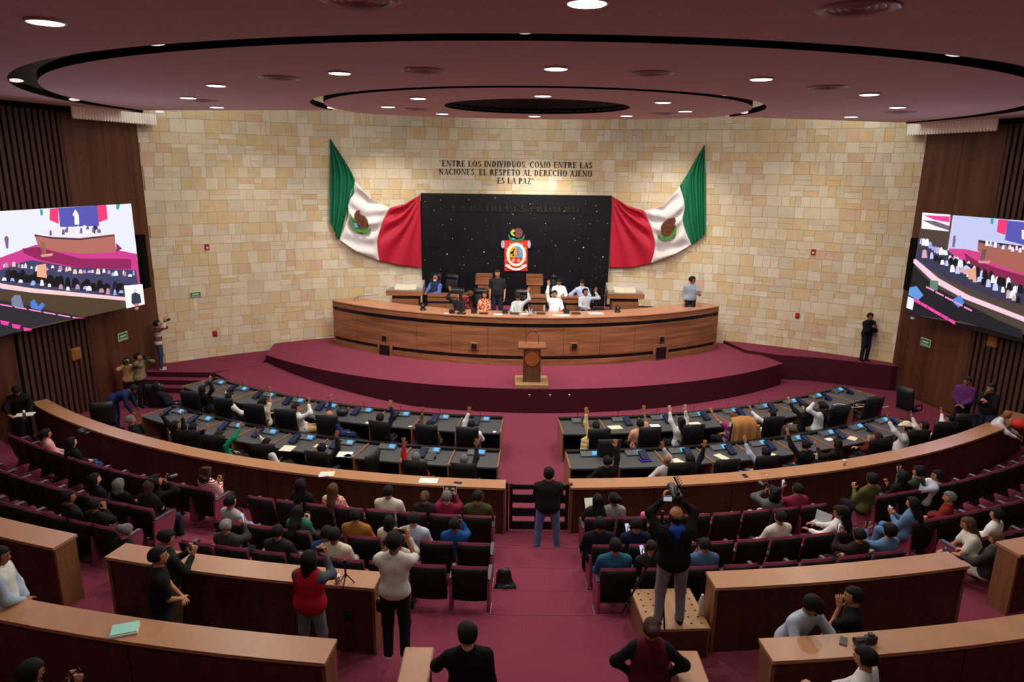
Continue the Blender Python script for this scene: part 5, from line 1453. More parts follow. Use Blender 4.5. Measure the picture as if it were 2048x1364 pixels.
# ---- deputies, front row
F_ = dict(vox=.026, group=G2)
Pn('man in dark suit reclining at the far left of the front desks', 322, 776, 0, h=1.72, wd=1.15, skin='b', hair='crop', hc='k', top='1b1d22', sl='jacket', arms=('lap', 'lap'), lean=-24, hp=6, yaw=-20, **F_)
Pn('woman with very long black hair raising a hand at the far left', 415, 780, 0, h=1.62, wd=.9, skin='b', hair='long', hc='k', top='141416', sl='long', arms=('raise', 'lap'), handL=(407, 766), hy=-10, **F_)
Pn('man in navy vest over white shirt with a raised cuffed hand, front row', 462, 797, 0, h=1.7, wd=1.05, skin='b', hair='crop', hc='k', top='e8e6e4', vest='1e2434', arms=('desk', 'raise'), handL=(446, 778), yaw=-25, **F_)
Pn('woman in cream top with dark hair stretching her arm up, front row', 537, 805, 0, h=1.62, wd=.9, skin='b', hair='pony', hc='k', top='dcd2b8', sl='short', arms=('raise', 'desk'), handR=(541, 772), yaw=-20, **F_)
Pn('man in white shirt with bent raised arm in the left front row', 608, 818, 0, h=1.7, skin='b', hair='crop', hc='d', top='eae9ea', bot='b89868', arms=('raise', 'lap'), handR=(620, 802), yaw=-30, hy=-20, lean=-14, **F_)
Pn('man in blue suit leaning back with raised arm in the left front row', 667, 833, 0, h=1.7, wd=1.1, skin='b', hair='bald', hc='d', top='27406e', sl='jacket', bot='22345a', arms=('lap', 'raise'), handL=(663, 792), yaw=-25, lean=-22, legs='out', **F_)
Pn('man in dark navy suit raising his hand, middle of the left front row', 759, 834, 0, h=1.72, wd=1.1, skin='b', hair='crop', hc='d', top='1a2038', sl='jacket', arms=('raise', 'lap'), handR=(782, 807), lean=-14, **F_)
Pn('person in brown jacket hidden behind a chair, only the raised arm clear', 860, 855, 0, h=1.62, wd=.95, skin='c', hair='short', hc='k', top='6e5136', arms=('lap', 'raise'), handL=(845, 820), lean=-10, **F_)
Pn('man in white shirt nearest the aisle with raised hand, left front row', 946, 853, 0, h=1.66, wd=1.1, skin='c', hair='short', hc='k', top='e6e6ea', bot='26262a', arms=('desk', 'raise'), handL=(942, 808), lean=-8, **F_)
Pn('woman in pale yellow shawl with wristband raising her hand, right front row', 1188, 848, 0, h=1.64, wd=1.05, skin='b', hair='bun', hc='k', top='d4bd7e', arms=('lap', 'raise'), handL=(1171, 814), lean=-10, **F_)
Pn('woman in peach top raising her hand behind a chair, right front row', 1268, 846, 0, h=1.62, skin='b', hair='short', hc='k', top='e2a985', sl='short', arms=('raise', 'lap'), handR=(1287, 814), yaw=8, **F_)
Pn('woman in white lace with long dark hair raising her hand', 1338, 834, 0, h=1.62, wd=.9, skin='d', hair='long', hc='k', top='e6e4de', arms=('raise', 'lap'), handL=(1337, 815), yaw=15, **F_)
Pn('woman in bright blue print blouse with raised bare arm beside the camel coat', 1441, 824, 0, h=1.64, wd=1.05, skin='b', hair='bun', hc='l', mat=FLO2, sl='short', arms=('lap', 'raise'), handL=(1407, 813), yaw=22, **F_)
Pn('woman in white blouse leaning back with bent raised arm, right front row', 1520, 818, 0, h=1.62, skin='b', hair='crop', hc='k', top='ebe9e8', arms=('lap', 'raise'), handL=(1485, 808), yaw=30, lean=-14, hy=10, **F_)
Pn('smiling woman with long black hair and black leather jacket, hand raised', 1582, 812, 0, h=1.62, wd=.95, skin='d', hair='long', hc='k', top='1a1b1e', sl='jacket', bot='5a5648', arms=('lap', 'raise'), handL=(1570, 796), yaw=30, hy=20, **F_)
Pn('person in loose white shirt sitting tall with bent raised arm at right', 1650, 818, .08, h=1.74, wd=1.1, skin='b', hair='pony', hc='k', top='dfe3e8', bot='8a7f6e', arms=('lap', 'raise'), handL=(1627, 799), yaw=20, **F_)
# ---- deputies, back row
B_ = dict(vox=.026, group=G3)
Pn('grey-haired man in black suit seated at the far left of the back desks', 262, 840, 0, h=1.7, wd=1.05, skin='b', hair='short', hc='g', top='16181c', sl='jacket', arms=('lap', 'chin'), yaw=-25, lean=-12, **B_)
Pn('person in black with small raised hand behind the grey-haired man', 326, 850, 0, h=1.62, skin='b', hair='bob', hc='k', top='161618', arms=('raise', 'desk'), handL=(317, 822), yaw=-20, **B_)
Pn('person in black between the far left desks looking at the stage', 396, 856, 0, h=1.64, skin='b', hair='short', hc='k', top='18181b', arms=('desk', 'raise'), handL=(417, 857), yaw=-20, **B_)
Pn('woman in vivid green jacket raising her arm in the left back row', 462, 868, 0, h=1.62, wd=.95, skin='b', hair='pony', hc='d', top='1c8a5c', arms=('raise', 'lap'), handR=(484, 852), yaw=-25, lean=-12, **B_)
Pn('man in white short-sleeved shirt beside the barrier in the left back row', 541, 892, 0, h=1.68, skin='b', hair='crop', hc='k', top='ecebe8', bot='26262a', arms=('lap', 'raise'), handL=(514, 866), yaw=-35, lean=-14, **B_)
Pn('person in black raising an arm behind a chair, middle of the left back row', 657, 889, 0, h=1.66, skin='c', hair='short', hc='k', top='17181a', arms=('raise', 'desk'), handR=(676, 868), **B_)
Pn('person with bright red sleeve raised, hidden by a chair, left back row', 828, 918, 0, h=1.62, skin='c', hair='short', hc='g', top='c3202c', arms=('lap', 'raise'), handL=(807, 882), **B_)
Pn('man in charcoal suit with raised cuffed hand, nearest the aisle at left', 930, 910, 0, h=1.66, skin='c', hair='short', hc='g', top='2b2d30', sl='jacket', arms=('raise', 'desk'), handR=(957, 870), **B_)
Pn('dark-haired person in black resting on an elbow, nearest the aisle at right', 1203, 900, 0, h=1.68, wd=1.05, skin='b', hair='short', hc='k', top='151618', sl='jacket', arms=('raise', 'hip'), handR=(1231, 858), hy=25, **B_)
Pn('person in white and grey print with blue-cuffed raised hand, right back row', 1312, 912, 0, h=1.62, skin='c', hair='none', top='c9bfc0', arms=('raise', 'hip'), handR=(1320, 883), yaw=5, **B_)
Pn('woman in black jacket with long black hair, right back row', 1390, 912, 0, h=1.62, skin='b', hair='long', hc='k', top='1c1c20', sl='jacket', arms=('raise', 'lap'), handR=(1411, 887), yaw=8, **B_)
Pn('man in pale blue shirt with long raised sleeve, right back row', 1517, 897, 0, h=1.7, skin='b', hair='short', hc='k', top='b9c4e2', bot='4a5a78', arms=('lap', 'raise'), handL=(1478, 866), yaw=20, lean=-10, **B_)
Pn('man in black suit with white collar and high raised arm, seen from behind', 1594, 881, 0, h=1.72, wd=1.1, skin='b', hair='short', hc='k', top='141416', sl='jacket', bot='2a3040', arms=('lap', 'raise'), handL=(1567, 855), yaw=15, lean=2, **B_)
Pn('woman with long dark hair reaching a hand to the desk monitor', 1672, 886, 0, h=1.64, wd=.95, skin='b', hair='long', hc='d', top='2a1e1e', arms=('desk', 'raise'), handL=(1628, 892), yaw=25, **B_)
Pn('woman in burgundy with brown hair resting her cheek on her hand', 1731, 866, 0, h=1.62, skin='b', hair='bob', hc='b', top='58181e', arms=('desk', 'chin'), yaw=25, hy=10, **B_)
Pn('man in pale cowboy hat and white shirt raising a hand with watch', 1792, 858, 0, h=1.74, wd=1.15, skin='b', hair='short', hc='d', top='dadadc', arms=('lap', 'raise'), handL=(1763, 825), yaw=30, lean=-6, hat='cowboy', **B_)
Pn('woman in ivory vest raising her hand beside the man with the hat', 1840, 843, 0, h=1.62, wd=.95, skin='b', hair='bob', hc='d', top='dad2c0', arms=('lap', 'raise'), handL=(1816, 820), yaw=35, **B_)
Pn('person in white blouse raising a hand near the right wall', 1896, 834, 0, h=1.62, wd=.95, skin='b', hair='short', hc='k', top='e2e2e4', arms=('lap', 'raise'), handL=(1881, 821), yaw=40, lean=-12, **B_)
Pn('man in purple shirt standing with clasped hands by the right slatted wall', 1934, 762, 0, 'stand', h=1.70, wd=1.02, skin='c', hair='short', hc='k', top='5c2a66', bot='141416', arms=('clasp', 'clasp'), yaw=130, rel=False, hp=-12, vox=.025, group=G5, posy=17.9)
Pn('man in black jacket and jeans standing with a hand raised by the slatted wall', 1982, 776, 0, 'stand', h=1.70, wd=1.05, skin='b', hair='short', hc='k', top='151517', sl='jacket', bot='26324a', arms=('chin', 'chest'), yaw=125, rel=False, hp=-12, vox=.025, group=G5, posy=17.2)
Pn('bald man in white shirt leaning his forearms on the barrier at right', 2013, 829, 0, 'stand', h=1.70, wd=1.15, skin='c', hair='none', top='e6e4e2', arms=('desk', 'desk'), lean=28, hp=-45, yaw=-130, rel=False, vox=.025, group=G5, posy=16.9)
# ---- visitors
V_ = dict(vox=.025, group=G4)
S1 = dict(snap=RA, **V_); S2 = dict(snap=RB, **V_); S3 = dict(snap=RC_, **V_)
Pn('woman with dark hair and pink scarf at the far left of the front gallery row', 38, 884, .2, h=1.62, skin='b', hair='pony', hc='k', top='d9a39c', arms=('lap', 'lap'), yaw=-15, **S1)
Pn('woman in black with denim on her lap at the left of the front gallery row', 106, 897, .2, h=1.62, skin='d', hair='long', hc='k', top='17171a', bot='26406a', arms=('lap', 'lap'), yaw=-10, **S1)
Pn('woman with black hair looking right in the left middle gallery row', 153, 975, .4, h=1.62, skin='d', hair='bob', hc='k', top='151619', arms=('lap', 'lap'), yaw=-15, hy=-15, **S2)
Pn('person with grey-streaked dark hair in black, left middle gallery row', 205, 985, .4, h=1.62, skin='b', hair='bob', hc='g', top='121214', arms=('lap', 'lap'), **S2)
Pn('woman with brown hair bowed over a tan bag, left middle gallery row', 248, 1000, .4, h=1.60, skin='d', hair='bob', hc='b', top='1e1c1c', sl='short', arms=('phone', 'lap'), hp=-18, lean=8, **S2)
Pn('photographer in black coat kneeling on a seat aiming a camera upward', 312, 962, .3, 'kneel', h=1.72, wd=1.1, skin='b', hair='curly', hc='k', top='131315', sl='jacket', bot='2a3038', arms=('cam', 'cam'), yaw=-25, hp=8, hy=-8, vox=.025, group=G5, item=('camera', 'both', 'grey compact camera held up by the photographer in black coat'))
Pn('woman with curly brown hair and red-white striped top writing, front gallery row', 376, 966, .2, h=1.64, wd=1.05, skin='b', hair='curly', hc='b', mat=STR, arms=('phone', 'phone'), hp=-25, yaw=-8, item=('phone', 'R', 'small phone of the woman in red-white stripes'), **S1)
Pn('man in black leather jacket looking right behind the purple-topped barrier', 55, 1033, .6, h=1.72, wd=1.1, skin='c', hair='crop', hc='k', top='1d1e22', sl='jacket', arms=('lap', 'lap'), yaw=-15, hy=-15, **S3)
Pn('dark-haired person with hand at the face behind the purple-topped barrier', 95, 1058, .6, h=1.60, skin='c', hair='short', hc='k', top='1a1a1c', arms=('chin', 'lap'), hp=-20, **S3)
Pn('person in black with grey-brown hair clip, end of the left rear gallery row', 252, 1062, .6, h=1.58, skin='b', hair='bun', hc='g', top='17171a', arms=('lap', 'lap'), hp=-35, lean=14, yaw=-10, **V_)
Pn('young man in grey tee and jeans in the left centre block', 412, 1040, .4, h=1.70, skin='b', hair='crop', hc='k', top='b0adab', sl='short', bot='7f9cc0', arms=('lap', 'lap'), yaw=-15, hp=-8, legs='out', **S2)
Pn('person with thin grey hair holding a white phone behind the barrier', 388, 1105, .6, h=1.6, skin='b', hair='crop', hc='w', top='3a3a3c', arms=('phup', 'lap'), hp=-20, item=('phone:lit:e0d0dc', 'R', 'pink-white phone held above the barrier by the grey-haired person'), **S3)
Pn('man with short dark hair, only his head above the left rear barrier', 506, 1113, .6, h=1.62, skin='b', hair='crop', hc='k', top='2a2a2e', arms=('lap', 'lap'), **S3)
Pn('woman with long black hair in black and white, left end of front row', 576, 992, .2, h=1.68, wd=1.05, skin='d', hair='long', hc='k', top='1a1a1d', sl='jacket', arms=('lap', 'lap'), yaw=-8, **S1)
Pn('woman with black hair and green sleeves typing on a phone', 575, 1045, .4, h=1.60, skin='d', hair='long', hc='k', top='2c6a58', arms=('phone', 'phone'), hp=-30, item=('phone', 'both', 'small phone of the woman with green sleeves'), **S2)
Pn('woman with long ash-brown hair and red patterned top, front row', 645, 1000, .2, h=1.62, skin='d', hair='long', hc='l', mat=ORG, arms=('lap', 'lap'), **S1)
Pn('man in mustard sweater with dark hair and glasses, middle row', 706, 1038, .4, h=1.68, wd=1.1, skin='b', hair='crop', hc='k', top='9a6a2c', arms=('lap', 'lap'), hy=18, **S2)
Pn('man in cream tee with black hair in the front row', 771, 992, .2, h=1.74, wd=1.15, skin='b', hair='short', hc='k', top='d8d2c4', sl='short', arms=('lap', 'lap'), hp=-15, **S1)
Pn('woman with brown ponytail and dark top, front row', 841, 1012, .2, h=1.58, skin='b', hair='pony', hc='l', top='26262c', arms=('lap', 'lap'), hp=-10, **S1)
Pn('man in pale blue shirt with dark brown hair, middle row', 830, 1032, .4, h=1.72, wd=1.1, skin='d', hair='short', hc='d', top='b9c7da', arms=('lap', 'lap'), hp=-20, **S2)
Pn('grey-haired man in maroon sweater filming with a tablet, front row', 889, 1006, .2, h=1.66, wd=1.1, skin='d', hair='short', hc='g', top='7c1f38', arms=('phup', 'phup'), item=('tablet', 'both', 'white-edged tablet held by the grey-haired man in maroon'), **S1)
Pn('man in olive jacket looking right at the aisle end of the front row', 958, 988, .2, h=1.74, wd=1.1, skin='b', hair='crop', hc='d', top='47492f', sl='jacket', arms=('lap', 'lap'), hy=-35, **S1)
Pn('dark-haired person in bright blue shirt holding up a phone, middle row', 902, 1074, .4, h=1.55, skin='c', hair='short', hc='k', top='1f4f8f', arms=('phup', 'lap'), hy=-10, item=('phone', 'R', 'dark phone held up by the person in bright blue'), **S2)
Pn('person with black hair and cream collar sunk low in the middle row', 758, 1078, .4, h=1.52, skin='b', hair='bob', hc='k', top='d8cdb0', arms=('lap', 'lap'), hy=15, **S2)
Pn('person in cream hooded sweater behind the tripod, rear row', 648, 1098, .6, h=1.72, wd=1.1, skin='b', hair='short', hc='k', top='d6ceb6', bot='8a8f98', arms=('lap', 'lap'), **S3)
Pn('person in blue denim jacket leaning on the left rear barrier', 604, 1130, .6, h=1.62, wd=1.2, skin='b', hair='short', hc='k', top='2a4470', arms=('lap', 'lap'), lean=4, **S3)
Pn('person in pale patterned shirt filming with both arms up, rear row', 788, 1100, .6, h=1.66, skin='b', hair='short', hc='k', top='b8b7ac', bot='4c5f94', arms=('phup', 'phup'), item=('phone:lit', 'both', 'lit phone held up in the rear row beside the man in white tee'), **S3)
Pn('woman with long dark hair reading a sheet at the aisle, right front row', 1203, 1022, .2, h=1.64, skin='b', hair='long', hc='k', top='1e2026', arms=('lap', 'paper'), hy=10, item=('paper', 'L', 'white sheet read by the long-haired woman at the aisle'), **S1)
Pn('woman with dark bun and black-and-white tweed jacket, right front row', 1228, 1000, .2, h=1.70, skin='c', hair='bun', hc='k', mat=BW, arms=('lap', 'lap'), hy=35, **S1)
Pn('person in dark navy jacket and flat dark hair, aisle end of the middle row', 1199, 1046, .4, h=1.72, wd=1.15, skin='c', hair='short', hc='k', top='191a26', arms=('lap', 'lap'), hp=-10, **S2)
Pn('person in navy top looking at a grey phone, right middle row', 1272, 1048, .4, h=1.66, wd=1.1, skin='b', hair='short', hc='k', top='161c3a', arms=('lap', 'phone'), hp=-25, item=('phone:lit:6a6a70', 'L', 'grey phone of the person in navy'), **S2)
Pn('man in teal-blue shirt with crossed leg at the aisle, right rear row', 1235, 1104, .6, h=1.70, wd=1.15, skin='b', hair='short', hc='k', top='2c5c7c', bot='2a3448', arms=('lap', 'lap'), legs='out', **S3)
Pn('balding man in dark jacket with lit phone, right rear row', 1308, 1106, .6, h=1.60, skin='b', hair='crop', hc='d', top='232326', sl='jacket', arms=('lap', 'phone'), hp=-30, item=('phone:lit', 'L', 'lit phone of the balding man in the right rear row'), **S3)
Pn('dark-haired man speaking on a phone beside the right rear barrier', 1438, 1132, .6, h=1.62, skin='b', hair='crop', hc='k', top='4a6a8a', sl='short', bot='4c4c50', arms=('lap', 'chin'), hp=-20, item=('phone', 'L', 'dark phone at the ear of the man beside the right barrier'), **S3)
Pn('woman in grey cardigan with dark curls aiming a camera, right front row', 1548, 985, .2, h=1.62, wd=1.05, skin='b', hair='curly', hc='k', top='5f6264', bot='c9c7c4', arms=('lap', 'cam'), hy=15, yaw=8, item=('camera', 'L', 'camera of the woman in grey cardigan'), **S1)
Pn('man in raspberry shirt filming with a phone, right front row', 1604, 985, .2, h=1.66, wd=1.1, skin='b', hair='short', hc='k', top='8a2a44', arms=('lap', 'phup'), hy=10, item=('phone:lit', 'L', 'phone held up by the man in raspberry shirt'), **S1)
Pn('man in cream shirt leaning back in the right middle row', 1570, 1043, .4, h=1.70, wd=1.15, skin='b', hair='crop', hc='d', top='dcd4c8', arms=('lap', 'lap'), yaw=10, **S2)
Pn('man in white shirt working on a laptop, right middle row', 1682, 1026, .4, h=1.68, wd=1.0, skin='c', hair='crop', hc='k', top='e4e2de', arms=('desk', 'desk'), yaw=35, hp=-25, **S2)
Pn('woman with very long black hair and silver patterned jacket, right block', 1724, 1050, .4, h=1.64, skin='b', hair='long', hc='k', mat=BW, arms=('lap', 'lap'), yaw=20, **S2)
Pn('person in olive sweater holding a pencil, first seat right of the side aisle', 1724, 948, .2, h=1.72, wd=1.05, skin='b', hair='full', hc='k', top='55572f', arms=('lap', 'phone'), yaw=5, item=('pen', 'L', 'orange pencil held by the person in olive'), **S1)
Pn('woman with black hair and black top on the right side block', 1800, 950, .2, h=1.62, skin='b', hair='bob', hc='k', top='1a1a1c', arms=('phone', 'lap'), yaw=10, hy=-20, **S1)
Pn('man in dark olive shirt facing the raised phone, right side block', 1838, 944, .2, h=1.70, wd=1.05, skin='b', hair='full', hc='k', top='3a3f2c', arms=('lap', 'phup'), yaw=15, hy=15, item=('phone', 'L', 'dark phone of the man in dark olive shirt'), **S1)
Pn('reclining person in pale blue sleeves with joined raised hands, right block', 1889, 958, .2, h=1.62, skin='b', hair='short', hc='k', top='c9d0e4', arms=('phup', 'phup'), yaw=55, lean=-22, **S1)
Pn('woman in denim jacket and jeans with raised knee reading her phone', 1824, 1006, .4, h=1.64, skin='b', hair='long', hc='k', top='5f7fa0', bot='5a7ea8', shoe='d8d2c4', arms=('phone', 'phone'), yaw=28, hp=-15, item=('phone:lit:4a4a8a', 'both', 'phone of the woman in denim'), **S2)
Pn('woman with long auburn hair and white tee bending forward, right block', 1935, 1048, .6, h=1.62, wd=1.1, skin='b', hair='long', hc='l', top='e0dbd0', sl='short', bot='3c4a54', arms=('lap', 'lap'), yaw=55, lean=18, hp=-12, **V_)
Pn('person with red top and short greying hair in the right side block', 1957, 1024, .4, h=1.62, skin='b', hair='crop', hc='g', top='7a2418', arms=('lap', 'lap'), yaw=30, hy=15, **S2)
Pn('person in white trousers writing on cream papers by the right barrier', 1992, 1078, .6, h=1.60, skin='b', hair='crop', hc='l', top='3a3438', bot='e0dccf', arms=('desk', 'desk'), yaw=25, hp=-25, **V_)
Pn('person in white collar at the right edge of the photo', 2040, 1052, .6, h=1.62, skin='b', hair='short', hc='k', top='e6e4e0', arms=('lap', 'lap'), yaw=20, **S3)
Pn('dark-haired person holding a phone over the right rear barrier', 1826, 1094, .6, h=1.62, skin='b', hair='full', hc='k', top='5d7ea0', arms=('lap', 'phup'), yaw=10, item=('phone', 'L', 'dark phone held over the right rear barrier'), **S3)
Pn('dark-haired person with bright lit phone, low behind the right barrier', 1768, 1108, .6, h=1.58, skin='b', hair='short', hc='k', top='2a2024', arms=('lap', 'phup'), yaw=10, hp=-20, item=('phone:lit:d84a90', 'L', 'bright lit phone low behind the right barrier'), **S3)
# ---- standing people
Q_ = dict(vox=.021, group=G6)
Pn('heavy man in black jacket and pale jeans standing in the aisle before the gate', 1098, 948, 0, 'stand', h=1.75, wd=1.3, skin='b', hair='full', hc='k', top='1d1d20', sl='jacket', bot='6b83a8', shoe='8a97a8', arms=('chest', 'chest'), hy=-12, stance=.20, vox=.022, group=G5)
Pn('man in dark green jacket and khaki trousers using a phone at the left barrier', 333, 1076, .8, 'stand', h=1.72, wd=1.1, skin='b', hair='crop', hc='k', top='1d2620', bot='6a5f40', arms=('phone', 'phone'), yaw=-45, hp=-28, rel=False, item=('phone', 'both', 'black phone of the man in dark green jacket'), **Q_)
Pn('bearded man in black polo with clasped hands at the left barrier', 318, 1112, .8, 'stand', h=1.74, wd=1.1, skin='b', hair='crop', hc='k', top='141416', sl='short', bot='20283a', arms=('clasp', 'clasp'), yaw=-62, hy=-5, hp=0, rel=False, posy=7.85, **Q_)
Pn('man in white shirt and dark vest with clasped hands at the left edge', 0, 1112, .8, 'stand', h=1.70, wd=1.08, skin='c', hair='short', hc='k', top='a9bccb', vest='dcdcd2', sl='long', bot='2c3a54', arms=('clasp', 'clasp'), yaw=-70, rel=False, posy=7.6, **Q_)
Pn('woman in grey-sleeved red top and grey jeans filming with a phone', 618, 1118, .8, 'stand', h=1.66, wd=1.05, skin='c', hair='long', hc='k', top='4c545c', vest='b01c2c', bot='77767c', shoe='c4cac8', arms=('phup', 'phup'), yaw=-12, hp=6, stance=.15, rel=False, posy=7.95, item=('phone:land:c46a70', 'both', 'phone with pink case held level by the woman in red vest'), **Q_)
Pn('man in white tee and dark trousers filming with a phone', 788, 1082, .8, 'stand', h=1.84, wd=1.0, skin='c', hair='crop', hc='k', top='d8d3ca', sl='short', bot='222226', shoe='d6d0c4', arms=('phup', 'phup'), yaw=-2, hp=6, rel=False, item=('phone:land:d8d8d8', 'both', 'silver phone held level by the man in white tee'), posy=7.95, **Q_)
Pn('balding cameraman in black hooded sweatshirt and grey trousers on the box', 1352, 1030, 1.28, 'stand', h=1.74, wd=1.2, skin='b', hair='bald', hc='d', top='121214', sl='jacket', bot='858389', hood='2a52b8', shoe='2c2a2e', arms=('camup', 'camup'), yaw=4, hp=14, stance=.15, rel=False, **Q_)
Pn('man in black sweater seen from behind at the bottom, hand on the rail', 935, 1270, 1.0, 'stand', h=1.74, wd=1.15, skin='d', hair='full', hc='k', top='121214', bot='1a1a1e', arms=('down', 'lean'), yaw=6, hp=-22, rel=False, **Q_)
Pn('woman in maroon vest over black sleeves with bun hair, seen from behind', 1303, 1257, 1.0, 'stand', h=1.62, wd=1.1, skin='b', hair='bun', hc='b', top='17181a', vest='5a1826', bot='141416', arms=('hip', 'hip'), yaw=-4, hp=-12, rel=False, **Q_)
Pn('man in pale blue shirt with black strap leaning on the nearest right barrier', 1625, 1212, .8, 'stand', h=1.76, wd=1.1, skin='c', hair='full', hc='k', top='b4bfd0', bot='20222a', arms=('lean', 'lean'), yaw=-150, lean=22, hp=-50, rel=False, posy=7.3, **Q_)
Pn('man in black polo touching his chin at the nearest right barrier', 1706, 1192, .8, 'stand', h=1.72, wd=1.1, skin='b', hair='crop', hc='k', top='141517', sl='short', bot='1c1e24', arms=('hang', 'chin'), yaw=62, hp=-4, hy=10, rel=False, posy=7.7, **Q_)
Pn('man in white shirt with a camera at the lower right, back to the camera', 1730, 1316, 1.0, 'stand', h=1.70, wd=1.1, skin='b', hair='crop', hc='k', top='dad8d4', bot='1e2026', arms=('lap', 'desk'), yaw=48, hp=-12, rel=False, posy=6.05, **Q_)
Pn('person in dark clothes seated at the bottom left holding a phone', 62, 1345, 1.0, 'sit', h=1.70, wd=1.1, skin='c', hair='short', hc='k', top='161a20', bot='3c3634', arms=('phone', 'phone'), yaw=-40, hp=-20, rel=False, posy=5.5, item=('phone', 'both', 'black phone held over the knees at the bottom left'), **Q_)
held_items()
seat_rows(PEOPLE_POLAR)
# ================================================================ SMALLER THINGS
def simple(name, label, cat, loc, rz, mat, fn, group=None):
    b = MB(); fn(b); o = b.build(name, mat); o.location = loc; o.rotation_euler = (0, 0, rz); tag(o, label, cat, group); return o
# display cases left and right of the black panel
for px, lb, y in ((812, 'left', 25.35), (1249, 'right', 25.35)):
    c = aty(px, 582, y); z0 = F1 if abs(c.x) > 4.2 else F1
    t = thing('display_case', 'wooden display case with sloping glass top and open book, %s of the black panel' % lb, 'display case', (c.x, y, F1), 0, 'display cases')
    b = MB(); b.box((0, 0, .42), (.98, .6, .84), bev=.01); b.build('cabinet_body', WOODC, t)
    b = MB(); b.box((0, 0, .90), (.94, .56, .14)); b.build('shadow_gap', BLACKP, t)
    b = MB(); b.box((0, 0, 1.05), (1.34, .8, .18), bev=.01); b.build('case_tray', WOODC, t)
    b = MB(); b.prism([(-.4, 1.14), (.4, 1.14), (.4, 1.42), (-.4, 1.2)], -.65, .65); b.v = [(z, x, y2) for x, y2, z in b.v]
    b.build('glass_cover', M('case_glass', 'c9c6bc', .08, .5, alpha=.35), t)
    b = MB()
    for sx in (-1, 1): b.box((sx * .2, 0, 1.2), (.39, .45, .05), rot=Matrix.Rotation(.3, 3, 'X') @ Matrix.Rotation(sx * -.07, 3, 'Y'))
    b.build('open_book', CREAMP, t)
# second presidium row desks and the two small lecterns
for px0, px1, py, lb in ((856, 938, 592, 'left'), (1056, 1092, 590, 'middle'), (1122, 1178, 592, 'right')):
    y = 25.1; a, c = aty(px0, py, y), aty(px1, py, y); w_ = c.x - a.x
    t = thing('presidium_desk', 'wooden rear presidium desk with black band, %s one of three' % lb, 'desk', ((a.x + c.x) / 2, y, F1), 0, 'rear presidium desks')
    b = MB(); b.box((0, .1, .98), (w_, .6, .05)); b.build('desktop', WOODC, t)
    b = MB(); b.box((0, -.13, .87), (w_, .06, .18)); b.box((0, -.13, .35), (w_, .06, .7)); b.build('front_panel', WOODC, t)
    b = MB(); b.box((0, -.12, .74), (w_, .05, .1)); b.build('black_band', BLACKP, t)
for px, py, lb, y in ((968, 563, 'left, behind the standing man', 26.3), (1069, 563, 'right, under the crest', 26.3)):
    c = aty(px, py, y)
    t = thing('side_lectern', 'small wooden lectern with open top box, %s' % lb, 'lectern', (c.x, y, F2), 0, 'small lecterns')
    b = MB(); b.box((0, 0, .48), (.46, .4, .96)); b.build('column', WOODC, t)
    b = MB(); b.box((0, -.24, 1.08), (.62, .03, .22)); b.box((0, .24, 1.16), (.62, .03, .34))
    for sx in (-1, 1): b.box((sx * .3, 0, 1.12), (.03, .5, .28))
    b.box((0, 0, .98), (.62, .5, .03)); b.build('top_box', WOODC, t)
# folding chair
c = aty(1199, 600, 25.6)
t = thing('folding_chair', 'black folding chair behind the man with the raised left hand', 'chair', (c.x, 25.6, F1))
b = MB(); b.box((0, 0, .45), (.42, .4, .04), bev=.01); b.build('seat', BLACKP, t)
b = MB(); b.box((0, .24, .8), (.42, .03, .22), bev=.01); b.build('backrest', BLACKP, t)
for sx in (-1, 1):
    b = MB(); b.tube([(sx * .22, -.2, 0), (sx * .22, .1, .45), (sx * .22, .25, .93)], .012, 6); b.build('leg', STEEL, t); b = MB(); b.tube([(sx * .2, .25, 0), (sx * .2, -.12, .43)], .012, 6); b.build('leg', STEEL, t)
# fire extinguisher
c = aty(1287, 612, 25.3)
t = thing('fire_extinguisher', 'red fire extinguisher standing beside the right display case', 'extinguisher', (c.x + .08, 25.0, F1))
b = MB(); b.lathe([(0, .02), (.085, .02), (.09, .05), (.09, .52), (.07, .58), (.03, .62), (0, .62)], n=16); b.build('cylinder', M('extinguisher_red', 'b01c22', .35, .5), t)
b = MB(); b.box((0, -.08, .3), (.1, .02, .16)); b.build('label_plate', WHITEP, t)
b = MB(); b.box((0, 0, .66), (.05, .06, .06)); b.tube([(.03, 0, .66), (.12, 0, .7)], .01, 6); b.tube([(-.02, -.02, .65), (-.12, -.03, .55), (-.11, -.04, .25)], .012, 6); b.build('valve_and_hose', BLACKP, t)
# things on the presidium counter
def on_counter(px, py): return at(px, py, 2.45)
for i, px in enumerate((914, 958, 1020, 1073, 1143)):
    c = on_counter(px - 10, 627); rz = math.radians(polar(c)[1])
    nm = ('first', 'second', 'third', 'fourth', 'fifth')[i]
    t = thing('name_display', 'black tent-shaped display on the presidium counter, %s from the left' % nm, 'display', (c.x, c.y, 2.452), rz, 'presidium displays')
    b = MB(); b.box((0, 0, .07), (.2, .03, .14), rot=Matrix.Rotation(-.25, 3, 'X')); b.build('panel', BLACKP, t); b = MB(); b.box((0, .04, .01), (.14, .12, .02)); b.build('foot', BLACKP, t)
    c = on_counter(px + 9, 628)
    t = thing('console', 'low black microphone console on the presidium counter, %s from the left' % nm, 'console', (c.x, c.y, 2.452), rz, 'presidium consoles')
    b = MB(); b.box((0, 0, .025), (.3, .14, .045), bev=.01); b.build('housing', BLACKP, t); b = MB(); b.tube([(.1, .04, .04), (.1, .03, .14), (.09, -.04, .2)], .006, 5); b.build('gooseneck', BLACKP, t)
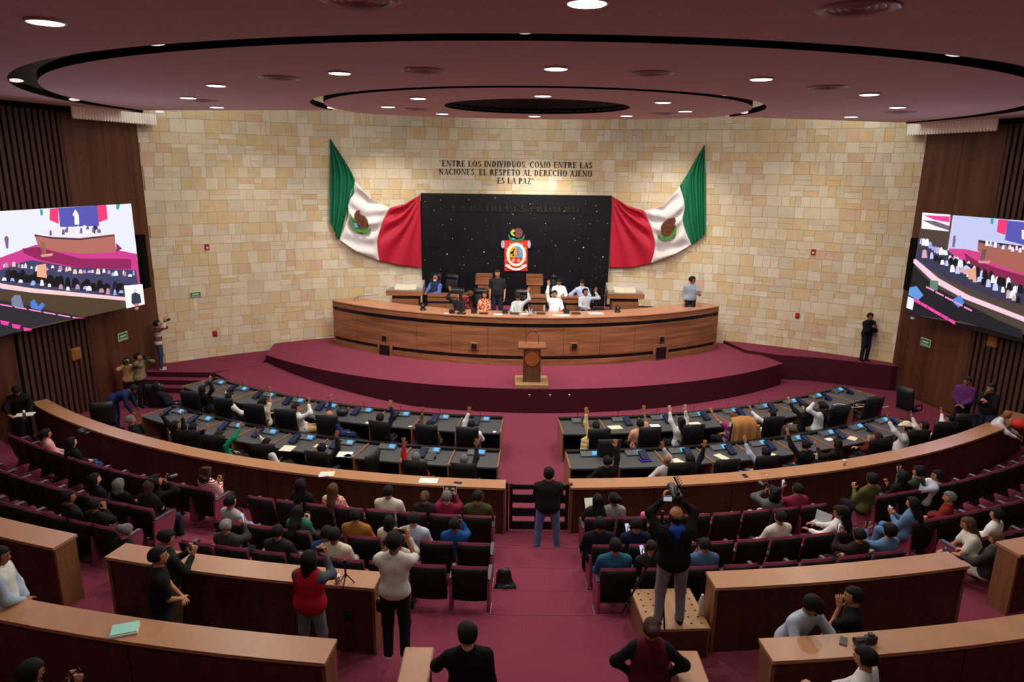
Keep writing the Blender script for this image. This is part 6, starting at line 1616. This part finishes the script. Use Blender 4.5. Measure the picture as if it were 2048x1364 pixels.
for i, (px, py, w_, d_, rz, m_, lb) in enumerate(((996, 629, .3, .2, 0, WHITEP, 'white sheet beside the patterned blouse'), (1128, 631, .36, .26, .1, WHITEP, 'white papers before the man in white'), (1112, 631, .2, .24, -.1, CREAMP, 'cream sheet before the man in white'), (1192, 627, .5, .28, .05, WHITEP, 'large white papers at the right of the presidium'), (893, 627, .16, .12, .3, WHITEP, 'crumpled white paper at the left of the presidium'), (1050, 628, .3, .2, .2, WHITEP, 'white papers before the curly-haired woman'))):
    c = on_counter(px, py)
    simple('paper', lb + ' on the counter', 'paper', (c.x, c.y, 2.452), rz, m_, lambda b: b.box((0, 0, .004), (w_, d_, .008)), 'papers on the presidium counter')
for px, py, lb in ((846, 620, 'left'), (1235, 624, 'right')):
    c = on_counter(px, py)
    t = thing('dome_camera', 'black dome camera on the %s end of the presidium counter' % lb, 'camera', (c.x, c.y, 2.452), 0, 'dome cameras')
    b = MB(); b.lathe([(.0, 0), (.11, 0), (.11, .03), (.07, .07)], n=16); b.build('base', BLACKP, t)
    b = MB(); b.ell((0, 0, .14), (.09, .09, .10), 14, 10); b.build('dome', BLACKP, t); b = MB(); b.tube([(0, -.08, .16), (0, -.11, .165)], .03, 10); b.build('lens', STEEL, t)
c = on_counter(1060, 632)
t = thing('flower_ornament', 'spiky white and silver flower ornament on the middle of the counter', 'ornament', (c.x, c.y, 2.452))
b = MB(); rr = random.Random(2)
for i in range(26):
    a = rr.uniform(0, 2 * PI); e = rr.uniform(.1, 1.4); L_ = rr.uniform(.12, .26)
    b.tube([(0, 0, .05), (L_ * math.cos(a) * math.cos(e), L_ * math.sin(a) * math.cos(e), .05 + L_ * math.sin(e))], [.012, .002], 4)
b.build('petals', M('ornament_white', 'dfe2e4', .4, .5), t); b = MB(); b.lathe([(0, 0), (.05, 0), (.035, .04), (.05, .08)], n=12); b.build('vase', STEEL, t)
c = on_counter(1088, 622)
t = thing('water_bottle', 'clear water bottle beside the man in white at the presidium', 'bottle', (c.x, c.y, 2.452))
GL = M('clear_plastic', 'dfe8ea', .1, .5, alpha=.45)
b = MB(); b.lathe([(0, 0), (.032, 0), (.034, .02), (.034, .13), (.014, .17), (.012, .19)], n=14); b.build('bottle_body', GL, t); b = MB(); b.lathe([(.015, .185), (.015, .205), (0, .205)], n=12); b.build('cap', WHITEP, t)
# handrail left of the dais
t = thing('handrail', 'thin steel handrail on the steps left of the presidium', 'handrail', (-6.6, 25.0, ST))
a, b2, c2 = aty(697, 607, 25.3), aty(716, 593, 25.3), aty(757, 589, 25.3)
b = MB(); b.tube([a, b2, c2], .02, 8); b.v = [(x + 6.6, y - 25.0, z - ST) for x, y, z in b.v]; b.build('rail', STEEL, t)
for q in (a, b2):
    b = MB(); b.tube([(q.x + 6.6, q.y - 25, .0), (q.x + 6.6, q.y - 25, q.z - ST)], .016, 8); b.build('post', STEEL, t)
# wall fittings on the stone arc
def on_wall(px, py, off=.02):
    d = ray(px, py); g = 26 / d[1]
    for _ in range(5):
        X = d[0] * g; Y = WY + math.sqrt(WR ** 2 - (X - WX) ** 2) - off; g = Y / d[1]
    p = Vector((d[0] * g, d[1] * g, CAMZ + d[2] * g)); rz = -math.atan2(p.x - WX, p.y - WY)
    return p, rz
AL = M('alarm_red', 'a8282c', .4, .4)
for px, py, lb in ((414, 494, 'high on the left of the stone wall'), (1627, 504, 'high on the right of the stone wall'), (1595, 631, 'low on the right of the stone wall'), (430, 667, 'low on the left of the stone wall')):
    p, rz = on_wall(px, py)
    t = thing('fire_alarm', 'small red fire alarm ' + lb, 'alarm', p, rz, 'red wall alarms')
    b = MB(); b.box((0, -.02, 0), (.15, .05, .2), bev=.015); b.build('alarm_box', AL, t)
    b = MB(); b.ell((0, -.05, -.03), (.045, .02, .045), 10, 6); b.build('strobe' if py < 600 else 'horn', M('alarm_lens', 'e0dcd8', .3) if py < 600 else AL, t)
GS = M('sign_green', '1f8a55', .5, emit=0); 
def sign(p, rz, w_, h_, arrow, lb, wall=None):
    t = thing('exit_sign', lb, 'sign', p, rz, 'green direction signs')
    b = MB(); b.box((0, -.012, 0), (w_, .02, h_), bev=.004); b.build('border', WHITEP, t)
    b = MB(); b.box((0, -.025, 0), (w_ * .9, .008, h_ * .84)); b.build('green_field', GS, t)
    b = MB(); s_ = arrow
    b.box((-s_ * w_ * .06, -.031, h_ * .08), (w_ * .5, .004, h_ * .16))
    b.add([(s_ * w_ * .18, -.033, h_ * .26), (s_ * w_ * .36, -.033, h_ * .08), (s_ * w_ * .18, -.033, -h_ * .1)], [(0, 1, 2), (2, 1, 0)]); b.build('arrow', WHITEP, t)
    b = MB()
    for k in range(7): b.box((-w_ * .3 + k * w_ * .1, -.031, -h_ * .26), (w_ * .06, .004, h_ * .12))
    b.build('lettering', WHITEP, t)
p, rz = on_wall(391, 589); sign(p, rz, .38, .2, -1, 'small green arrow sign on the left of the stone wall')
def wall_hit(px, py, f, n, off=.06):
    v = atplane(px, py, f(20) + n * off, n); return v
p = wall_hit(245, 673, wl, nL); sign(p, math.atan2(dL.y, dL.x) + PI, .42, .26, 1, 'green arrow sign on the left wooden wall below the screen')
p = wall_hit(1852, 685, wr, nR); sign(p, math.atan2(dR.y, dR.x), .42, .26, -1, 'green arrow sign on the right wooden wall below the screen')
SPK = M('speaker_tan', 'a06c34', .6)
for px, py, f, n, d_, lb in ((151, 708, wl, nL, dL, 'left'), (1986, 682, wr, nR, dR, 'right')):
    p = wall_hit(px, py, f, n, .12)
    t = thing('wall_speaker', 'small tan wall speaker on the %s slatted wall' % lb, 'speaker', p, math.atan2(d_.y, d_.x) + (PI if lb == 'left' else 0), 'tan wall speakers')
    b = MB(); b.box((0, 0, 0), (.32, .14, .36), bev=.03); b.build('speaker_cabinet', SPK, t)
    b = MB(); b.box((0, -.075, 0), (.24, .02, .28), bev=.01); b.build('grille', M('speaker_grille', '8a5a2c', .8), t)
for x, y, z, lb in ((wl(22.3).x + .35, 22.3, 4.2, 'left'), (wr(22.6).x - .3, 22.6, 4.4, 'right')):
    t = thing('line_speaker', 'tall black loudspeaker on the %s wall beside the video screen' % lb, 'speaker', (x, y, z), 0, 'tall black loudspeakers')
    b = MB(); b.box((0, 0, 0), (.34, .4, 1.7), bev=.02); b.build('loudspeaker_cabinet', BLACKM, t); b = MB(); b.box((0, -.205, 0), (.28, .02, 1.6)); b.build('grille', BLACKP, t)
for px, py, lb, d0 in ((272, 618, 'left', 21.2), (1826, 637, 'right', 21.7)):
    c = aty(px, py, d0)
    t = thing('ceiling_dome_camera', 'small white dome camera under the %s video screen' % lb, 'camera', c, 0, 'white dome cameras')
    b = MB(); b.lathe([(0, .05), (.07, .05), (.075, 0), (.06, -.01)], n=14); b.build('mount', WHITEP, t); b = MB(); b.ell((0, 0, -.01), (.055, .055, .05), 12, 8); b.build('dome', M('dome_grey', '8a8c90', .2), t)
# wooden box the cameraman stands on, bottle, tripod and camcorder
p = at(1336, 1212, 1.28)
bcs = [at(x, y, 1.28) for x, y in ((1258, 1180), (1380, 1175), (1418, 1254), (1298, 1262))]; bx = sum(c.x for c in bcs) / 4; by = sum(c.y for c in bcs) / 4; bw = ((bcs[1] - bcs[0]).length + (bcs[2] - bcs[3]).length) / 2; bd = ((bcs[3] - bcs[0]).length + (bcs[2] - bcs[1]).length) / 2; brz = math.atan2((bcs[1] - bcs[0]).y, (bcs[1] - bcs[0]).x) * .5 + (math.atan2((bcs[1] - bcs[2]).y, (bcs[1] - bcs[2]).x) - PI / 2) * .5; print('box', bx, by, bw, bd, brz)
t = thing('wooden_box', 'low wooden box with rows of round holes under the cameraman', 'box', (bx, by, .8), brz)
b = MB(); b.box((0, 0, .46), (bw, bd, .04)); b.build('box_top', M('box_wood', 'a87f58', .5, .3, tex='noise', sc=(9, 1, 9), amp=.25), t)
for sx in (-1, 1):
    b = MB(); b.box((sx * (bw / 2 - .02), 0, .22), (.03, bd - .01, .44)); b.build('side_board', WOODE, t)
for sy in (-1, 1):
    b = MB(); b.box((0, sy * (bd / 2 - .02), .22), (bw - .06, .03, .44)); b.build('front_board', WOODB, t)
b = MB()
for i in (0, 1, 4, 5):
    for j in range(6): b.lathe([(0, .4815), (.016, .4815)], ((-.4 + i * .16) * bw, (-.38 + j * .15) * bd, 0), n=10)
b.build('holes', BLACKM, t, kind='stuff')
BT = at(1402, 1228, 1.28)
t = thing('milk_bottle', 'clear plastic bottle with white cap on the wooden box', 'bottle', BT)
b = MB(); b.lathe([(0, 0), (.045, 0), (.048, .03), (.044, .12), (.048, .17), (.034, .25), (.018, .28)], n=16); b.build('bottle_body', M('milky_plastic', 'e4e0d2', .3, .4, alpha=.8), t); b = MB(); b.lathe([(.02, .28), (.02, .31), (0, .31)], n=12); b.build('cap', WHITEP, t)
t = thing('tripod', 'black tripod standing astride the box in front of the cameraman', 'tripod', (2.0, 8.75, .8))
top = Vector((.08, -.1, 1.55))
for q in ((-.42, -.2, .48), (.12, -.52, .48), (.3, .45, -.2)):
    b = MB(); b.tube([top, top.lerp(Vector(q), .5), q], [.018, .016, .012], 8); b.build('leg', BLACKP, t)
b = MB(); b.tube([(.08, -.1, 1.2), (.08, -.1, 2.02)], .02, 8); b.build('centre_column', BLACKP, t)
b = MB(); b.box((.08, -.1, 1.56), (.1, .1, .1), bev=.02); b.tube([(.08, -.1, 1.9), (.28, -.4, 1.6)], .01, 6); b.build('pan_head', BLACKP, t)
c = aty(1352, 992, 8.55)
t = thing('camcorder', 'black video camcorder with fold-out screen and top microphone, raised by the cameraman', 'camera', c)
b = MB(); b.box((0, 0, 0), (.13, .30, .14), bev=.02); b.box((0, -.02, .09), (.05, .2, .04), bev=.01); b.build('camera_body', BLACKP, t)
b = MB(); b.tube([(0, .15, 0), (0, .3, 0)], [.05, .06], 14); b.build('lens', BLACKP, t)
b = MB(); b.box((-.13, -.08, .0), (.13, .015, .08)); b.build('fold_out_screen', BLACKP, t); b = MB(); b.box((-.13, -.09, .0), (.11, .004, .06)); b.build('display', M('camcorder_lit', 'c9d4e0', emit=.5), t)
b = MB(); b.tube([(0, -.05, .1), (.01, 0, .17)], .012, 6); b.tube([(.01, -.1, .19), (.01, .16, .19)], .022, 8)
for k in range(7): b.tube([(.01, -.08 + k * .035, .19), (.01 + .04 * (-1) ** k, -.08 + k * .035, .235)], .005, 4)
b.build('shotgun_microphone', BLACKP, t)
b = MB(); b.ell((0, 0, 0), (.12, .05, .15), 12, 8, rot=Matrix.Rotation(-.4, 3, 'X')); 
# backpack in the aisle
c = at(1010, 1165, .62)
t = thing('backpack', 'black backpack leaning on the end seats beside the aisle steps', 'backpack', (c.x, c.y, .4), .2)
b = MB(); V, Q = snet([(A_(0, 0, .14), A_(0, .03, .36), .15, .11, A_(0, 1, 0), .7), (A_(-.07, -.02, .12), A_(.07, -.02, .12), .12, .12)], .025); b.add(V.tolist(), Q.tolist(), 0, True); b.build('bag_body', M('bag_black', '16171a', .45, .4), t)
b = MB(); b.ell((0, -.13, .16), (.11, .05, .1), 12, 8); b.build('front_pocket', M('bag_black', '16171a'), t)
for sx in (-1, 1):
    b = MB(); b.tube([(sx * .07, .1, .42), (sx * .1, .17, .3), (sx * .12, .12, .1)], .014, 6); b.build('strap', BLACKP, t)
# small tripod and cup on the left rear barrier
zb = 1.85
c = at(692, 1168, zb)
t = thing('mini_tripod', 'small black tripod with phone clamp on the barrier behind the left seats', 'tripod', (c.x, c.y, zb))
for a in (.4, 2.5, 4.6):
    b = MB(); b.tube([(0, 0, .16), (.11 * math.cos(a), .11 * math.sin(a), 0)], .008, 6); b.build('leg', BLACKP, t)
b = MB(); b.tube([(0, 0, .1), (0, 0, .3)], .014, 8); b.box((0, 0, .33), (.04, .04, .07)); b.build('column', BLACKP, t)
def cup(px, py, z, lb):
    c = at(px, py, z)
    t = thing('paper_cup', lb, 'cup', (c.x, c.y, z), 0, 'white paper cups')
    b = MB(); b.lathe([(0, .003), (.03, 0), (.042, .11)], n=18); b.build('cup_body', M('cup_white', 'e4dfd0', .6), t); b = MB(); b.lathe([(0, .112), (.044, .11), (.045, .116), (.03, .122), (0, .122)], n=18); b.build('lid', M('cup_white', 'e4dfd0'), t)
cup(675, 1166, zb, 'paper cup beside the small tripod on the left rear barrier')
cup(1688, 930, 1.05, 'white paper cup on the right long barrier')
# things on the barrier tops
def flat(px, py, z, w_, d_, h_, rz, m_, nm, lb, cat, grp=None):
    c = at(px, py, z); return simple(nm, lb, cat, (c.x, c.y, z + .0015), rz, m_, lambda b: b.box((0, 0, h_ / 2), (w_, d_, h_)), grp)
MINT = M('mint_cover', '9fe0cc', .6)
c = at(250, 1262, 2.05)
t = thing('folder', 'mint green folder on white papers on the nearest left barrier', 'folder', (c.x, c.y, 2.052), .35)
b = MB(); b.box((.0, -.01, .012), (.29, .2, .022)); b.build('papers', WHITEP, t); b = MB(); b.box((-.0, .005, .03), (.28, .2, .012)); b.build('cover', MINT, t)
flat(654, 949, 1.05, .3, .24, .012, .1, CREAMP, 'papers', 'cream papers on the left long barrier', 'paper')
flat(647, 951, 1.065, .2, .14, .01, .3, M('tablet_white', 'd8d8da', .4), 'tablet', 'small white-framed tablet lying on the papers, left long barrier', 'tablet')
flat(857, 962, 1.05, .38, .22, .01, -.05, WHITEP, 'papers', 'white open papers on the left long barrier near the gate', 'paper')
flat(916, 966, 1.05, .16, .08, .01, -.25, BLACKP, 'phone', 'black phone on the left long barrier near the gate', 'phone')
flat(1490, 952, 1.05, .09, .15, .012, .1, BLACKP, 'phone', 'black phone on the right long barrier', 'phone')
c = at(1532, 947, 1.05)
simple('keys', 'bunch of keys with pale tag on the right long barrier', 'keys', (c.x, c.y, 1.052), 0, STEEL, lambda b: (b.box((-.05, 0, .004), (.14, .03, .006)), b.tube([(.05 + .03 * math.cos(k * .7), .03 * math.sin(k * .7), .006) for k in range(10)], .004, 4)))
flat(50, 830, 1.05, .4, .26, .02, .3, WHITEP, 'papers', 'white papers under the hands of the man at the left barrier end', 'paper')
c = at(49, 838, 1.05)
t = thing('thermos', 'slim steel thermos on the left end of the long barrier', 'bottle', (c.x + .1, c.y - .12, 1.052)); b = MB(); b.lathe([(0, 0), (.035, 0), (.035, .2), (.03, .22)], n=14); b.build('flask_body', STEEL, t); b = MB(); b.lathe([(.03, .22), (.03, .27), (0, .27)], n=14); b.build('cap', WHITEP, t)
c = at(162, 866, 1.05)
t = thing('cap_hat', 'black cap lying on the left long barrier', 'cap', (c.x, c.y, 1.052)); b = MB(); b.ell((0, 0, .03), (.11, .12, .08), 14, 8); b.v = [(x, y, max(z, 0)) for x, y, z in b.v]; b.build('crown', BLACKP, t); b = MB(); b.box((.13, .0, .008), (.12, .14, .01), bev=.003); b.build('visor', BLACKP, t)
# dark reading stands under the phone etc. on the nearest right barrier
c = at(1687, 1283, 2.05)
simple('phone', 'black phone lying on the nearest right barrier', 'phone', (c.x, c.y, 2.052), -.5, BLACKP, lambda b: b.box((0, 0, .005), (.08, .16, .01)))
c = at(1730, 1278, 2.05)
t = thing('camera', 'black camera with lens resting on the nearest right barrier', 'camera', (c.x, c.y - .08, 2.052), .1)
b = MB(); b.box((.02, 0, .055), (.14, .08, .1), bev=.015); b.box((.02, 0, .115), (.06, .06, .03), bev=.008); b.build('camera_body', BLACKP, t); b = MB(); b.tube([(-.04, 0, .05), (-.18, -.01, .05)], [.04, .044], 14); b.build('lens', M('lens_grey', '3a3c40'), t)
# papers and things on the deputies' desks
DP = [(1230, 855, .34, .26, .1, CREAMP, 'cream papers on the first right front desk'), (1311, 853, .26, .3, -.1, WHITEP, 'white printed sheet on the second right front desk'), (1390, 848, .32, .24, 0, CREAMP, 'cream folder on the third right front desk'),
      (575, 897, .3, .34, .15, CREAMP, 'cream sheet on a left back desk beside the man in white'), (641, 893, .3, .18, 0, CREAMP, 'cream papers before the person in black, left back row'), (690, 909, .34, .3, .25, WHITEP, 'white papers right of the person in black'), (697, 912, .2, .16, -.3, M('blue_print', '7f93c0'), 'blue printed sheet on the white papers, left back row'),
      (1354, 923, .26, .3, .3, CREAMP, 'cream sheet on the right back desk beside the printed blouse'), (1443, 914, .2, .34, .3, CREAMP, 'cream sheet on the right back desk near the woman in black'), (1537, 909, .26, .28, .6, CREAMP, 'cream sheet beside the man in pale blue'), (1705, 877, .28, .2, .4, CREAMP, 'cream sheet before the woman in burgundy'),
      (1659, 879, .2, .16, 0, WHITEP, 'white card on a right back desk'), (352, 865, .3, .26, -.5, CREAMP, 'cream sheet on a far left back desk'), (505, 825, .2, .3, -.2, CREAMP, 'small cream papers beside the woman in cream top'), (989, 864, .08, .1, 0, WHITEP, 'small white card on the aisle desk, left front row'), (821, 853, .1, .07, .2, WHITEP, 'crumpled tissue on a left front desk'), (737, 846, .16, .12, 0, CREAMP, 'small cream note on a left front desk'), (640, 838, .24, .14, .3, WHITEP, 'white sheet before the man with bent arm')]
for px, py, w_, d_, rz, m_, lb in DP:
    flat(px, py, DESKZ, w_, d_, .006, rz + math.radians(polar(at(px, py, DESKZ))[1]), m_, 'paper', lb, 'paper', 'papers on the deputies\' desks')
c = at(1290, 921, DESKZ)
t = thing('laptop', 'tablet with violet screen on the second right back desk', 'tablet', (c.x, c.y, DESKZ + .002), .25); b = MB(); b.box((0, 0, .01), (.26, .2, .02)); b.build('tablet_body', BLACKP, t); b = MB(); b.box((0, 0, .022), (.23, .17, .003)); b.build('display', M('violet_screen', '4a3ac0', emit=.8), t)
c = at(860, 917, DESKZ)
t = thing('tablet', 'black tablet on a stand on the second left back desk', 'tablet', (c.x, c.y, DESKZ + .002), -.1); b = MB(); b.box((0, .02, .05), (.22, .28, .015), rot=Matrix.Rotation(.3, 3, 'X')); b.build('tablet_body', BLACKP, t); b = MB(); b.box((.12, .02, .03), (.03, .1, .05)); b.build('stand', BLACKP, t)
c = at(685, 830, DESKZ)
t = thing('black_bag', 'round black bag on a left front desk', 'bag', (c.x, c.y, DESKZ + .002)); b = MB(); b.ell((0, 0, .1), (.17, .16, .11), 16, 10); b.v = [(x, y, max(z, 0)) for x, y, z in b.v]; b.build('bag_body', M('bag_black', '16171a', .45, .4), t); b = MB(); b.tube([(-.08, 0, .2), (0, 0, .26), (.08, 0, .2)], .01, 6); b.build('handle', BLACKP, t)
for px, py, z, lb in ((1233, 900, DESKZ, 'blue-tinted water bottle on the first right back desk'), (1633, 918, DESKZ - .1, 'small water bottle held low near the right long barrier'), (1532, 967, .9, 'small clear bottle beside the woman in grey cardigan')):
    c = at(px, py, z)
    t = thing('water_bottle', lb, 'bottle', (c.x, c.y, z), 0, 'clear water bottles'); b = MB(); b.lathe([(0, 0), (.032, 0), (.034, .02), (.034, .13), (.014, .17), (.012, .19)], n=12); b.build('bottle_body', GL, t); b = MB(); b.lathe([(.015, .185), (.015, .205), (0, .205)], n=10); b.build('cap', WHITEP, t)
# white headphones / cable on the last right front desks
c = at(1690, 812, DESKZ)
simple('cable', 'white looped cable lying on the right end of the front desks', 'cable', (c.x, c.y, DESKZ + .01), 0, WHITEP, lambda b: b.tube([(-.3 + .3 * math.cos(t_ * .5) + t_ * .05, .14 * math.sin(t_ * .5), .005) for t_ in range(26)], .008, 5))
# camel coat hanging over a chair; shawl; papers on tray; envelope
for (px, base, a_) in exec_pos:
    if px == 1455:
        d = Vector((-math.sin(math.radians(a_)), math.cos(math.radians(a_)), 0))
        t = thing('coat', 'camel coat draped over the back of an executive chair, right front row', 'coat', base, math.radians(a_))
        b = MB(); vs = []; NU, NV = 18, 12
        for i in range(NU + 1):
            u = i / NU; x = (u - .5) * (.62)
            for j in range(NV + 1):
                v = j / NV; zz = 1.27 - v * 1.02; wv = (.4 + v) * .035 * math.sin(u * 19 + v)
                y = -.44 - .03 * v + wv - .05 * math.sin(min(1, v * 6) * PI / 2) + .16 * max(0, 1 - v * 9)
                vs.append((x * (1 + .22 * v), y, zz - .03 * abs(math.sin(u * 9)) * v + .05 * math.sin(u * PI) * (v < .2)))
        q = NV + 1; b.add(vs, [(i * q + j, i * q + j + 1, (i + 1) * q + j + 1, (i + 1) * q + j) for i in range(NU) for j in range(NV)], 0, True)
        o = b.build('coat_back', M('camel_cloth', 'b07c4a', .9, .1), t); md = o.modifiers.new('thickness', 'SOLIDIFY'); md.thickness = .02
        b = MB(); b.tube([(.36, -.42, 1.1), (.42, -.44, .75), (.44, -.4, .4)], [.06, .055, .05], 10); b.build('sleeve', M('camel_cloth', 'b07c4a'), t)
    if px == 1190:
        t = thing('shawl', 'yellow and white garment hanging beside the first right front chair', 'shawl', base, math.radians(a_))
        b = MB(); b.add([(-.27, -.1, .95), (-.42, -.2, .9), (-.5, -.38, .3), (-.3, -.42, .25), (-.25, -.3, .95), (-.38, -.3, .6)], [(0, 1, 5, 4), (1, 2, 3, 5), (4, 5, 3, 3)[:3]]); o = b.build('draped_cloth', M('yellow_cloth', 'c9a544', .9, .1, tex='stripes', sc=(1, 1, 3), col2='e2dcc8'), t)
        md = o.modifiers.new('thickness', 'SOLIDIFY'); md.thickness = .02
flat(418, 978, .92, .34, .26, .006, -.3, WHITEP, 'paper', 'white sheet on the writing tray of the woman in stripes', 'paper')
flat(1939, 1088, 1.02, .3, .34, .006, -.4, CREAMP, 'papers', 'cream papers on the lap of the person by the right barrier', 'paper')
c = at(1640, 1048, .98)
t = thing('laptop', 'open silver laptop on the knees of the man in white, right block', 'laptop', (c.x, c.y, .98), -.9); b = MB(); b.box((0, 0, 0), (.3, .2, .015)); b.build('keyboard_base', M('silver', 'b9bcc0', .4), t); b = MB(); b.box((0, .11, .1), (.3, .012, .2), rot=Matrix.Rotation(-.15, 3, 'X')); b.build('lid', M('silver', 'b9bcc0'), t)
c = at(290, 1020, .75)
simple('handbag', 'tan bag on the lap of the woman with brown hair', 'bag', (c.x, c.y, .78), .2, M('tan_leather', '94693c', .5), lambda b: (b.box((0, 0, .1), (.34, .14, .2), bev=.03), b.tube([(-.1, 0, .2), (0, 0, .3), (.1, 0, .2)], .01, 6)))
c = at(1292, 1032, .95)
simple('pink_bag', 'pink and black bag on a right front gallery seat', 'bag', (c.x, c.y, .85), .1, M('pink_cloth', 'd86a98', .7), lambda b: (b.box((0, 0, .1), (.2, .12, .16), bev=.03), b.box((.12, 0, .18), (.12, .1, .12), bev=.03)))
c = at(2040, 856, 1.05)
simple('red_bundle', 'bright red cap-like bundle on the barrier at the right edge', 'bundle', (c.x, c.y, 1.06), 0, M('bright_red', 'c22a22', .7), lambda b: b.ell((0, 0, .1), (.22, .2, .13), 14, 8))
c = aty(765, 1210, 7.95)
t = thing('shoulder_bag', 'small black pouch hanging at the hip of the man in white tee', 'bag', c); b = MB(); b.box((0, 0, 0), (.16, .1, .2), bev=.03); b.build('pouch', BLACKP, t); b = MB(); b.tube([(.05, .0, .1), (.1, .05, .3)], .012, 6); b.build('strap', BLACKP, t)
